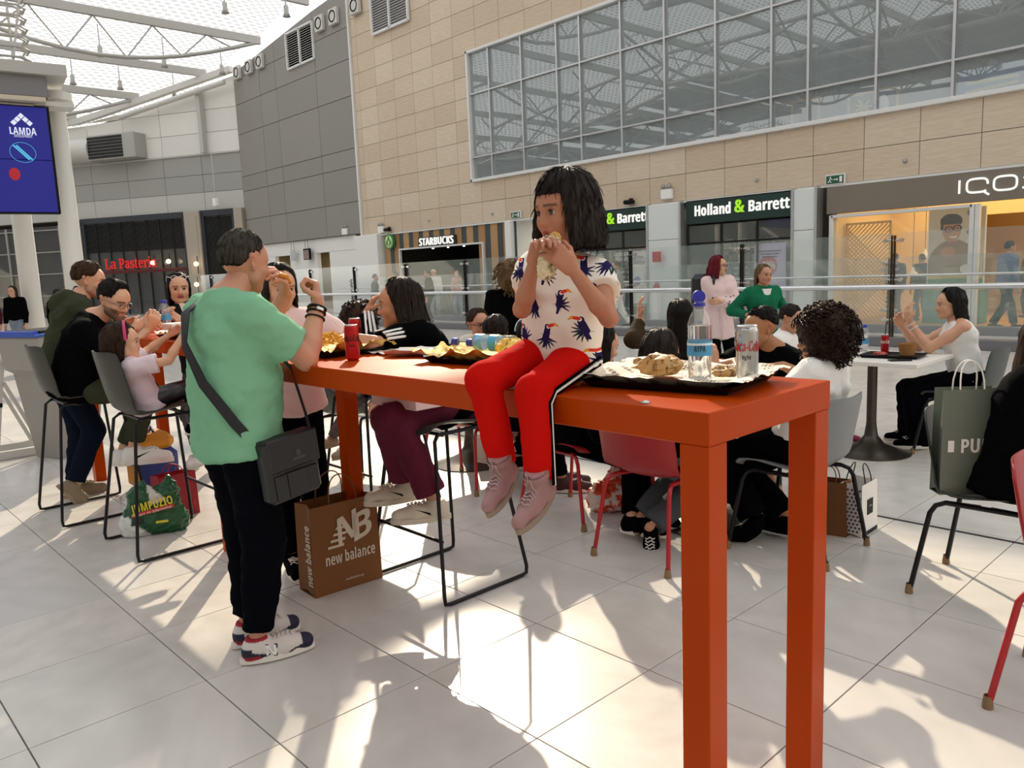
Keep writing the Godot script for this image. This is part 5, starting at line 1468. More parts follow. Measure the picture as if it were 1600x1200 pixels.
	letters("words", "M", 0.05, M.jumbo_red, t, Vector3(0.08, 0.06, 0.062), Basis(), 0.04, 0.002)
	# beside the grey chair
	t = paper_bag("small_brown_bag", "small brown paper bag beside the grey chair's leg", Vector3(4.16, 0, -1.90), -1.35, 0.20, 0.12, 0.30, M.brown_paper, M.brown_paper, M.brown_paper, 0.08)
	t = paper_bag("white_patterned_bag", "white paper bag with a black square and patterned side", Vector3(4.27, 0, -1.79), 0.03, 0.22, 0.13, 0.29, M.paper_white, M.paper_white, M.black_plastic, 0.10)
	part("black_square", one_box(Vector3(0.0, 0.155, 0.064), Vector3(0.075, 0.085, 0.003)), M.black_plastic, t)
	letters("square_words", "MAISON", 0.008, M.print_cream, t, Vector3(0, 0.16, 0.0665), Basis(), 0.036, 0.001)
	part("black_foot", one_box(Vector3(0.0, 0.012, 0.0655), Vector3(0.215, 0.022, 0.002)), M.black_plastic, t)
	b = MB.new()
	for i in 12:
		for k in 5: b.box(Vector3(-0.1115, 0.03 + 0.021 * i, -0.048 + 0.022 * k + (0.011 if i % 2 else 0.0)), Vector3(0.002, 0.011, 0.011), 0.0, Basis(Vector3.RIGHT, PI / 4))
	part("side_pattern", b, mat("pattern_violet", hexc("4a4460"), 0.7), t).set_meta("kind", "stuff")
	# grey-green bag standing on the slate chair
	t = paper_bag("grey_green_bag", "tall grey-green shopping bag with white handles on the slate chair", Vector3(3.72, 0.475, -1.10), -0.85, 0.25, 0.10, 0.46, M.plastic_grey, M.plastic_grey, M.paper_white, 0.12)
	for o in t.get_children():
		if String(o.name).begins_with("handle"): o.scale = Vector3(1, 1, 1)
	letters("words", "PULL", 0.06, M.paper_white, t, Vector3(0.03, 0.215, 0.052), Basis(), 0.15, 0.003, "Droid Sans", 700)
	part("letter_block", one_box(Vector3(-0.085, 0.215, 0.051), Vector3(0.025, 0.05, 0.003)), M.paper_white, t)
	# further bags between the tables
	t = paper_bag("white_shop_bag", "white paper bag with red letters under the far tables", Vector3(4.27, 0, -4.25), -0.6, 0.24, 0.1, 0.26, M.paper_white, M.paper_white, M.paper_white, 0.06)
	letters("words", "Hondos", 0.05, M.script_red, t, Vector3(-0.03, 0.18, 0.052), Basis(), 0.15, 0.002, "Droid Serif")
	t = paper_bag("plain_white_bag", "plain pale bag left of the white bag with red letters", Vector3(4.02, 0, -4.55), -0.75, 0.26, 0.12, 0.24, M.white_laminate, M.white_laminate, M.black_plastic, 0.05)
	t = thing("orange_plastic_bag", "crinkled orange and white plastic bag behind the red chair", "bag", Vector3(3.72, 0, -3.08))
	b = MB.new()
	blob([[Vector3(-0.05, 0.08, -0.05), Vector3(0.08, 0.1, 0.06), 0.10, 0.10, 0.05], [Vector3(0, 0.12, 0), Vector3(0.03, 0.26, 0.02), 0.09, 0.05, 0.05]], 0.012, b)
	ruffle(b, 28.0, 0.02)
	for k in b.v.size():
		b.v[k].y = maxf(b.v[k].y, 0.0)
		b.col[k] = lin(hexc("e2481c")) if wob.get_noise_3dv(b.v[k] * 9.0) > -0.12 else lin(hexc("f0dfd6"))
	part("body", b, M.carrier_print, t)
	t = thing("yellow_blue_bag", "yellow and blue school bag under the farther orange table", "bag", Vector3(1.98, 0, -6.1))
	part("body", one_box(Vector3(0, 0.16, 0), Vector3(0.28, 0.32, 0.3), 0.05), mat("bag_blue", hexc("23307a"), 0.6), t)
	part("flap", one_box(Vector3(-0.01, 0.36, 0), Vector3(0.27, 0.14, 0.28), 0.05), mat("bag_yellow", hexc("d08a1c"), 0.6), t)
	part("pocket", one_box(Vector3(-0.15, 0.12, 0), Vector3(0.04, 0.16, 0.22), 0.015), M.bag_yellow, t)
	b = MB.new(); b.tube([Vector3(0, 0.42, -0.05), Vector3(0, 0.47, 0), Vector3(0, 0.42, 0.05)], 0.01, 6)
	part("grab_handle", b, M.bag_blue, t)
class Field:
	# a distance field on a grid; tapered bones are joined with a smooth minimum, then skinned as surface nets
	var lo := Vector3.ZERO
	var h := 0.01
	var nx := 0
	var ny := 0
	var nz := 0
	var f := PackedFloat32Array()
	func _init(a: Vector3, b: Vector3, cell: float) -> void:
		lo = a; h = cell
		nx = int((b.x - a.x) / h) + 2; ny = int((b.y - a.y) / h) + 2; nz = int((b.z - a.z) / h) + 2
		f.resize(nx * ny * nz)
		f.fill(9.0)
	func span(a: Vector3, b: Vector3) -> Array:
		return [maxi(0, int((a.x - lo.x) / h)), mini(nx - 1, int((b.x - lo.x) / h) + 1), maxi(0, int((a.y - lo.y) / h)), mini(ny - 1, int((b.y - lo.y) / h) + 1), maxi(0, int((a.z - lo.z) / h)), mini(nz - 1, int((b.z - lo.z) / h) + 1)]
	func cap(a: Vector3, b: Vector3, ra: float, rb: float, k: float, flat_a := false, flat_b := false) -> void:
		var m := maxf(ra, rb) + k + h * 2.0
		var s := span(a.min(b) - Vector3.ONE * m, a.max(b) + Vector3.ONE * m)
		var bx := b.x - a.x; var by := b.y - a.y; var bz := b.z - a.z
		var ll := maxf(bx * bx + by * by + bz * bz, 1e-9)
		var inv := 1.0 / ll
		var ln := sqrt(ll)
		var dr := rb - ra
		var k4 := 0.25 / maxf(k, 1e-6)
		for iz in range(s[4], s[5] + 1):
			var pz := lo.z + iz * h - a.z
			for iy in range(s[2], s[3] + 1):
				var py := lo.y + iy * h - a.y
				var tyz := py * by + pz * bz
				var i: int = (iz * ny + iy) * nx + s[0]
				var px: float = lo.x + s[0] * h - a.x
				for ix in range(s[0], s[1] + 1):
					var t0 := (px * bx + tyz) * inv
					var t := clampf(t0, 0.0, 1.0)
					var dx := px - bx * t; var dy := py - by * t; var dz := pz - bz * t
					var d := sqrt(dx * dx + dy * dy + dz * dz) - ra - dr * t
					if flat_b: d = maxf(d, (t0 - 1.0) * ln)
					if flat_a: d = maxf(d, -t0 * ln)
					var o := f[i]
					var e := k - absf(o - d)
					if e > 0.0: f[i] = minf(o, d) - e * e * k4
					elif d < o: f[i] = d
					px += h
					i += 1
	func ell(c: Vector3, r: Vector3, k: float, dig := false, turn := Basis()) -> void:
		var mr := maxf(r.x, maxf(r.y, r.z))
		var m := Vector3.ONE * (mr + k + h * 2.0)
		var s := span(c - m, c + m)
		var k4 := 0.25 / maxf(k, 1e-6)
		var q := turn.transposed()
		for iz in range(s[4], s[5] + 1):
			for iy in range(s[2], s[3] + 1):
				var i: int = (iz * ny + iy) * nx + s[0]
				for ix in range(s[0], s[1] + 1):
					var p := q * (Vector3(lo.x + ix * h, lo.y + iy * h, lo.z + iz * h) - c) / r
					var k0 := p.length()
					var d := k0 * (k0 - 1.0) / maxf((p / r).length(), 1e-6)
					var o := f[i]
					if dig:
						var e2 := k - absf(o + d)
						var mx := maxf(o, -d)
						f[i] = mx + e2 * e2 * k4 if e2 > 0.0 else mx
					else:
						var e := k - absf(o - d)
						if e > 0.0: f[i] = minf(o, d) - e * e * k4
						elif d < o: f[i] = d
					i += 1
	func above(p: Vector3, n: Vector3) -> void:
		# keeps what lies on the side that n points to
		for iz in nz:
			for iy in ny:
				var i := (iz * ny + iy) * nx
				for ix in nx:
					if f[i] < h * 4.0: f[i] = maxf(f[i], -(Vector3(lo.x + ix * h, lo.y + iy * h, lo.z + iz * h) - p).dot(n))
					i += 1
	func skin(mb: MB, xf: Transform3D, paint = null) -> void:
		var at := PackedInt32Array()
		at.resize(f.size())
		at.fill(-1)
		var near := h * 2.2
		var sy := nx; var sz := nx * ny
		var painted: bool = paint != null
		for iz in nz - 1:
			for iy in ny - 1:
				var i := (iz * ny + iy) * nx
				for ix in nx - 1:
					var v0 := f[i]
					if absf(v0) < near:
						var a := [v0, f[i + 1], f[i + sy], f[i + sy + 1], f[i + sz], f[i + sz + 1], f[i + sz + sy], f[i + sz + sy + 1]]
						var neg := 0
						for q in 8:
							if a[q] < 0.0: neg += 1
						if neg > 0 and neg < 8:
							var sum := Vector3.ZERO
							var n := 0
							for e in EDGES:
								var va: float = a[e[0]]; var vb: float = a[e[1]]
								if (va < 0.0) != (vb < 0.0):
									var t := va / (va - vb)
									var pa: Vector3 = CORN[e[0]]
									sum += pa + (CORN[e[1]] - pa) * t
									n += 1
							var p := lo + (Vector3(ix, iy, iz) + sum / n) * h
							if painted: mb.c = paint.call(p)
							at[i] = mb.p(xf * p, Vector2(p.x, p.y))
					i += 1
		for iz in range(1, nz - 1):
			for iy in range(1, ny - 1):
				var i := (iz * ny + iy) * nx
				for ix in range(1, nx - 1):
					i += 1
					var v0 := f[i]
					if absf(v0) > near: continue
					var s0 := v0 < 0.0
					if s0 != (f[i + 1] < 0.0): four(mb, at[i], at[i - sy], at[i - sy - sz], at[i - sz], s0)
					if s0 != (f[i + sy] < 0.0): four(mb, at[i], at[i - sz], at[i - sz - 1], at[i - 1], s0)
					if s0 != (f[i + sz] < 0.0): four(mb, at[i], at[i - 1], at[i - 1 - sy], at[i - sy], s0)
	func four(mb: MB, a: int, b: int, c: int, d: int, flip: bool) -> void:
		if a < 0 or b < 0 or c < 0 or d < 0: return
		if not flip:
			mb.t3(a, c, b); mb.t3(a, d, c)
		else:
			mb.t3(a, b, c); mb.t3(a, c, d)
	const CORN := [Vector3(0, 0, 0), Vector3(1, 0, 0), Vector3(0, 1, 0), Vector3(1, 1, 0), Vector3(0, 0, 1), Vector3(1, 0, 1), Vector3(0, 1, 1), Vector3(1, 1, 1)]
	const EDGES := [[0, 1], [2, 3], [4, 5], [6, 7], [0, 2], [1, 3], [4, 6], [5, 7], [0, 4], [1, 5], [2, 6], [3, 7]]

func blob(bones: Array, cell: float, mb: MB, paint = null, xf := Transform3D()) -> void:
	# each bone: [a, b, radius at a, radius at b, blend, flat end at a, flat end at b]
	if bones.is_empty(): return
	var lo = Vector3.ONE * 99.0; var hi = -lo
	for q in bones:
		var r = maxf(q[2], q[3]) + cell * 3.0
		lo = lo.min(q[0] - Vector3.ONE * r).min(q[1] - Vector3.ONE * r)
		hi = hi.max(q[0] + Vector3.ONE * r).max(q[1] + Vector3.ONE * r)
	var fd = Field.new(lo, hi, cell)
	for q in bones:
		fd.cap(q[0], q[1], q[2], q[3], q[4] if q.size() > 4 else 0.03, q[5] if q.size() > 5 else false, q[6] if q.size() > 6 else false)
	fd.skin(mb, xf, paint)

func ruffle(mb: MB, freq: float, amp: float, from := 0) -> void:
	# cloth folds: pushes vertices in and out along their normals
	var n = PackedVector3Array(); n.resize(mb.v.size())
	for k in range(0, mb.ix.size(), 3):
		var a = mb.ix[k]; var b = mb.ix[k + 1]; var d = mb.ix[k + 2]
		var w = (mb.v[d] - mb.v[a]).cross(mb.v[b] - mb.v[a])
		n[a] += w; n[b] += w; n[d] += w
	for k in range(from, mb.v.size()):
		var q = mb.v[k] * freq
		var z = wob.get_noise_3d(q.x, q.y * 1.7, q.z) + 0.5 * wob.get_noise_3d(q.z * 2.1 + 30.0, q.x * 2.1, q.y * 2.6)
		mb.v[k] += n[k].normalized() * (z * amp)

func ik(a: Vector3, goal: Vector3, l1: float, l2: float, hint: Vector3) -> Array:
	var d = goal - a
	var ln = clampf(d.length(), absf(l1 - l2) + 0.01, (l1 + l2) * 0.995)
	var u = d.normalized()
	var x = (l1 * l1 - l2 * l2 + ln * ln) / (2.0 * ln)
	var y = sqrt(maxf(l1 * l1 - x * x, 0.0))
	var w = (hint - u * hint.dot(u)).normalized()
	return [a + u * x + w * y, a + u * ln]

func lin(c: Color) -> Color: return c.srgb_to_linear()

func hand_bones(w: Vector3, F: Vector3, N: Vector3, thumb: float, s: float, curl, spread := 0.0) -> Array:
	# w wrist, F along the hand, N out of the palm, thumb +1 / -1: its side along F x N
	F = F.normalized()
	N = (N - F * N.dot(F)).normalized()
	var T = F.cross(N) * thumb
	var o = []
	var offs = [0.030, 0.010, -0.010, -0.028]
	var lens = [0.92, 1.0, 0.95, 0.76]
	for k in 4:
		var c: float = curl[k] if curl is Array else curl
		var base: Vector3 = w + F * (0.088 - 0.004 * absf(k - 1)) * s + T * offs[k] * s
		o.append([w + T * offs[k] * s * 0.55 + F * 0.012 * s, base, 0.0165 * s, 0.0125 * s, 0.012 * s])
		var dir = F + T * (1.5 - k) * spread
		var p = base
		var ang = 0.0
		for j in 3:
			ang += c * [0.85, 1.1, 0.75][j]
			var dd = (dir * cos(ang) + N * sin(ang)).normalized()
			var e = p + dd * [0.043, 0.027, 0.022][j] * lens[k] * s
			o.append([p, e, [0.0098, 0.0088, 0.0080][j] * s, [0.0090, 0.0082, 0.0072][j] * s, 0.004 * s])
			p = e
	var ct: float = curl[4] if curl is Array and curl.size() > 4 else (curl[0] if curl is Array else curl)
	var tb = w + F * 0.028 * s + T * 0.026 * s
	var t1 = (F * 0.62 + T * (0.75 - 0.35 * ct) + N * (0.25 + 0.45 * ct)).normalized()
	var tm = tb + t1 * 0.042 * s
	var t2 = (F * 0.85 + T * (0.35 - 0.55 * ct) + N * (0.2 + 0.5 * ct)).normalized()
	o.append([w + F * 0.01 * s, tb, 0.017 * s, 0.0165 * s, 0.012 * s])
	o.append([tb, tm, 0.0145 * s, 0.0110 * s, 0.006 * s])
	o.append([tm, tm + t2 * 0.034 * s, 0.0105 * s, 0.0082 * s, 0.004 * s])
	return o

func head_mesh(mb: MB, at: Transform3D, hs: float, cell: float, skin: Color, o: Dictionary) -> void:
	# head frame: x to the person's left when facing +z ... the face looks along +z, y up
	var fd = Field.new(Vector3(-0.11, -0.17, -0.13), Vector3(0.11, 0.14, 0.14), cell / hs)
	var fem: bool = o.get("fem", false)
	var kid: bool = o.get("kid", false)
	fd.ell(Vector3(0, 0.032, -0.014), Vector3(0.074, 0.087, 0.094), 0.02)
	fd.ell(Vector3(0, -0.032, 0.022), Vector3(0.060 if not fem else 0.057, 0.072, 0.062), 0.03)
	fd.ell(Vector3(0, 0.03, 0.045), Vector3(0.058, 0.05, 0.045), 0.03)
	var jaw = 0.046 if not fem else 0.040
	if kid: jaw = 0.044
	fd.cap(Vector3(-jaw, -0.062, 0.012), Vector3(0, -0.088, 0.060), 0.020, 0.020, 0.03)
	fd.cap(Vector3(jaw, -0.062, 0.012), Vector3(0, -0.088, 0.060), 0.020, 0.020, 0.03)
	for s in [-1.0, 1.0]:
		fd.ell(Vector3(0.036 * s, -0.028, 0.058), Vector3(0.024, 0.022, 0.020), 0.025)
		fd.cap(Vector3(0.012 * s, 0.022, 0.084), Vector3(0.046 * s, 0.020, 0.066), 0.009, 0.007, 0.014)
		fd.ell(Vector3(0.031 * s, 0.002, 0.088), Vector3(0.016, 0.010, 0.011), 0.012, true)
		# ears
		if o.get("noear", false): continue
		fd.cap(Vector3(0.071 * s, 0.012, -0.014), Vector3(0.080 * s, 0.022, -0.028), 0.009, 0.009, 0.006)
		fd.cap(Vector3(0.080 * s, 0.022, -0.028), Vector3(0.074 * s, -0.028, -0.010), 0.009, 0.008, 0.008)
		fd.ell(Vector3(0.083 * s, 0.004, -0.016), Vector3(0.008, 0.016, 0.009), 0.005, true)
	var nz = 0.010 if kid else 0.0
	fd.cap(Vector3(0, 0.008, 0.080), Vector3(0, -0.030, 0.101 - nz), 0.0085, 0.0115, 0.010)
	for s in [-1.0, 1.0]: fd.ell(Vector3(0.011 * s, -0.034, 0.090 - nz * 0.6), Vector3(0.009, 0.008, 0.011), 0.008)
	var open: float = o.get("mouth", 0.0)
	fd.cap(Vector3(-0.020, -0.054, 0.077), Vector3(0.0, -0.052, 0.086), 0.0065, 0.0075, 0.008)
	fd.cap(Vector3(0.020, -0.054, 0.077), Vector3(0.0, -0.052, 0.086), 0.0065, 0.0075, 0.008)
	fd.cap(Vector3(-0.017, -0.064 - open, 0.076), Vector3(0.017, -0.064 - open, 0.076), 0.0075, 0.0075, 0.008)
	if open > 0.0: fd.ell(Vector3(0, -0.059 - open * 0.5, 0.088), Vector3(0.017, 0.005 + open * 0.5, 0.022), 0.004, true)
	else: fd.ell(Vector3(0, -0.0585, 0.092), Vector3(0.024, 0.0016, 0.012), 0.003, true)
	if o.get("beard", false):
		fd.cap(Vector3(-0.058, -0.045, 0.018), Vector3(0, -0.097, 0.064), 0.016, 0.022, 0.02)
		fd.cap(Vector3(0.058, -0.045, 0.018), Vector3(0, -0.097, 0.064), 0.016, 0.022, 0.02)
	var hair: Color = o.get("brow", Color(0.03, 0.02, 0.015))
	var lips: Color = o.get("lips", skin.lerp(Color(0.45, 0.10, 0.10), 0.45))
	var beard: bool = o.get("beard", false)
	var stub: float = 0.75 if beard else o.get("stubble", 0.0)
	var red: Color = skin.lerp(Color(0.6, 0.12, 0.08), 0.22)
	var bw = 0.0040 if fem or kid else 0.0056
	fd.skin(mb, at * Transform3D(Basis.from_scale(Vector3.ONE * hs), Vector3.ZERO), func(p: Vector3):
		var ax = absf(p.x)
		if p.z > 0.05:
			if ax < 0.055 and ax > 0.010 and absf(p.y - (0.0235 - 0.12 * maxf(0.0, ax - 0.036))) < bw: return hair.lerp(skin, 0.25)
			if ax < 0.025 - absf(p.y + 0.058) * 0.4 and p.y < -0.0475 and p.y > -0.0725 - open: return lips
			if ax > 0.018 and ax < 0.045 and absf(p.y - 0.002) < 0.0075 and p.z > 0.06 and o.get("far", false): return hair
		if stub > 0.0 and p.y < -0.028 - 0.5 * maxf(0.0, ax - 0.03) * -1.0 * 0.0 and p.z > -0.02:
			var low = p.y < -0.070 or (ax > 0.036 and p.y < -0.02 + (0.058 - ax) * -0.9) or (p.y < -0.040 and p.y > -0.050 and ax < 0.032 and p.z > 0.06) or (p.y < -0.05 and ax > 0.026)
			if low: return skin.lerp(hair, stub)
		if ax > 0.074 or (p.y < -0.02 and p.y > -0.045 and ax < 0.015 and p.z > 0.085): return red
		return skin)

func eyes(parent: Node, at: Transform3D, hs: float, look := Vector3(0, 0, 1), iris := Color(0.05, 0.03, 0.02)) -> void:
	for s in [-1.0, 1.0]:
		var e = MB.new()
		var c = at * (Vector3(0.031 * s, 0.002, 0.0755) * hs)
		var d = (at.basis * look).normalized()
		var up = at.basis.y.normalized()
		for j in 9:
			var th = PI * j / 8.0
			var rr = sin(th); var zz = cos(th)
			e.c = iris if zz > 0.66 else Color(0.45, 0.40, 0.37)
			var x = d.cross(up).normalized()
			var i = e.ring(c + d * zz * 0.0108 * hs, x * rr * 0.0108 * hs + Vector3.ONE * 1e-6, x.cross(d) * rr * 0.0108 * hs, 12)
			if j > 0: e.weave(i, i - 12, 12)
		part("eye", e, M.eye, parent)
		var lid = MB.new()
		var pts = []
		for q in 7:
			var w = -0.9 + 1.8 * q / 6.0
			pts.append(at * (Vector3(0.031 * s + 0.0125 * sin(w), 0.002 + 0.0066 * cos(w), 0.0755 + 0.0104 * cos(w)) * hs))
		lid.tube(pts, 0.0016 * hs, 5)
		part("lashes", lid, M.lash, parent)

func hair_cap(mb: MB, at: Transform3D, hs: float, o: Dictionary) -> void:
	# a shell of strands from the crown over the skull; it hangs on where a length is given
	var n: int = o.get("n", 72)
	var tf = deg_to_rad(o.get("front", 48.0)); var ts = deg_to_rad(o.get("side", 88.0)); var tb = deg_to_rad(o.get("back", 118.0))
	var ln: float = o.get("len", 0.0)
	var from = deg_to_rad(o.get("from", 60.0))
	var thick: float = o.get("thick", 0.012)
	var flare: float = o.get("flare", 0.0)
	var rough: float = o.get("rough", 0.004)
	var bk: float = o.get("backward", 0.0)
	var down: Vector3 = at.basis.inverse() * o.get("down", Vector3.DOWN)
	var centre = Vector3(0, 0.026, -0.014)
	var rad = Vector3(0.074 + thick, 0.093 + thick, 0.094 + thick)
	var k1 = 12
	var k2: int = 10 if ln > 0.0 else 0
	var nf = FastNoiseLite.new()
	nf.seed = o.get("seed", 4)
	nf.frequency = 1.0
	var rows = k1 + k2 + 4
	var first = mb.v.size()
	for i in n:
		var phi = TAU * i / n - PI
		var ap = absf(phi)
		var th = lerpf(tf, ts, smoothstep(deg_to_rad(o.get("f0", 28.0)), deg_to_rad(o.get("f1", 62.0)), ap))
		th = lerpf(th, tb, smoothstep(deg_to_rad(80), deg_to_rad(130), ap))
		th += deg_to_rad(2.2) * nf.get_noise_2d(i * 1.9, 3.0)
		var hang = ln * smoothstep(from - 0.10, from + 0.10, ap)
		if hang > 0.0: th = lerpf(th, deg_to_rad(96), smoothstep(from - 0.10, from + 0.10, ap))
		hang *= 1.0 + 0.06 * nf.get_noise_2d(i * 2.3, 9.0)
		var strand = nf.get_noise_2d(i * 3.1 * 72.0 / n, 0.5) + 0.6 * nf.get_noise_2d(i * 7.7 * 72.0 / n, 4.0)
		var dirv = Vector3(sin(phi), 0, cos(phi))
		var last = Vector3.ZERO
		for r in rows:
			var p = Vector3.ZERO
			if r <= k1:
				var w = th * r / k1
				var sw = strand + 0.5 * nf.get_noise_2d(i * 2.0, w * 4.0)
				var g = 1.0 + rough * 10.0 * sw * minf(1.0, w * 2.0) * 0.7
				p = centre + Vector3(dirv.x * sin(w) * rad.x, cos(w) * rad.y, dirv.z * sin(w) * rad.z) * g
				if hang <= 0.0 and r > 5: p -= (p - centre).normalized() * thick * o.get("taper", 0.85) * pow((r - 5.0) / (k1 - 5.0), 1.4)
				last = p
			elif r <= k1 + k2:
				var u = float(r - k1) / maxi(k2, 1)
				var sway = rough * (strand + 0.8 * nf.get_noise_2d(i * 2.0, u * 5.0 + 7.0)) * 1.4
				p = last + down * hang * u + (dirv * (flare * sin(u * PI * 0.62) + sway)) * minf(1.0, hang * 12.0) + Vector3(0, 0, -bk * u * u)
				if u > 0.8: p -= dirv * (u - 0.8) * 0.03 * minf(1.0, hang * 12.0)
			else:
				# the inside, back up behind the tips
				var q = r - k1 - k2
				var b: Vector3 = mb.v[mb.v.size() - 1 - (2 * q - 2 if k2 > 0 else 2 * q - 1)] if false else Vector3.ZERO
				var src = k1 + k2 - q * (3 if k2 > 0 else 2)
				b = at.affine_inverse() * mb.v[first + i * rows + maxi(src, 0)] / hs
				p = b - (b - Vector3(0, minf(b.y, 0.03), -0.014)).normalized() * (thick * 0.9 + 0.004)
			mb.p(at * (p * hs), Vector2(float(i) / n, float(r) / rows))
	for i in n:
		var a = first + i * rows; var b = first + ((i + 1) % n) * rows
		for r in rows - 1:
			mb.t3(a + r, a + r + 1, b + r + 1); mb.t3(a + r, b + r + 1, b + r)
	# loose strands lying on the shell
	var g = RandomNumberGenerator.new(); g.seed = o.get("seed", 4)
	var mid = at * (centre * hs)
	for k in o.get("tufts", n * 5):
		var i = g.randi_range(0, n - 1)
		var r = g.randi_range(1, k1 + k2 - 1)
		var p0 = mb.v[first + i * rows + r]; var p1 = mb.v[first + i * rows + mini(r + 1, k1 + k2)]
		var dr = (p1 - p0).normalized()
		var up = (p0 - Vector3(mid.x, minf(mid.y, p0.y), mid.z)).normalized()
		var ln2 = g.randf_range(0.014, 0.030) * hs * (1.6 if ln > 0.0 else 1.0)
		var sd = dr.cross(up) * g.randf_range(-0.35, 0.35)
		var q1 = p0 + (dr + sd * 0.5 + up * g.randf_range(0.02, 0.16)) * ln2 * 0.55
		var th2 = 0.0016 * hs
		mb.tube([p0 - up * 0.001, q1, q1 + (dr + sd - up * 0.08) * ln2 * 0.45], [th2, th2 * 0.9, th2 * 0.25], 3, false)

func curl_hair(mb: MB, at: Transform3D, c: Vector3, r: Vector3, count: int, thick: float, sd: int, keep: Callable) -> void:
	# springy ringlets on a rounded mass
	var g = RandomNumberGenerator.new(); g.seed = sd
	var nf = FastNoiseLite.new(); nf.seed = sd; nf.frequency = 22.0
	var base = mb.v.size()
	mb.ball(Vector3.ZERO, Vector3.ONE, 40, 26)
	for k in range(base, mb.v.size()):
		var q = mb.v[k]
		var w = c + q * r * 0.93
		mb.v[k] = at * (c + q * r * (0.9 + 0.16 * nf.get_noise_3dv(w)))
	for k in count:
		var q = Vector3(g.randfn(), g.randfn(), g.randfn()).normalized()
		if not keep.call(q): continue
		var root = c + q * r * 0.9
		var out = (q * r).normalized()
		var drop = Vector3(out.x, out.y * 0.3 - 0.75, out.z).normalized()
		var x = drop.cross(Vector3(0.3, 0.2, 0.9)).normalized(); var y = x.cross(drop)
		var path = []
		var ph = g.randf() * TAU
		var ln = g.randf_range(0.03, 0.055)
		for j in 9:
			var u = j / 8.0
			path.append(at * (root + out * 0.012 + drop * ln * u + (x * cos(ph + u * 8.0) + y * sin(ph + u * 8.0)) * 0.009))
		mb.tube(path, [thick, thick, thick, thick, thick, thick, thick * 0.9, thick * 0.7, thick * 0.4], 4, false)

var shoe_cache = {}
func shoe_mesh(kind: String) -> Array:
	# [upper, sole, laces] in the foot's own frame: toes along +x, sole at y = 0, ankle above the origin
	if shoe_cache.has(kind): return shoe_cache[kind]
	var up = MB.new()
	var lo = Vector3(-0.09, -0.02, -0.08); var hi = Vector3(0.25, 0.22, 0.08)
	var f = Field.new(lo, hi, 0.0045 if kind == "runner" else 0.006)
	var high = kind == "boot"
	var paint = null
	if kind == "runner":
		paint = func(p: Vector3):
			if p.y > 0.094 and p.x < 0.035: return lin(hexc("a01c2e"))
			if p.y < 0.034 and p.x < 0.0: return lin(hexc("9c1c2c"))
			if p.x < -0.032 and p.y < 0.066: return lin(hexc("1d2138"))
			if p.x < 0.035 and p.x > -0.055 and p.y < 0.052 - 0.3 * (p.x + 0.03): return lin(hexc("1d2138"))
			if p.x > 0.165 or (p.x > 0.11 and p.y < 0.026 + 0.25 * (p.x - 0.11)): return lin(hexc("1d2138"))
			return lin(hexc("d6d0cb"))
	f.cap(Vector3(-0.03, 0.055, 0), Vector3(0.10, 0.045, 0), 0.036, 0.040, 0.02)
	f.cap(Vector3(0.10, 0.045, 0), Vector3(0.185, 0.036, 0.004), 0.040, 0.033, 0.03)
	f.cap(Vector3(-0.03, 0.03, 0), Vector3(0.10, 0.03, 0), 0.033, 0.038, 0.02)
	f.cap(Vector3(0.0, 0.07, 0), Vector3(-0.004, 0.15 if high else 0.105, 0), 0.042, 0.047 if high else 0.041, 0.03, false, true)
	if high: f.cap(Vector3(0.05, 0.06, 0), Vector3(0.015, 0.15, 0), 0.03, 0.034, 0.03, false, true)
	f.above(Vector3(0, 0.014, 0), Vector3.UP)
	f.skin(up, Transform3D(), paint)
	var so = MB.new()
	var ol = PackedVector2Array()
	for k in 28:
		var w = TAU * k / 28.0
		var x = 0.073 + 0.150 * cos(w)
		var z = (0.040 + 0.007 * cos(w - 0.3) - 0.006 * cos(2.0 * w + 0.6)) * sin(w)
		ol.append(Vector2(x, z))
	so.plate(ol, 0.026, Transform3D(Basis(Vector3.RIGHT, Vector3(0, 0, -1), Vector3.UP), Vector3(0, 0.026, 0)))
	var la = MB.new()
	var top_y = func(x: float, z: float) -> float:
		var iy = f.ny - 2
		var ix = clampi(int((x - f.lo.x) / f.h), 0, f.nx - 1); var iz = clampi(int((z - f.lo.z) / f.h), 0, f.nz - 1)
		while iy > 0 and f.f[(iz * f.ny + iy) * f.nx + ix] > 0.0: iy -= 1
		return f.lo.y + (iy + 1) * f.h
	for k in 5:
		var x = 0.060 + 0.018 * k
		var pts = []
		for q in 7:
			var z = -0.026 + 0.052 * q / 6.0
			var xx = x + 0.006 * sin(q * 1.6 + k)
			pts.append(Vector3(xx, top_y.call(xx, z) + 0.002, z))
		la.tube(pts, 0.0038, 5)
	shoe_cache[kind] = [up.mesh(), so.mesh(), la.mesh()]
	return shoe_cache[kind]

func shoe(parent: Node, kind: String, ankle: Vector3, fwd: Vector3, up: Vector3, s: float, mu: Material, ms: Material, ml: Material) -> MeshInstance3D:
	var x = (fwd - up * fwd.dot(up)).normalized()
	var b = Basis(x, up.normalized(), x.cross(up).normalized()) * Basis.from_scale(Vector3.ONE * s)
	var m = shoe_mesh(kind)
	var o = part("shoe", m[0], mu, parent, ankle - up.normalized() * 0.088 * s, b)
	part("sole", m[1], ms, o)
	part("laces", m[2], ml, o)
	return o

func dress(called: String, bones: Array, cell: float, m: Material, parent: Node, fold := 0.006, uvf = null) -> MeshInstance3D:
	var mb = MB.new()
	blob(bones, cell, mb)
	if fold > 0.0: ruffle(mb, 6.5, fold)
	if uvf != null:
		for k in mb.v.size(): mb.uv[k] = uvf.call(mb.v[k])
	return part(called, mb, m, parent)

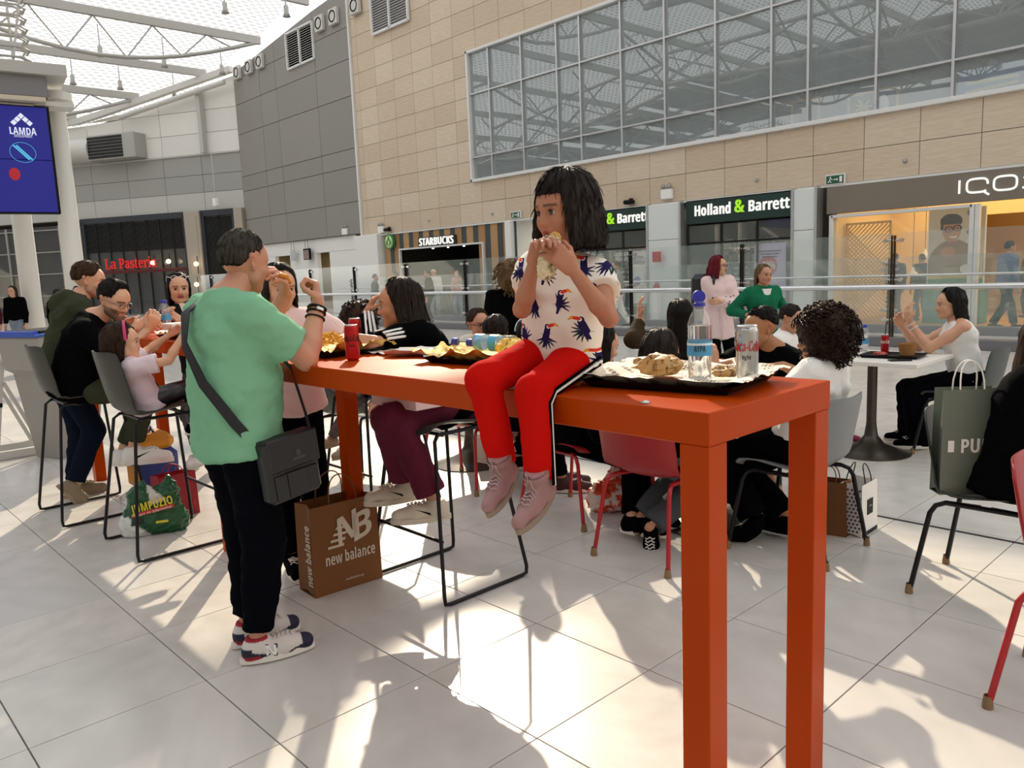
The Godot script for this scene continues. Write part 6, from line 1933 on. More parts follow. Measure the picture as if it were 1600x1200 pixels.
func person(d: Dictionary) -> Dictionary:
	# builds one person from a handful of joints; limbs bend by two-bone reach
	var s: float = d.get("s", 1.0)
	var g: float = d.get("g", 1.0)
	var fem: bool = d.get("fem", false)
	var pv: Vector3 = d.pv; var nk: Vector3 = d.nk
	var u = (nk - pv).normalized()
	var fw: Vector3 = d.fw
	fw = (fw - u * fw.dot(u)).normalized()
	var rt = fw.cross(u)
	var ls = nk.distance_to(pv)
	var sh: float = d.get("sh", 0.165 if fem else 0.185) * s
	var hp = (0.088 if fem else 0.085) * s
	var skin: Color = lin(d.skin)
	var cell: float = d.get("cell", 0.014)
	var fine: float = d.get("fine", 0.006)
	var t = thing("person", d.label, "person", Vector3(pv.x, d.get("y0", 0.0), pv.z))
	var off = -t.position
	pv += off; nk += off
	var hf: Vector3 = d.hf.normalized()
	var hu: Vector3 = d.get("hu", Vector3.UP)
	var hx = hu.cross(hf).normalized()
	var hb = Basis(hx, hf.cross(hx), hf)
	var hs: float = d.get("hs", s)
	var hc: Vector3 = (d.hc + off) if d.has("hc") else nk + (u * 0.4 + Vector3.UP * 0.6) * 0.135 * s + hf * 0.035 * s
	var head = Transform3D(hb, hc)
	var j = {"t": t, "off": off, "head": head, "hs": hs, "u": u, "fw": fw, "rt": rt, "nk": nk, "pv": pv}
	# joints
	var shift: Vector3 = d.get("lift", Vector3.ZERO)
	var arms = []
	for q in 2:
		var sg = -1.0 if q == 0 else 1.0
		var so = nk - u * 0.055 * s + rt * sg * sh + fw * 0.0
		if d.has("so" + "lr"[q]): so += d["so" + "lr"[q]]
		var goal: Vector3 = (d["w" + "lr"[q]] + off) if d.has("w" + "lr"[q]) else so - Vector3.UP * 0.53 * s + rt * sg * 0.06 * s + fw * 0.06 * s
		var hint: Vector3 = d.get("e" + "lr"[q], -fw + rt * sg * 0.6 - Vector3.UP * 0.4)
		var k = ik(so, goal, d.get("ua", 0.29) * s, d.get("fa", 0.25) * s, hint)
		arms.append([so, k[0], k[1]])
	var legs = []
	for q in 2:
		var sg = -1.0 if q == 0 else 1.0
		var ho = pv + rt * sg * hp - u * 0.02 * s
		var goal: Vector3 = (d["a" + "lr"[q]] + off) if d.has("a" + "lr"[q]) else Vector3(ho.x, 0.09 * s - d.get("y0", 0.0), ho.z) + rt * sg * 0.03 * s
		var k = ik(ho, goal, d.get("th", 0.42) * s, d.get("si", 0.40) * s, d.get("k" + "lr"[q], fw))
		legs.append([ho, k[0], k[1]])
	j.arms = arms; j.legs = legs
	# --- body: torso, limbs, hands, head in one mesh ---
	var mb = MB.new()
	mb.c = skin
	var B = []
	var chest = pv + (nk - pv) * 0.74; var waist = pv + (nk - pv) * 0.36
	for sg in [-1.0, 1.0]:
		B.append([pv + rt * sg * 0.06 * s, waist + rt * sg * 0.045 * s, 0.085 * s, 0.075 * s, 0.05 * s])
		B.append([waist + rt * sg * 0.045 * s, chest + rt * sg * 0.065 * s, 0.075 * s, 0.085 * s, 0.05 * s])
		B.append([nk - u * 0.0 * s, nk - u * 0.05 * s + rt * sg * sh * 0.92, 0.05 * s, 0.048 * s, 0.04 * s])
	B.append([nk - u * 0.03 * s, hc - hb.y * 0.06 * hs - hb.z * 0.012 * hs, (0.056 if not fem else 0.048) * s, (0.052 if not fem else 0.044) * s, 0.03 * s])
	var ag: float = d.get("ag", 1.0)
	for q in 2:
		var a: Array = arms[q]
		B.append([a[0], a[0].lerp(a[1], 0.45), 0.045 * s * ag, 0.046 * s * ag, 0.03 * s])
		B.append([a[0].lerp(a[1], 0.45), a[1], 0.046 * s * ag, 0.037 * s * ag, 0.02 * s])
		B.append([a[1], a[1].lerp(a[2], 0.3), 0.037 * s * ag, 0.040 * s * ag, 0.02 * s])
		B.append([a[1].lerp(a[2], 0.3), a[2], 0.040 * s * ag, 0.025 * s * ag, 0.02 * s])
	for q in 2:
		var l: Array = legs[q]
		B.append([l[0], l[1], 0.080 * s, 0.050 * s, 0.04 * s])
		B.append([l[1], l[1].lerp(l[2], 0.3), 0.050 * s, 0.052 * s, 0.02 * s])
		B.append([l[1].lerp(l[2], 0.3), l[2], 0.052 * s, 0.034 * s, 0.02 * s])
	blob(B, cell, mb)
	for q in 2:
		var hd = d.get("h" + "lr"[q])
		var a: Array = arms[q]
		var F: Vector3 = hd[0] if hd else (a[2] - a[1]).normalized()
		var N: Vector3 = hd[1] if hd else (rt if q == 0 else -rt)
		var curl = hd[2] if hd else 0.35
		# the thumb leaves the side that a real left or right hand has
		var th = -1.0 if q == 0 else 1.0
		blob([[a[1].lerp(a[2], 0.8), a[2], 0.029 * s * ag, 0.025 * s * ag, 0.01]] + hand_bones(a[2], F, N, th, s * d.get("handsize", 1.0), curl, hd[3] if hd and hd.size() > 3 else 0.04), fine, mb)
	head_mesh(mb, head, hs, fine, skin, d.get("face", {}).merged({"fem": fem, "noear": d.has("hair") and d.hair.get("len", 0.0) > 0.0}))
	part("body", mb, M.skin, t)
	if not d.get("face", {}).get("far", false): eyes(t, head, hs, d.get("look", Vector3(0, 0, 1)))
	# --- clothes ---
	if d.has("top"):
		var o: Dictionary = d.top
		var e: float = o.get("loose", 0.018) * s
		var C = []
		var hem: float = o.get("hem", 0.06) * s
		var belly: float = o.get("belly", 0.0) * s
		var wr = 0.082 if fem else 0.098
		for sg in [-1.0, 1.0]:
			C.append([pv + rt * sg * 0.062 * s - u * hem, waist + rt * sg * 0.05 * s, (0.100 * s) * g + e + 0.014 * s, wr * s * g + e, 0.06 * s, true, false])
			C.append([waist + rt * sg * 0.05 * s, chest + rt * sg * 0.07 * s, wr * s * g + e, 0.090 * s * g + e, 0.06 * s])
			C.append([chest + rt * sg * 0.075 * s, nk - u * 0.075 * s + rt * sg * 0.06 * s, 0.088 * s * g + e, 0.055 * s + e, 0.05 * s])
			C.append([nk - u * 0.035 * s + rt * sg * 0.03 * s, nk - u * 0.058 * s + rt * sg * sh * 0.9, 0.038 * s + e, 0.042 * s + e, 0.05 * s])
			if fem and not d.get("kid", false): C.append([chest + rt * sg * 0.06 * s + fw * 0.075 * s - u * 0.03 * s, chest + rt * sg * 0.06 * s + fw * 0.07 * s - u * 0.01 * s, 0.055 * s, 0.05 * s, 0.05 * s])
		if belly > 0.0: C.append([waist + fw * (belly * 0.9) - u * 0.05 * s, waist + fw * (belly * 0.8) + u * 0.08 * s, 0.11 * s, 0.10 * s, 0.09 * s])
		var sl: float = o.get("sleeve", 0.6)
		for q in 2:
			var a: Array = arms[q]
			var wide: float = o.get("cuff", 0.012) * s
			if sl > 0.0 and sl <= 1.0:
				C.append([a[0], a[0].lerp(a[1], sl), 0.048 * s * ag + e * 0.8, 0.046 * s * ag + wide + e * 0.5, 0.04 * s, false, true])
			elif sl > 1.0:
				C.append([a[0], a[1], 0.048 * s * ag + e * 0.8, 0.040 * s * ag + wide + e * 0.4, 0.04 * s])
				C.append([a[1], a[1].lerp(a[2], sl - 1.0), 0.040 * s * ag + wide + e * 0.4, 0.027 * s * ag + wide + e * 0.3, 0.025 * s, false, true])
		var nr = (0.056 if fem else 0.066) * s
		C.append([nk - u * 0.04 * s - fw * 0.012 * s, nk + u * (o.get("collar", 0.012) + 0.012) * s - fw * 0.008 * s, nr + 0.012 * s, nr, 0.03 * s, false, true])
		if o.get("hood", false):
			C.append([nk - fw * 0.07 * s + rt * 0.07 * s + u * 0.01 * s, nk - fw * 0.10 * s - u * 0.05 * s, 0.045 * s, 0.06 * s, 0.03 * s])
			C.append([nk - fw * 0.07 * s - rt * 0.07 * s + u * 0.01 * s, nk - fw * 0.10 * s - u * 0.05 * s, 0.045 * s, 0.06 * s, 0.03 * s])
		dress(o.get("name", "shirt"), C, o.get("cell", cell), o.m, t, o.get("fold", 0.006), o.get("uv"))
	if d.has("leg"):
		var o: Dictionary = d.leg
		var e: float = o.get("loose", 0.014) * s
		var fl: float = o.get("flare", 0.0) * s
		var C = []
		C.append([pv + rt * 0.06 * s + u * 0.01 * s, pv - rt * 0.06 * s + u * 0.01 * s, 0.092 * s * g + e * 0.4, 0.092 * s * g + e * 0.4, 0.03 * s])
		if fem: C.append([pv + rt * 0.07 * s - fw * 0.03 * s - u * 0.02 * s, pv - rt * 0.07 * s - fw * 0.03 * s - u * 0.02 * s, 0.09 * s, 0.09 * s, 0.05 * s])
		for q in 2:
			var l: Array = legs[q]
			var to: float = o.get("to", 0.93)
			C.append([l[0], l[1], (0.080 * s) * g + e * 0.6, 0.053 * s * lerpf(1.0, g, 0.5) + e, 0.04 * s])
			C.append([l[1], l[1].lerp(l[2], to), 0.053 * s * lerpf(1.0, g, 0.5) + e, 0.040 * s + e + fl, 0.03 * s, false, true])
		dress(o.get("name", "trousers"), C, o.get("cell", cell), o.m, t, o.get("fold", 0.006), o.get("uv"))
	if d.has("shoe"):
		var o: Dictionary = d.shoe
		for q in 2:
			var l: Array = legs[q]
			var fd: Vector3 = d.get("d" + "lr"[q], fw + rt * (-0.12 if q == 0 else 0.12))
			var fu: Vector3 = d.get("f" + "lr"[q], Vector3.UP)
			shoe(t, o.get("kind", "sneaker"), l[2], fd, fu, s * o.get("size", 1.0), o.m, o.get("sole", M.sole_white), o.get("lace", M.sole_white))
	if d.has("hair"):
		var o: Dictionary = d.hair
		var hm = MB.new()
		if o.get("kind", "cap") == "curly":
			var front: float = o.get("open", 0.62)
			curl_hair(hm, Transform3D(hb * Basis.from_scale(Vector3.ONE * hs), hc), o.get("c", Vector3(0, 0.03, -0.035)), o.get("r", Vector3(0.14, 0.15, 0.13)), o.get("count", 300), o.get("thick", 0.0045), o.get("seed", 5), func(q: Vector3): return not (q.z > front and q.y < 0.45))
		else: hair_cap(hm, head, hs, o)
		part("hair", hm, o.m, t)
		if o.has("tail"):
			var tb = MB.new()
			var p0: Vector3 = head * (o.tail[0] * hs)
			blob([[p0, p0 + o.tail[1] * 0.5, 0.03 * hs, 0.04 * hs, 0.02], [p0 + o.tail[1] * 0.5, p0 + o.tail[1], 0.04 * hs, 0.012, 0.02]], 0.01, tb)
			ruffle(tb, 30.0, 0.008)
			part("ponytail", tb, o.m, t)
	return j

func specs(parent: Node, head: Transform3D, hs: float, m: Material, called := "glasses", lift := 0.0) -> void:
	var b = MB.new()
	for s in [-1.0, 1.0]:
		var pts = []
		for q in 17:
			var w = TAU * q / 16.0
			pts.append(head * (Vector3(0.031 * s + 0.0235 * cos(w), lift + 0.0 + 0.0175 * sin(w), 0.100 - 0.10 * absf(0.031 * s + 0.0235 * cos(w)) - (0.03 if lift > 0.05 else 0.0)) * hs))
		b.tube(pts, 0.0020 * hs, 5)
		b.tube([head * (Vector3(0.054 * s, lift + 0.004, 0.094 - (0.03 if lift > 0.05 else 0.0)) * hs), head * (Vector3(0.082 * s, lift + 0.010, 0.0) * hs), head * (Vector3(0.084 * s, lift * 0.6 - 0.004, -0.02) * hs)], 0.0020 * hs, 5)
	b.tube([head * (Vector3(-0.009, lift + 0.003, 0.100 - (0.03 if lift > 0.05 else 0.0)) * hs), head * (Vector3(0.009, lift + 0.003, 0.100 - (0.03 if lift > 0.05 else 0.0)) * hs)], 0.002 * hs, 5)
	part(called, b, m, parent)
func people_materials() -> void:
	mat("skin", Color(1, 1, 1), 0.5, {"vertex_color_use_as_albedo": true, "subsurf_scatter_enabled": true, "subsurf_scatter_strength": 0.06})
	mat("eye", Color(1, 1, 1), 0.15, {"vertex_color_use_as_albedo": true})
	mat("lash", hexc("14100e"), 0.6)
	mat("sole_white", hexc("e4e0d8"), 0.6)
	mat("sole_gum", hexc("8a7a68"), 0.6)
	mat("hair_black", hexc("221b18"), 0.42)
	mat("hair_dark", hexc("372a23"), 0.42)
	mat("hair_brown", hexc("533a2a"), 0.42)
	mat("hair_grey", hexc("5c564e"), 0.6)
	mat("hair_light", hexc("a8845a"), 0.5)
	mat("hair_red", hexc("97192d"), 0.45)
	mat("cloth_black", hexc("08080a"), 0.9)
	mat("cloth_navy", hexc("090b12"), 0.9)
	mat("cloth_green", hexc("7fb694"), 0.85)
	mat("cloth_olive", hexc("3b3f30"), 0.9)
	mat("cloth_white", hexc("ecebe8"), 0.85)
	mat("cloth_pink", hexc("d9a99c"), 0.9)
	mat("cloth_blush", hexc("e3c9c8"), 0.85)
	mat("cloth_burgundy", hexc("5e2336"), 0.75, {"rim_enabled": true, "rim": 0.6, "rim_tint": 0.6})
	mat("cloth_red", hexc("c4140f"), 0.85)
	mat("cloth_jeans", hexc("7f8d9c"), 0.85)
	mat("cloth_greyjean", hexc("4e5357"), 0.85)
	mat("cloth_emerald", hexc("1f6b4c"), 0.8)
	mat("cloth_brown", hexc("3a2f22"), 0.85)
	mat("leather_black", hexc("15161a"), 0.38)
	mat("nylon_black", hexc("15171b"), 0.6)
	mat("boot_pink", hexc("9c7474"), 0.55)
	mat("boot_sole", hexc("8d7a6c"), 0.6)
	mat("shoe_cream", hexc("cfc6b6"), 0.6)
	mat("shoe_beige", hexc("8d7d66"), 0.75)
	mat("shoe_navy", hexc("1d2138"), 0.7)

func toucan_print() -> ImageTexture:
	# cream cotton printed with toucans and palm leaves
	var n = 512
	var im = Image.create(n, n, false, Image.FORMAT_RGB8)
	im.fill(hexc("efe6dc"))
	var dot = func(x: float, y: float, r: float, c: Color):
		for b in range(int(y - r), int(y + r) + 1):
			for a in range(int(x - r), int(x + r) + 1):
				if Vector2(a - x, b - y).length() <= r: im.set_pixel(posmod(a, n), posmod(b, n), c)
	var line = func(a: Vector2, b: Vector2, r0: float, r1: float, c: Color):
		var k = int(a.distance_to(b)) + 1
		for q in k + 1:
			var w = float(q) / k
			var p = a.lerp(b, w)
			dot.call(p.x, p.y, lerpf(r0, r1, w), c)
	var navy = hexc("2c2350"); var green = hexc("1f3b3a"); var grey = hexc("8c92a6")
	var spots = []
	for q in 16: spots.append(Vector2(64 + 128 * (q % 4) + (56 if (q / 4) % 2 else 0) + 14 * sin(q * 2.1), 60 + 128 * (q / 4) + 18 * cos(q * 1.7)))
	for k in spots.size():
		var o: Vector2 = spots[k]
		var f = 1.0 if k % 2 else -1.0
		# leaves behind the bird
		for q in 7:
			var w = -0.5 + q * 0.42 + k
			line.call(o + Vector2(8 * f, 22), o + Vector2(8 * f, 22) + Vector2(cos(w), sin(w)) * 46.0, 7.0, 1.5, green if q % 2 else navy)
		for q in 4: line.call(o + Vector2(8 * f, 22), o + Vector2(8 * f, 22) + Vector2(cos(q * 1.6 + k), sin(q * 1.6 + k)) * 30.0, 2.0, 1.0, grey)
		line.call(o + Vector2(0, -16), o + Vector2(12 * f, 24), 13.0, 15.0, navy)
		line.call(o + Vector2(12 * f, 24), o + Vector2(22 * f, 56), 8.0, 5.0, navy)
		dot.call(o.x, o.y - 24, 12.0, navy)
		dot.call(o.x - 4 * f, o.y - 24, 8.0, hexc("f3e7e2"))
		dot.call(o.x - 4 * f, o.y - 26, 3.6, hexc("d94a4a"))
		line.call(o + Vector2(-9 * f, -28), o + Vector2(-34 * f, -34), 7.0, 6.0, hexc("d8402e"))
		line.call(o + Vector2(-34 * f, -34), o + Vector2(-48 * f, -26), 6.0, 2.5, hexc("e59a2c"))
	return ImageTexture.create_from_image(im)

func swoosh(parent: Node, at: Transform3D, m: Material, s := 1.0) -> void:
	var pl = PackedVector2Array([Vector2(-0.045, 0.010), Vector2(-0.035, -0.006), Vector2(-0.012, -0.010), Vector2(0.055, 0.024), Vector2(-0.005, 0.004), Vector2(-0.024, 0.003)])
	var b = MB.new()
	var q = PackedVector2Array()
	for p in pl: q.append(p * s)
	b.plate(q, 0.003, at)
	part("swoosh", b, m, parent)

func green_man() -> void:
	var j = person({"label": "standing person in a green t-shirt with a black shoulder bag", "s": 1.0, "g": 1.16, "ag": 1.12,
		"pv": Vector3(1.285, 0.93, -2.97), "nk": Vector3(1.285, 1.455, -2.97), "fw": Vector3(1, 0, -0.05), "hc": Vector3(1.375, 1.585, -2.975), "hf": Vector3(0.97, -0.16, -0.25), "hs": 1.0,
		"wr": Vector3(1.60, 1.405, -2.83), "er": Vector3(0.35, -1.0, 0.15), "hr": [Vector3(0.12, 0.95, -0.22), Vector3(-0.75, 0.1, -0.45), 1.25], "ua": 0.285, "fa": 0.235,
		"wl": Vector3(1.60, 1.455, -3.09), "el": Vector3(0.6, -1.0, -0.3), "hl": [Vector3(-0.35, 0.75, 0.5), Vector3(-0.6, -0.3, -0.2), [0.55, 0.65, 0.7, 0.8, 0.5]],
		"ar": Vector3(1.262, 0.092, -2.90), "al": Vector3(1.30, 0.092, -3.07), "dr": Vector3(1, 0, 0.27), "dl": Vector3(1, 0, 0.1), "kr": Vector3(1, 0, 0.1), "kl": Vector3(1, 0, -0.3),
		"skin": hexc("c58e74"), "cell": 0.012, "fine": 0.0045, "sh": 0.195, "face": {"brow": Color(0.03, 0.022, 0.018), "stubble": 0.14},
		"top": {"m": M.cloth_green, "sleeve": 0.72, "hem": 0.085, "belly": 0.07, "loose": 0.022, "cuff": 0.022, "fold": 0.009, "cell": 0.011, "name": "t_shirt"},
		"leg": {"m": M.cloth_navy, "loose": 0.026, "to": 0.90, "fold": 0.009, "flare": -0.004}, "shoe": {"kind": "runner", "m": mat("runner_panels", Color(1, 1, 1), 0.7, {"vertex_color_use_as_albedo": true}), "sole": M.sole_white},
		"hair": {"m": M.hair_grey, "front": 44.0, "side": 80.0, "back": 122.0, "thick": 0.012, "rough": 0.007, "n": 90, "f0": 20.0, "f1": 70.0}})
	var t: Node3D = j.t
	# running shoes: navy toe and heel, red collar, a white N with a dark outline
	for o in t.get_children():
		if not String(o.name).begins_with("shoe"): continue
		for s in [-1.0, 1.0]:
			letters("letter", "N", 0.05, M.shoe_navy, o, Vector3(0.04, 0.052, s * 0.0405), Basis() if s > 0 else Basis(Vector3.UP, PI), 0.052, 0.004, "Droid Sans", 700, -0.2)
			letters("letter", "N", 0.042, M.white_plain, o, Vector3(0.04, 0.052, s * 0.0415), Basis() if s > 0 else Basis(Vector3.UP, PI), 0.040, 0.004, "Droid Sans", 700, -0.2)
	# bracelets and watch on the right wrist
	var a: Array = j.arms[1]
	var ax: Vector3 = (a[2] - a[1]).normalized()
	var x = ax.cross(Vector3.RIGHT).normalized()
	for q in 3:
		var b = MB.new()
		var pts = []
		for k in 21: pts.append(a[2] - ax * [0.012, 0.030, 0.055][q] + (x * cos(TAU * k / 20.0) + x.cross(ax) * sin(TAU * k / 20.0)) * [0.034, 0.035, 0.037][q])
		b.tube(pts, [0.006, 0.005, 0.0035][q], 6)
		part(["watch_strap", "bracelet", "bracelet"][q], b, M.black_plastic, t)
	var wb = MB.new(); wb.box(Vector3.ZERO, Vector3(0.03, 0.016, 0.012), 0.003, Basis(x.cross(ax), ax, x))
	part("watch_face", wb, M.aluminium, t, a[2] - ax * 0.012 + (Vector3(-0.2, 0, 1)).normalized() * 0.037)
	# --- shoulder bag ---
	var bag = thing("shoulder_bag", "black leather shoulder bag on the hip of the green-shirted person", "bag", Vector3(1.40, 0.68, -2.765))
	var bt = Basis(Vector3.UP, 0.12) * Basis(Vector3.BACK, 0.10)
	bag.transform.basis = bt
	part("body", one_box(Vector3(0, 0.125, 0), Vector3(0.235, 0.25, 0.075), 0.016), M.leather_black, bag)
	part("flap", one_box(Vector3(0.004, 0.188, 0.042), Vector3(0.225, 0.128, 0.012), 0.005), M.leather_black, bag)
	part("pocket", one_box(Vector3(0.0, 0.062, 0.040), Vector3(0.19, 0.10, 0.010), 0.004), M.leather_black, bag)
	part("pocket_band", one_box(Vector3(0.0, 0.062, 0.047), Vector3(0.085, 0.10, 0.006), 0.002), M.leather_black, bag)
	part("zip_edge", one_box(Vector3(0.0, 0.243, 0.0), Vector3(0.228, 0.012, 0.06), 0.004), M.nylon_black, bag)
	var em = MB.new()
	var pts2 = []
	for k in 13: pts2.append(Vector3(0.02 + 0.0075 * cos(TAU * k / 12.0), 0.178 + 0.011 * sin(TAU * k / 12.0), 0.0495))
	em.tube(pts2, 0.0014, 4); em.tube([Vector3(0.015, 0.184, 0.0495), Vector3(0.025, 0.172, 0.0495)], 0.0014, 4)
	part("emblem", em, M.steel_dark, bag)
	letters("emblem_words", "BAOTUOMU", 0.009, M.steel_dark, bag, Vector3(0.02, 0.158, 0.0495), Basis(), 0.055, 0.002)
	var sb = MB.new()
	var inv = bag.transform.affine_inverse()
	var strap = [Vector3(1.295, 0.86, -2.77), Vector3(1.20, 1.0, -2.79), Vector3(1.125, 1.15, -2.85), Vector3(1.112, 1.29, -2.95), Vector3(1.155, 1.40, -3.03), Vector3(1.245, 1.455, -3.075), Vector3(1.345, 1.42, -3.07), Vector3(1.43, 1.32, -3.0), Vector3(1.495, 1.15, -2.90), Vector3(1.50, 0.98, -2.82), Vector3(1.495, 0.90, -2.785)]
	var prev = -1
	for k in strap.size():
		var f: Vector3 = (strap[mini(k + 1, strap.size() - 1)] - strap[maxi(k - 1, 0)]).normalized()
		var outw: Vector3 = strap[k] - Vector3(1.30, strap[k].y, -2.98)
		if k > 3 and k < 7: outw = Vector3.UP * 0.2 + outw * 0.3
		outw = (outw - f * outw.dot(f)).normalized()
		var w = f.cross(outw) * 0.019
		var i = sb.v.size()
		for c in [w + outw * 0.003, -w + outw * 0.003, -w - outw * 0.003, w - outw * 0.003]: sb.p(inv * (strap[k] + c + outw * 0.006))
		if prev >= 0:
			for c in 4:
				var e = (c + 1) % 4
				sb.t3(prev + c, i + c, i + e); sb.t3(prev + c, i + e, prev + e)
		prev = i
	part("strap", sb, M.nylon_black, bag)
	for q in 2:
		var bb = MB.new(); bb.box(inv * (strap[0] if q == 0 else strap[-1]) - Vector3(0, 0.02, 0), Vector3(0.026, 0.035, 0.012), 0.003)
		part("buckle", bb, M.aluminium, bag)
	var nb = MB.new()
	blob([[Vector3(0, 0, 0), Vector3(0.035, -0.006, 0), 0.009, 0.010, 0.005], [Vector3(0.035, -0.006, 0), Vector3(0.06, -0.03, 0.004), 0.010, 0.008, 0.005]], 0.003, nb)
	ruffle(nb, 120.0, 0.002)
	solo("chicken_nugget", nb, mat("fried", hexc("c98a2e"), 0.8), "golden fried strip held at the green-shirted person's mouth", "food", "", Vector3(1.548, 1.532, -3.01), Basis(Vector3.UP, 0.6))

func table_girl() -> void:
	var pv = Vector3(1.70, 1.275, -1.60)
	var fw = Vector3(-0.95, 0, 0.30)
	var rt = fw.normalized().cross(Vector3.UP)
	var shirt = mat("cloth_toucan", Color(1, 1, 1), 0.85, {"albedo_texture": toucan_print()})
	var j = person({"label": "child in a toucan print shirt and red leggings sitting on the orange table", "s": 0.64, "g": 1.02, "kid": true, "fem": true, "sh": 0.155,
		"pv": pv, "nk": Vector3(1.685, 1.535, -1.555), "fw": fw, "hc": Vector3(1.655, 1.668, -1.525), "hf": Vector3(-0.97, -0.06, -0.12), "hs": 0.89,
		"wr": Vector3(1.475, 1.53, -1.475), "er": Vector3(0.1, -1.0, -0.55), "hr": [Vector3(-0.15, 0.62, 0.55), Vector3(-0.35, 0.35, 0.75), [0.55, 0.6, 0.65, 0.7, 0.3]],
		"wl": Vector3(1.515, 1.508, -1.375), "el": Vector3(0.25, -1.0, 0.5), "hl": [Vector3(-0.55, 0.62, -0.28), Vector3(0.1, 0.25, -0.9), [0.5, 0.55, 0.6, 0.65, 0.3]], "ua": 0.29, "fa": 0.27, "handsize": 1.12,
		"ar": Vector3(1.40, 0.985, -1.545), "al": Vector3(1.395, 0.965, -1.40), "dr": Vector3(-0.75, -0.45, 0.25), "dl": Vector3(-0.80, -0.40, 0.12), "fr": Vector3(-0.45, 0.85, 0.1), "fl": Vector3(-0.40, 0.88, 0.05), "kr": Vector3(-1, 0.5, -0.1), "kl": Vector3(-1, 0.5, 0.1), "th": 0.44, "si": 0.38,
		"skin": hexc("b3785a"), "cell": 0.009, "fine": 0.004, "face": {"kid": true, "mouth": 0.012, "brow": Color(0.02, 0.014, 0.012)},
		"top": {"m": shirt, "sleeve": 0.42, "hem": 0.16, "loose": 0.040, "cuff": 0.024, "fold": 0.006, "cell": 0.009, "name": "printed_shirt", "uv": func(p: Vector3): return Vector2(p.dot(rt) / 0.36 + 0.3 * p.dot(fw), -p.y / 0.36 + 0.1)},
		"leg": {"m": M.cloth_red, "loose": 0.022, "to": 0.97, "fold": 0.004, "name": "leggings", "cell": 0.009}, "shoe": {"kind": "boot", "m": M.boot_pink, "sole": M.boot_sole, "lace": mat("lace_pink", hexc("b09492"), 0.6), "size": 0.98},
		"hair": {"m": M.hair_dark, "front": 73.0, "side": 96.0, "back": 100.0, "len": 0.135, "from": 52.0, "taper": 0.3, "thick": 0.022, "rough": 0.006, "flare": 0.012, "n": 120, "f0": 40.0, "f1": 52.0}})
	var t: Node3D = j.t
	for q in 2:
		# the side stripe of the leggings: black, white, black
		var l: Array = j.legs[q]
		var sg = -1.0 if q == 0 else 1.0
		for k in 3:
			var b = MB.new()
			var pts = []
			for i in 12:
				var w = i / 11.0
				var p: Vector3
				var r: float
				if w < 0.5:
					p = l[0].lerp(l[1], w * 2.0); r = lerpf(0.074, 0.050, w * 2.0)
				else:
					p = l[1].lerp(l[2], (w - 0.5) * 1.96); r = lerpf(0.050, 0.042, w * 2.0 - 1.0)
				var lat: Vector3 = j.rt * sg
				var f: Vector3 = (l[1] - l[0]).normalized() if w < 0.5 else (l[2] - l[1]).normalized()
				var side = f.cross(lat).normalized()
				pts.append(p + (lat * 0.98 + side * [-0.16, 0.0, 0.16][k] + (Vector3(0, 0.0, 0))).normalized() * r)
			b.tube(pts, 0.0042, 5)
			part("stripe", b, [M.cloth_black, M.cloth_white, M.cloth_black][k], t)
	for o in t.get_children():
		if String(o.name).begins_with("shoe"):
			var b = MB.new()
			b.lathe([Vector2(0.052, 0.122), Vector2(0.055, 0.128), Vector2(0.055, 0.146), Vector2(0.052, 0.150)], 20, Vector3(0.006, 0, 0))
			part("ankle_strap", b, M.boot_pink, o)
	# the wrapped sandwich
	var sw = thing("wrapped_sandwich", "sandwich in printed paper held to the child's mouth", "food", Vector3(1.485, 1.556, -1.43))
	var b2 = MB.new()
	blob([[Vector3(-0.012, -0.05, 0.0), Vector3(0.006, 0.012, 0.0), 0.022, 0.030, 0.02]], 0.003, b2)
	ruffle(b2, 90.0, 0.006)
	part("wrapper", b2, M.deli_wrap, sw)
	b2 = MB.new()
	blob([[Vector3(0.006, 0.012, 0.0), Vector3(0.022, 0.034, 0.002), 0.024, 0.016, 0.02]], 0.003, b2)
	ruffle(b2, 110.0, 0.005)
	part("filling", b2, mat("filling_gold", hexc("c79a4a"), 0.8), sw)
func stripes(parent: Node, a: Array, m: Material, s: float, side: Vector3) -> void:
	# three cloth stripes down the outside of a sleeve
	for k in 3:
		var b = MB.new()
		for seg in 2:
			var p0: Vector3 = a[seg]; var p1: Vector3 = a[seg + 1]
			var f = (p1 - p0).normalized()
			var w = (side - f * side.dot(f)).normalized()
			var c = f.cross(w)
			var pts = []
			for i in 7:
				var q = i / 6.0
				pts.append(p0.lerp(p1, q * (0.98 if seg == 0 else 0.86)) + (w + c * (k - 1) * 0.42).normalized() * lerpf([0.070, 0.060][seg], [0.062, 0.046][seg], q) * s)
			b.tube(pts, 0.0075 * s, 5)
		part("stripe", b, m, parent)

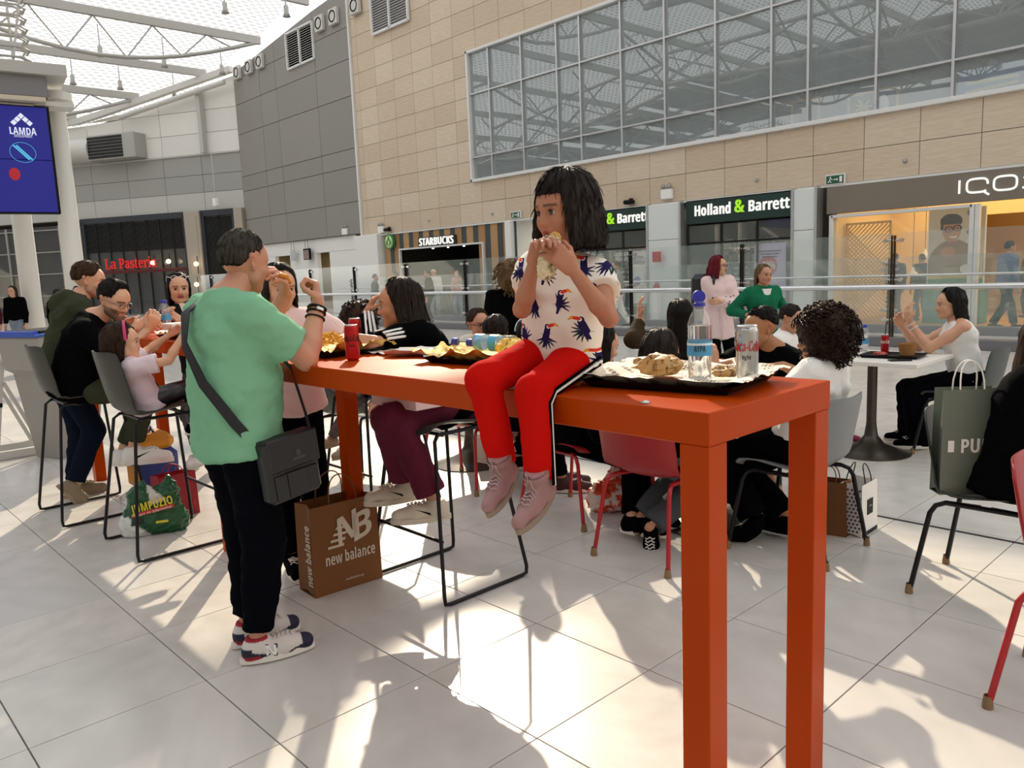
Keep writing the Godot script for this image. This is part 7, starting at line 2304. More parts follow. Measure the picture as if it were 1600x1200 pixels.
func people() -> void:

	green_man()
	table_girl()
	var V = func(x, y, z): return Vector3(x, y, z)
	var RT = Vector3(0.726, 0, 0.6865)     # towards the right of the photograph
	var AW = Vector3(0.676, 0, -0.723)     # away from the viewer
	var tan = hexc("c08a6c"); var pale = hexc("d2a183"); var olive = hexc("a8744f")
	# diner in a tracksuit top on the far side of the near table
	var j = person({"label": "seated person in a black striped tracksuit top and burgundy trousers", "s": 0.95, "fem": true, "pv": Vector3(2.42, 0.885, -3.03), "nk": Vector3(2.235, 1.255, -3.13), "fw": Vector3(-0.95, 0, -0.25), "hc": Vector3(2.20, 1.375, -3.12), "hf": Vector3(-0.75, -0.05, -0.66), "hs": 0.98,
		"wr": Vector3(1.93, 1.228, -2.93), "er": Vector3(0.45, 0.2, 0.95), "hr": [Vector3(-0.75, 0.05, -0.6), Vector3(0.2, -0.4, -0.8), 0.95], "wl": Vector3(2.17, 1.33, -3.36), "el": Vector3(-0.9, -0.6, -0.5), "hl": [Vector3(0.3, 0.8, 0.3), Vector3(0.6, -0.2, 0.5), 0.7],
		"ar": Vector3(2.16, 0.455, -2.87), "al": Vector3(2.15, 0.51, -3.08), "dr": Vector3(-0.85, -0.15, -0.5), "dl": Vector3(-0.8, -0.45, -0.35), "kr": Vector3(-1, 0.4, 0.1), "kl": Vector3(-1, 0.4, -0.1),
		"skin": tan, "cell": 0.013, "fine": 0.005, "face": {"lips": Color(0.42, 0.14, 0.12)},
		"top": {"m": M.cloth_black, "sleeve": 1.88, "hem": 0.08, "loose": 0.026, "name": "track_top", "collar": 0.03}, "leg": {"m": M.cloth_burgundy, "loose": 0.016, "flare": 0.022, "to": 0.88, "cell": 0.012}, "shoe": {"m": M.shoe_cream, "sole": M.shoe_cream, "lace": M.shoe_cream},
		"hair": {"m": M.hair_dark, "front": 42.0, "side": 92.0, "back": 100.0, "len": 0.30, "from": 72.0, "thick": 0.016, "rough": 0.005, "n": 96, "backward": 0.10, "flare": 0.01}})
	stripes(j.t, j.arms[1], M.cloth_white, 0.95, Vector3(0.2, 0.6, 0.8))
	stripes(j.t, j.arms[0], M.cloth_white, 0.95, Vector3(0.3, 0.8, -0.4))
	for o in j.t.get_children():
		if String(o.name).begins_with("shoe"):
			for sd in [-1.0, 1.0]: swoosh(o, Transform3D(Basis() if sd > 0 else Basis(Vector3(1, 0, 0), Vector3(0, 1, 0), Vector3(0, 0, -1)), Vector3(0.045, 0.048, sd * 0.0425)), M.black_plastic, 1.0)
	# blush sweater between the two tables
	j = person({"label": "person in a blush sweater and black trousers standing between the two tables", "s": 0.95, "fem": true, "pv": Vector3(1.90, 0.88, -3.72), "nk": Vector3(1.88, 1.345, -3.66), "fw": Vector3(-0.2, 0, 1), "hc": Vector3(1.865, 1.475, -3.655), "hf": Vector3(-0.15, -0.15, 0.95),
		"wl": Vector3(2.02, 1.22, -3.35), "wr": Vector3(1.72, 1.24, -3.36), "skin": pale, "cell": 0.015, "hl": [Vector3(-0.3, -0.1, 1), Vector3(0, -1, 0), 0.6], "hr": [Vector3(0.2, 0.2, 1), Vector3(0, -1, 0), 0.6],
		"ar": Vector3(1.83, 0.088, -3.70), "al": Vector3(1.99, 0.088, -3.72), "top": {"m": M.cloth_blush, "sleeve": 1.9, "hem": 0.03, "loose": 0.034, "cuff": 0.02, "name": "sweater"}, "leg": {"m": M.cloth_black, "loose": 0.022}, "shoe": {"m": M.cloth_black},
		"hair": {"m": M.hair_dark, "front": 40.0, "side": 92.0, "back": 100.0, "len": 0.24, "from": 68.0, "thick": 0.014}})
	# curly child on a stool behind
	make_stool("bar stool under the curly child in patterned leggings", Vector3(2.80, 0, -4.3), PI)
	var fl = noise_tex(0.2, hexc("26282c"), hexc("9a8f96"), 128, 3, Vector2(1, 1), 8)
	j = person({"label": "curly child in black with patterned leggings behind the red cans", "s": 0.66, "kid": true, "fem": true, "pv": Vector3(2.82, 0.86, -4.3), "nk": Vector3(2.72, 1.12, -4.32), "fw": Vector3(-1, 0, 0), "hc": Vector3(2.70, 1.225, -4.33), "hf": Vector3(-0.6, -0.4, -0.5), "hs": 0.9, "skin": pale, "cell": 0.014,
		"al": Vector3(2.53, 0.50, -4.42), "ar": Vector3(2.53, 0.47, -4.22), "dl": Vector3(-0.8, -0.4, 0), "dr": Vector3(-0.8, -0.3, 0.2), "top": {"m": M.cloth_black, "sleeve": 1.9}, "leg": {"m": mat("cloth_floral", Color(1, 1, 1), 0.85, {"albedo_texture": fl, "uv1_scale": Vector3(6, 6, 6)}), "loose": 0.012}, "shoe": {"m": M.shoe_beige, "sole": M.shoe_beige},
		"hair": {"kind": "curly", "m": M.hair_brown, "r": Vector3(0.13, 0.125, 0.13), "count": 160, "open": 0.7}})
	# group at the pedestal table behind
	j = person({"label": "person with dark glasses frames facing right behind the tray", "s": 0.97, "fem": true, "pv": Vector3(3.95, 0.55, -4.62), "nk": Vector3(3.93, 0.985, -4.58), "fw": RT, "hc": Vector3(3.93, 1.115, -4.55), "hf": RT * 0.5 - AW * 0.8, "skin": tan, "cell": 0.02, "fine": 0.007, "top": {"m": mat("cloth_wine", hexc("5a1c38"), 0.85), "sleeve": 1.9}, "leg": {"m": M.cloth_black}, "al": Vector3(4.2, 0.09, -4.3), "ar": Vector3(4.05, 0.09, -4.3), "shoe": {"m": M.cloth_black},
		"hair": {"m": M.hair_brown, "front": 40.0, "side": 85.0, "back": 118.0, "thick": 0.018, "rough": 0.01}})
	specs(j.t, j.head, j.hs, M.black_plastic)
	j = person({"label": "person with dark hair tied up in front of the bespectacled diner", "s": 0.95, "fem": true, "pv": Vector3(3.58, 0.55, -4.05), "nk": Vector3(3.56, 0.965, -3.98), "fw": RT, "hc": Vector3(3.56, 1.09, -3.94), "hf": RT * 0.2 + AW * 0.9, "skin": tan, "cell": 0.02, "fine": 0.007, "top": {"m": M.cloth_black, "sleeve": 1.9}, "leg": {"m": M.cloth_black}, "al": Vector3(3.9, 0.09, -3.7), "ar": Vector3(3.8, 0.09, -3.6), "shoe": {"m": mat("shoe_brownred", hexc("3d1e1a"), 0.7)},
		"hair": {"m": M.hair_dark, "front": 45.0, "side": 96.0, "back": 122.0, "thick": 0.03, "rough": 0.012, "tail": [Vector3(0.0, 0.06, -0.11), Vector3(0.02, 0.08, 0.0)]}})
	j = person({"label": "dark haired person with a patterned hair band close to the seated child's back", "s": 0.93, "fem": true, "pv": Vector3(3.98, 0.52, -4.12), "nk": Vector3(3.96, 0.93, -4.06), "fw": RT * 0.5 + AW, "hc": Vector3(3.95, 1.055, -4.03), "hf": RT * 0.3 + AW, "skin": tan, "cell": 0.02, "fine": 0.008, "top": {"m": M.cloth_black, "sleeve": 1.9}, "leg": {"m": M.cloth_black}, "shoe": {"m": M.cloth_black}, "al": Vector3(4.3, 0.09, -4.4), "ar": Vector3(4.35, 0.09, -4.3),
		"hair": {"m": M.hair_black, "front": 45.0, "side": 96.0, "back": 118.0, "len": 0.22, "from": 80.0, "thick": 0.018}})
	var hb2 = MB.new()
	var pts = []
	for q in 15: pts.append(j.head * (Vector3(0.098 * cos(PI * q / 14.0), 0.03 + 0.105 * sin(PI * q / 14.0), -0.01) * j.hs))
	hb2.tube(pts, 0.012, 6)
	part("hair_band", hb2, M.cloth_white, j.t)
	# curly standing person in black
	j = person({"label": "person with light curly hair and black top standing behind the seated child", "s": 0.97, "fem": true, "pv": Vector3(4.95, 0.9, -5.28), "nk": Vector3(4.93, 1.35, -5.26), "fw": AW, "hc": Vector3(4.92, 1.47, -5.24), "hf": AW * 0.9 - RT * 0.3, "skin": tan, "cell": 0.02, "fine": 0.009, "top": {"m": M.cloth_black, "sleeve": 1.9}, "leg": {"m": M.cloth_black}, "shoe": {"m": M.cloth_black},
		"hair": {"kind": "curly", "m": M.hair_light, "r": Vector3(0.14, 0.17, 0.14), "c": Vector3(0, 0.0, -0.02), "count": 260, "thick": 0.005, "open": 0.6}})
	# black hair, laughing, right of the girl's shirt
	j = person({"label": "smiling person with straight black hair seated right of the seated child", "s": 0.96, "fem": true, "pv": Vector3(3.46, 0.56, -3.16), "nk": Vector3(3.35, 0.965, -2.93), "fw": Vector3(0.3, 0, 1), "hc": Vector3(3.335, 1.085, -2.83), "hf": RT * 0.85 + AW * 0.25 + Vector3(0, -0.25, 0), "skin": pale, "cell": 0.015, "fine": 0.005, "face": {"lips": Color(0.4, 0.12, 0.12)},
		"wl": Vector3(3.6, 0.79, -2.75), "wr": Vector3(3.4, 0.79, -2.72), "al": Vector3(3.55, 0.09, -2.72), "ar": Vector3(3.36, 0.12, -2.66), "top": {"m": M.cloth_black, "sleeve": 1.9, "loose": 0.03}, "leg": {"m": M.cloth_black, "loose": 0.02}, "shoe": {"m": M.cloth_black, "sole": M.sole_white},
		"hair": {"m": M.hair_black, "front": 40.0, "side": 95.0, "back": 105.0, "len": 0.16, "from": 74.0, "thick": 0.014}})
	# dark hair from behind on the red chair
	j = person({"label": "person with dark shoulder hair seen from behind on the red chair", "s": 0.95, "fem": true, "pv": Vector3(3.30, 0.555, -2.42), "nk": Vector3(3.22, 0.955, -2.36), "fw": Vector3(1, 0, 0.1), "hc": Vector3(3.20, 1.075, -2.33), "hf": Vector3(0.95, -0.2, 0.15), "skin": tan, "cell": 0.015, "fine": 0.006,
		"wr": Vector3(3.36, 1.00, -2.13), "er": Vector3(0, -1, 0.6), "hr": [Vector3(0.1, 1, -0.3), Vector3(0.6, 0, -0.6), 0.5], "wl": Vector3(3.62, 0.79, -2.55), "al": Vector3(3.38, 0.12, -2.62), "ar": Vector3(3.31, 0.115, -2.50), "dl": Vector3(0.8, 0, -0.3), "dr": Vector3(-0.3, -0.7, 0.2), "fr": Vector3(-0.75, 0.2, 0.4),
		"top": {"m": M.cloth_black, "sleeve": 1.85}, "leg": {"m": M.cloth_greyjean, "loose": 0.02, "flare": 0.016}, "shoe": {"m": M.cloth_black, "sole": M.sole_gum},
		"hair": {"m": M.hair_dark, "front": 45.0, "side": 95.0, "back": 105.0, "len": 0.19, "from": 70.0, "thick": 0.018, "flare": 0.015, "rough": 0.007}})
	# long black hair, brown jacket, hands raised
	j = person({"label": "person in a dark brown jacket with long black hair seen from behind", "s": 1.0, "fem": true, "pv": Vector3(4.95, 0.55, -3.45), "nk": Vector3(4.93, 1.0, -3.42), "fw": AW, "hc": Vector3(4.92, 1.13, -3.42), "hf": AW * 0.8 - RT * 0.5, "skin": tan, "cell": 0.02, "fine": 0.007, "wl": Vector3(4.72, 1.12, -3.62), "hl": [Vector3(0.1, 0.9, -0.2), RT, 0.3, 0.12],
		"top": {"m": M.cloth_brown, "sleeve": 1.85, "loose": 0.03, "name": "jacket"}, "leg": {"m": M.cloth_black}, "shoe": {"m": M.cloth_black}, "al": Vector3(5.2, 0.09, -3.8), "ar": Vector3(5.35, 0.09, -3.7),
		"hair": {"m": M.hair_black, "front": 42.0, "side": 95.0, "back": 105.0, "len": 0.34, "from": 64.0, "thick": 0.016}})
	# the pair at the railing
	j = person({"label": "person with red hair and glasses in a pale pink wrap coat with arms folded", "s": 0.95, "g": 1.12, "fem": true, "pv": Vector3(8.33, 0.86, -5.22), "nk": Vector3(8.33, 1.345, -5.22), "fw": RT * 0.3 - AW, "hc": Vector3(8.31, 1.475, -5.20), "hf": RT * 0.75 - AW * 0.55, "skin": pale, "cell": 0.018, "fine": 0.007,
		"wl": Vector3(8.20, 1.06, -5.10), "wr": Vector3(8.34, 1.02, -4.98), "el": Vector3(0.5, -1, 0.6), "er": Vector3(-0.6, -1, -0.6), "hl": [-RT, AW, 0.4], "hr": [RT, AW, 0.4],
		"top": {"m": M.cloth_blush, "sleeve": 1.9, "hem": 0.26, "loose": 0.03, "name": "wrap_coat", "collar": 0.02}, "leg": {"m": M.cloth_black}, "shoe": {"m": M.cloth_black}, "face": {"lips": Color(0.5, 0.12, 0.12)},
		"hair": {"m": M.hair_red, "front": 42.0, "side": 92.0, "back": 105.0, "len": 0.17, "from": 60.0, "thick": 0.022, "rough": 0.014, "flare": 0.025}})
	specs(j.t, j.head, j.hs, M.black_plastic)
	var dots = MB.new()
	for k in 26:
		var g = (k * 0.618034) * TAU
		for q in 2:
			var a: Array = j.arms[q]
			var p: Vector3 = a[0].lerp(a[1], fmod(k * 0.37, 1.0)) if k % 2 else a[1].lerp(a[2], fmod(k * 0.29, 0.85))
			var f: Vector3 = ((a[1] - a[0]) if k % 2 else (a[2] - a[1])).normalized()
			var x = f.cross(Vector3(0.3, 0.5, 0.8)).normalized()
			var n = x * cos(g) + f.cross(x) * sin(g)
			dots.ball(p + n * (0.062 if k % 2 else 0.055), Vector3(0.012, 0.012, 0.012), 6, 4)
	part("sleeve_print", dots, mat("print_dark", hexc("4b3b48"), 0.85), j.t).set_meta("kind", "stuff")
	var sash = MB.new()
	sash.lathe([Vector2(0.145, 0.0), Vector2(0.15, 0.02), Vector2(0.145, 0.05)], 20, j.pv + Vector3(0, 0.13, 0))
	sash.bar(j.pv - AW * 0.16 + Vector3(0, 0.14, 0), j.pv - AW * 0.17 + Vector3(0, -0.25, 0), 0.045, 0.01)
	part("sash", sash, M.cloth_blush, j.t)
	var pk = thing("black_backpack", "black backpack on the shoulder of the red-haired person", "bag", Vector3(8.28, 0.98, -5.42))
	var pb = MB.new(); pb.box(Vector3(0, 0.2, 0), Vector3(0.2, 0.42, 0.24), 0.06)
	part("body", pb, M.nylon_black, pk)
	pb = MB.new(); pb.tube([Vector3(0, 0.38, 0.1), Vector3(-0.04, 0.46, 0.16), Vector3(-0.1, 0.36, 0.24), Vector3(-0.1, 0.15, 0.22)], 0.016, 6)
	part("strap", pb, M.nylon_black, pk)
	j = person({"label": "person in an emerald green jacket over a white top by the railing", "s": 0.88, "fem": true, "pv": Vector3(7.36, 0.80, -4.10), "nk": Vector3(7.36, 1.25, -4.10), "fw": -AW * 0.9 + RT * 0.2, "hc": Vector3(7.35, 1.37, -4.08), "hf": RT * 0.35 - AW * 0.9, "skin": tan, "cell": 0.018, "fine": 0.007, "face": {"lips": Color(0.45, 0.1, 0.12)},
		"wl": Vector3(7.6, 0.98, -3.92), "wr": Vector3(7.16, 0.98, -4.14), "top": {"m": M.cloth_emerald, "sleeve": 1.9, "hem": 0.2, "loose": 0.026, "name": "jacket"}, "leg": {"m": M.cloth_emerald}, "shoe": {"m": M.cloth_black},
		"hair": {"m": M.hair_light, "front": 42.0, "side": 92.0, "back": 118.0, "thick": 0.014, "len": 0.14, "from": 100.0}})
	pb = MB.new()
	var cc = j.pv + (j.nk - j.pv) * 0.86 + j.fw * 0.095
	pb.plate(PackedVector2Array([Vector2(0, -0.12), Vector2(0.05, 0.05), Vector2(-0.05, 0.05)]), 0.03, Transform3D(Basis(-j.rt, j.u, j.fw), cc))
	part("white_top", pb, M.cloth_white, j.t)
	# black shirt, cropped black hair
	j = person({"label": "young person in a black t-shirt with short black hair leaning to the left", "s": 1.0, "pv": Vector3(4.58, 0.56, -2.48), "nk": Vector3(4.50, 0.975, -2.42), "fw": Vector3(-1, 0, 0), "hc": Vector3(4.42, 1.105, -2.47), "hf": -RT * 0.9 - AW * 0.1 + Vector3(0, -0.12, 0), "skin": olive, "cell": 0.015, "fine": 0.005,
		"wr": Vector3(4.13, 0.93, -2.47), "wl": Vector3(4.15, 0.92, -2.18), "er": Vector3(0.2, -0.4, -1), "el": Vector3(0.3, -0.6, 0.9), "hr": [Vector3(-0.5, -0.2, 0.6), Vector3(0, -0.8, -0.5), 0.7], "hl": [-RT, Vector3(0, -1, 0), 0.4], "al": Vector3(4.2, 0.09, -2.2), "ar": Vector3(4.22, 0.09, -2.6),
		"top": {"m": M.cloth_black, "sleeve": 0.75, "loose": 0.022, "name": "t_shirt"}, "leg": {"m": M.cloth_black, "to": 0.5}, "shoe": {"m": M.cloth_black},
		"hair": {"m": M.hair_black, "front": 52.0, "side": 70.0, "back": 98.0, "thick": 0.018, "rough": 0.01, "f0": 45.0, "f1": 75.0}})
	# curly hair, white shirt
	j = person({"label": "person with big brown curls in a white t-shirt on the grey chair", "s": 0.98, "fem": true, "pv": Vector3(3.88, 0.565, -1.93), "nk": Vector3(3.90, 0.985, -1.82), "fw": Vector3(-0.1, 0, -1), "hc": Vector3(3.87, 1.115, -1.84), "hf": Vector3(-0.55, -0.12, -0.82), "skin": olive, "cell": 0.013, "fine": 0.005,
		"wr": Vector3(3.93, 0.78, -2.25), "wl": Vector3(3.68, 0.82, -2.2), "er": Vector3(0.9, -0.4, 0.5), "al": Vector3(3.74, 0.12, -2.12), "ar": Vector3(3.90, 0.12, -2.02), "dl": Vector3(-0.3, -0.6, -0.5), "dr": Vector3(0.1, 0, -1), "fl": Vector3(0.5, 0.6, 0.0),
		"top": {"m": M.cloth_white, "sleeve": 0.9, "loose": 0.034, "cuff": 0.035, "hem": -0.02, "fold": 0.010, "name": "t_shirt"}, "leg": {"m": M.cloth_black, "loose": 0.03, "flare": 0.01}, "shoe": {"m": M.cloth_black, "sole": M.cloth_black, "lace": M.cloth_white},
		"hair": {"kind": "curly", "m": M.hair_brown, "r": Vector3(0.155, 0.175, 0.15), "c": Vector3(0, 0.02, -0.035), "count": 620, "open": 0.72, "thick": 0.0045}})
	specs(j.t, j.head, j.hs, M.black_plastic)
	# white sleeveless top at the far right table
	j = person({"label": "person in a white sleeveless top eating at the white square table", "s": 0.97, "fem": true, "pv": Vector3(6.63, 0.57, -1.98), "nk": Vector3(6.62, 1.0, -2.06), "fw": Vector3(-0.55, 0, -0.85), "hc": Vector3(6.59, 1.13, -2.10), "hf": -RT * 0.9 + AW * 0.2 + Vector3(0, -0.08, 0), "skin": pale, "cell": 0.014, "fine": 0.005,
		"wl": Vector3(6.40, 1.0, -2.32), "el": Vector3(0, -1, 0.3), "hl": [Vector3(-0.1, 0.8, -0.2), RT, 0.5], "wr": Vector3(6.48, 0.95, -2.40), "er": Vector3(0.6, -1, 0), "hr": [Vector3(-0.3, 0.7, -0.3), -AW, 0.6], "al": Vector3(6.44, 0.1, -2.22), "ar": Vector3(6.62, 0.1, -2.35),
		"top": {"m": M.cloth_white, "sleeve": 0.0, "hem": 0.04, "loose": 0.014, "name": "sleeveless_top"}, "leg": {"m": M.cloth_navy, "loose": 0.026, "flare": 0.045, "to": 0.97}, "shoe": {"m": M.cloth_black},
		"hair": {"m": M.hair_black, "front": 42.0, "side": 95.0, "back": 105.0, "len": 0.16, "from": 78.0, "thick": 0.016, "backward": 0.02}})
	for q in 2:
		pb = MB.new()
		var a: Array = j.arms[0]
		var ax: Vector3 = (a[2] - a[1]).normalized()
		var x = ax.cross(Vector3.RIGHT).normalized()
		var pp = []
		for k in 17: pp.append(a[2] - ax * (0.02 + 0.035 * q) + (x * cos(TAU * k / 16.0) + x.cross(ax) * sin(TAU * k / 16.0)) * (0.031 + 0.003 * q))
		pb.tube(pp, 0.003, 5)
		part("bracelet", pb, M.white_plain, j.t)
	person({"label": "person in pink trainers mostly hidden behind the brown curls", "s": 0.95, "pv": Vector3(6.15, 0.55, -3.25), "nk": Vector3(6.15, 0.92, -3.2), "fw": Vector3(0.1, 0, 1), "hc": Vector3(6.12, 1.03, -3.15), "hf": Vector3(0.1, -0.3, 1), "skin": tan, "cell": 0.025, "fine": 0.01, "face": {"far": true}, "al": Vector3(6.3, 0.09, -2.85), "ar": Vector3(6.05, 0.09, -2.9), "top": {"m": M.cloth_white, "sleeve": 1.8}, "leg": {"m": M.cloth_jeans}, "shoe": {"m": mat("trainer_pink", hexc("b23a5c"), 0.6)}, "hair": {"m": M.hair_dark, "n": 40}})
	# long hair at the right edge
	person({"label": "person with very long dark hair in black at the right edge", "s": 1.0, "fem": true, "pv": Vector3(3.780, 0.57, -0.930), "nk": Vector3(3.850, 1.0, -0.870), "fw": Vector3(0.1, 0, 1), "hc": Vector3(3.870, 1.12, -0.830), "hf": Vector3(0.2, -0.2, 1), "skin": tan, "cell": 0.014, "fine": 0.007, "al": Vector3(3.670, 0.09, -0.420), "ar": Vector3(3.870, 0.09, -0.420), "top": {"m": M.cloth_black, "sleeve": 1.9, "hem": 0.1, "loose": 0.035, "name": "jacket"}, "leg": {"m": M.cloth_black}, "shoe": {"m": M.cloth_black},
		"hair": {"m": M.hair_brown, "front": 42.0, "side": 95.0, "back": 105.0, "len": 0.42, "from": 66.0, "thick": 0.02, "backward": 0.05, "flare": 0.02}})
	# --- the group at the farther orange table ---
	j = person({"label": "standing person in an olive hooded sweatshirt and dark jeans", "s": 1.02, "g": 1.05, "pv": Vector3(1.475, 0.93, -6.235), "nk": Vector3(1.610, 1.44, -6.215), "fw": Vector3(1, 0, 0.1), "hc": Vector3(1.700, 1.565, -6.195), "hf": Vector3(0.88, -0.2, 0.35), "skin": pale, "cell": 0.014, "fine": 0.005, "face": {"stubble": 0.25},
		"wr": Vector3(1.895, 1.215, -5.965), "er": Vector3(-0.3, -1, 0.4), "wl": Vector3(1.925, 1.22, -6.365), "al": Vector3(1.475, 0.09, -6.335), "ar": Vector3(1.435, 0.13, -6.135), "dr": Vector3(0.5, -0.75, 0.1), "fr": Vector3(0.8, 0.55, 0.1),
		"top": {"m": M.cloth_olive, "sleeve": 1.9, "hem": 0.07, "loose": 0.032, "cuff": 0.02, "hood": true, "fold": 0.010, "name": "hooded_sweatshirt"}, "leg": {"m": mat("cloth_darkjean", hexc("141a2a"), 0.85), "loose": 0.02}, "shoe": {"m": M.shoe_beige, "sole": mat("sole_tan", hexc("9c8a70"), 0.7), "lace": M.shoe_beige},
		"hair": {"m": mat("hair_chestnut", hexc("5c4028"), 0.5), "front": 46.0, "side": 84.0, "back": 112.0, "thick": 0.022, "rough": 0.012}})
	j = person({"label": "bearded person in glasses and a black t-shirt leaning over the child", "s": 1.03, "g": 1.1, "pv": Vector3(1.44, 0.895, -5.80), "nk": Vector3(1.545, 1.325, -5.66), "fw": Vector3(0.85, 0, 0.45), "hc": Vector3(1.66, 1.425, -5.56), "hf": Vector3(0.45, -0.38, 0.80), "hs": 1.04, "skin": pale, "cell": 0.013, "fine": 0.0045, "face": {"beard": true, "brow": Color(0.015, 0.012, 0.01)},
		"wr": Vector3(1.79, 1.235, -5.36), "er": Vector3(-0.2, -1, 0.5), "hr": [Vector3(0.3, 0.65, 0.4), Vector3(0.1, 0.2, -0.9), 1.0], "wl": Vector3(1.86, 1.225, -5.62), "el": Vector3(0.2, -1, -0.5), "hl": [Vector3(0.2, 0.4, 0.8), Vector3(0.3, -0.2, 0.2), 0.9],
		"ar": Vector3(1.69, 0.42, -5.60), "al": Vector3(1.68, 0.38, -5.80), "dr": Vector3(0.75, -0.25, 0.55), "dl": Vector3(0.7, -0.35, 0.4), "top": {"m": M.cloth_black, "sleeve": 0.85, "hem": 0.08, "belly": 0.04, "loose": 0.026, "name": "t_shirt"}, "leg": {"m": M.cloth_olive, "loose": 0.024, "to": 0.86}, "shoe": {"m": M.cloth_white, "sole": M.sole_white, "size": 1.12},
		"hair": {"m": M.hair_black, "front": 42.0, "side": 86.0, "back": 116.0, "thick": 0.018, "rough": 0.01, "n": 80}})
	specs(j.t, j.head, j.hs, M.steel_dark)
	for o in j.t.get_children():
		if String(o.name).begins_with("shoe"):
			for sd in [-1.0, 1.0]: swoosh(o, Transform3D(Basis() if sd > 0 else Basis(Vector3(1, 0, 0), Vector3(0, 1, 0), Vector3(0, 0, -1)), Vector3(0.045, 0.05, sd * 0.0425)), M.black_plastic, 1.15)
	letters("shirt_print", "Ellesse", 0.055, mat("print_teal", hexc("3fb59a"), 0.7), j.t, j.pv + (j.nk - j.pv) * 0.62 + j.fw * 0.155, Basis(-j.rt, j.u, j.fw), 0.19, 0.004, "Droid Serif", 400, 0.25)
	j = person({"label": "small child with a pink hair band reaching over from the grey stool", "s": 0.64, "kid": true, "fem": true, "pv": Vector3(1.52, 0.865, -4.72), "nk": Vector3(1.435, 1.10, -4.72), "fw": Vector3(1, 0, 0.12), "hc": Vector3(1.425, 1.20, -4.715), "hf": Vector3(0.92, 0.02, 0.30), "hs": 0.9, "skin": pale, "cell": 0.011, "fine": 0.0045, "face": {"kid": true},
		"wr": Vector3(1.70, 1.235, -4.53), "er": Vector3(0.2, -1, 0.5), "hr": [Vector3(0.9, 0.1, 0.3), Vector3(0, -1, 0), 0.5], "wl": Vector3(1.72, 1.22, -4.8), "ua": 0.30, "fa": 0.27, "al": Vector3(1.80, 0.66, -4.80), "ar": Vector3(1.80, 0.66, -4.64),
		"top": {"m": mat("cloth_lilac", hexc("dcc9d2"), 0.85), "sleeve": 0.7, "hem": 0.10, "loose": 0.032, "cuff": 0.03, "name": "t_shirt"}, "leg": {"m": M.leather_black, "loose": 0.014}, "shoe": {"m": M.cloth_black},
		"hair": {"m": M.hair_brown, "front": 44.0, "side": 92.0, "back": 104.0, "len": 0.12, "from": 76.0, "thick": 0.018, "rough": 0.006, "n": 96}})
	hb2 = MB.new()
	var ring = []
	for q in 17: ring.append(j.head * (Vector3(0.100 * cos(PI * q / 16.0), 0.022 + 0.112 * sin(PI * q / 16.0), 0.022) * j.hs))
	hb2.tube(ring, 0.0085, 6)
	part("hair_band", hb2, mat("band_pink", hexc("c8356e"), 0.6), j.t)
	pb = MB.new()
	for q in 9: pb.box(j.pv + Vector3(0.055 - 0.01 * absf(q - 4), 0.1 + 0.011 * (q % 3), 0.075 - 0.015 * (q / 3)) + j.fw * 0.03, Vector3(0.02, 0.008, 0.02))
	j = person({"label": "person with sunglasses pushed up in dark hair and denim jacket behind the bottles", "s": 0.99, "fem": true, "pv": Vector3(2.60, 0.87, -6.55), "nk": Vector3(2.50, 1.345, -6.58), "fw": Vector3(-0.75, 0, 0.65), "hc": Vector3(2.475, 1.475, -6.60), "hf": RT * 0.45 - AW * 0.85, "hs": 1.06, "skin": pale, "cell": 0.016, "fine": 0.005, "face": {"lips": Color(0.35, 0.06, 0.07)}, "look": Vector3(-0.2, 0, 1),
		"wl": Vector3(2.33, 1.24, -6.25), "wr": Vector3(2.27, 1.24, -6.52), "hl": [Vector3(-0.6, 0.4, 0.2), RT, 0.6], "top": {"m": mat("cloth_charcoal", hexc("22252a"), 0.85), "sleeve": 1.85, "hem": 0.06, "loose": 0.026, "name": "denim_jacket"}, "leg": {"m": M.cloth_greyjean, "loose": 0.016}, "shoe": {"m": M.cloth_white},
		"hair": {"m": M.hair_black, "front": 38.0, "side": 92.0, "back": 104.0, "len": 0.24, "from": 72.0, "thick": 0.013, "n": 84}})
	specs(j.t, j.head, j.hs, M.white_plain, "sunglasses", 0.088)
	far_people()

func walker(label: String, x: float, z: float, h: float, face: Vector3, skin: Color, top: Material, leg: Material, hm: Material, o := {}) -> Dictionary:
	var s = h / 1.72
	var d = {"label": label, "s": s, "fem": o.get("fem", true), "pv": Vector3(x, 0.90 * s, z), "nk": Vector3(x, 1.41 * s, z) + face * 0.02, "fw": face, "hf": face + o.get("turn", Vector3.ZERO), "skin": skin, "cell": 0.028, "fine": 0.011, "face": {"far": true},
		"top": {"m": top, "sleeve": o.get("sleeve", 1.9), "loose": 0.028, "hem": o.get("hem", 0.06), "name": "jacket"}, "leg": {"m": leg, "loose": 0.02, "flare": o.get("flare", 0.01)}, "shoe": {"m": M.cloth_black}, "hair": {"m": hm, "n": 40, "front": 42.0, "side": 88.0, "back": 112.0, "len": o.get("len", 0.0), "from": 76.0, "thick": 0.014}}
	if o.has("stride"):
		var rt = face.cross(Vector3.UP)
		d.al = Vector3(x, 0.09 * s, z) + face * 0.24 - rt * 0.06
		d.ar = Vector3(x, 0.13 * s, z) - face * 0.28 + rt * 0.06
	if o.has("wl"): d.wl = o.wl
	if o.has("wr"): d.wr = o.wr
	return person(d)

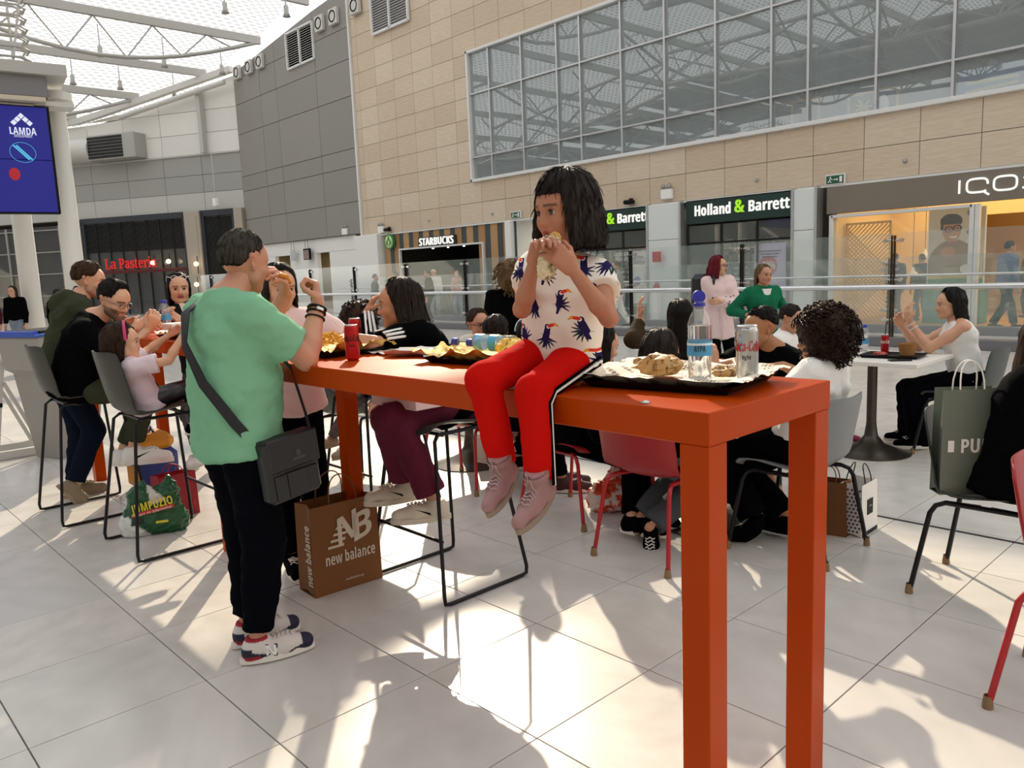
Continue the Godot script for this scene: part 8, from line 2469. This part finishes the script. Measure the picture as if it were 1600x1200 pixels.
func far_people() -> void:
	var RT = Vector3(0.726, 0, 0.6865)
	var AW = Vector3(0.676, 0, -0.723)
	var pale = hexc("cfa088"); var tan = hexc("b98765")
	walker("walking person in a cropped black jacket and pale flared jeans far left", 3.88, -19.6, 1.68, -AW, pale, M.cloth_black, M.cloth_jeans, M.hair_dark, {"len": 0.3, "flare": 0.05, "stride": true, "hem": -0.04})
	walker("person in a burgundy jacket cut by the left edge of the picture", 3.42, -19.95, 1.66, -AW + RT * 0.4, pale, mat("cloth_plum", hexc("5a2530"), 0.85), M.cloth_jeans, M.hair_dark, {"len": 0.25, "stride": true})
	walker("distant person with long brown hair behind the olive sweatshirt", 4.75, -18.2, 1.62, -AW + RT * 0.3, pale, mat("cloth_rust", hexc("8a4a34"), 0.85), M.cloth_black, M.hair_brown, {"len": 0.25})
	walker("distant dark haired person beside the lower white column", 4.2, -17.6, 1.58, AW, pale, M.cloth_black, M.cloth_black, M.hair_dark, {"len": 0.25})
	walker("person in dark clothes beyond the railing left of the tracksuit diner", 15.0, -21.3, 1.7, -RT, tan, M.cloth_black, M.cloth_greyjean, M.hair_black, {"fem": false})
	walker("person in a dark cap beyond the railing below the white wall", 15.0, -19.6, 1.72, -RT, tan, M.cloth_navy, M.cloth_black, M.hair_black, {"fem": false})
	walker("person in grey beyond the railing near the coffee bar's left edge", 15.1, -22.8, 1.66, RT, tan, mat("cloth_stone", hexc("7d8078"), 0.85), M.cloth_greyjean, M.hair_dark)
	walker("person in a white top and white cap before the coffee bar", 17.2, -22.2, 1.74, -AW, tan, M.cloth_white, M.cloth_jeans, M.cloth_white, {"fem": false})
	walker("blonde person in a pale jacket before the coffee bar", 17.3, -21.0, 1.68, -AW - RT * 0.3, pale, M.cloth_pink, M.cloth_jeans, mat("hair_blonde", hexc("c8b184"), 0.5), {"len": 0.22})
	walker("walking person in pale trousers behind the railing near the green sign", 15.2, -12.3, 1.7, -RT, tan, mat("cloth_ash", hexc("8f9690"), 0.85), M.cloth_white, M.hair_brown, {"stride": true})
	walker("left person of a dark dressed pair inside the warm shop", 19.3, -7.35, 1.62, AW, tan, M.cloth_black, M.cloth_black, M.hair_black, {"fem": false})
	walker("right person of a dark dressed pair inside the warm shop", 19.3, -6.75, 1.58, AW, tan, M.cloth_black, M.cloth_black, M.hair_black, {"fem": false})
	walker("person in a denim jacket walking at the right edge of the shops", 17.3, -4.55, 1.76, RT, tan, mat("cloth_denim", hexc("4d6488"), 0.85), M.cloth_black, M.hair_black, {"fem": false, "stride": true})
	walker("dark dressed customer deep inside the warm shop", 20.6, -4.9, 1.64, AW, tan, M.cloth_brown, M.cloth_black, M.hair_dark)
	walker("customer in a tan coat deep inside the warm shop", 20.9, -4.3, 1.6, -RT, tan, mat("cloth_tan", hexc("a98a5e"), 0.85), M.cloth_black, M.hair_brown)
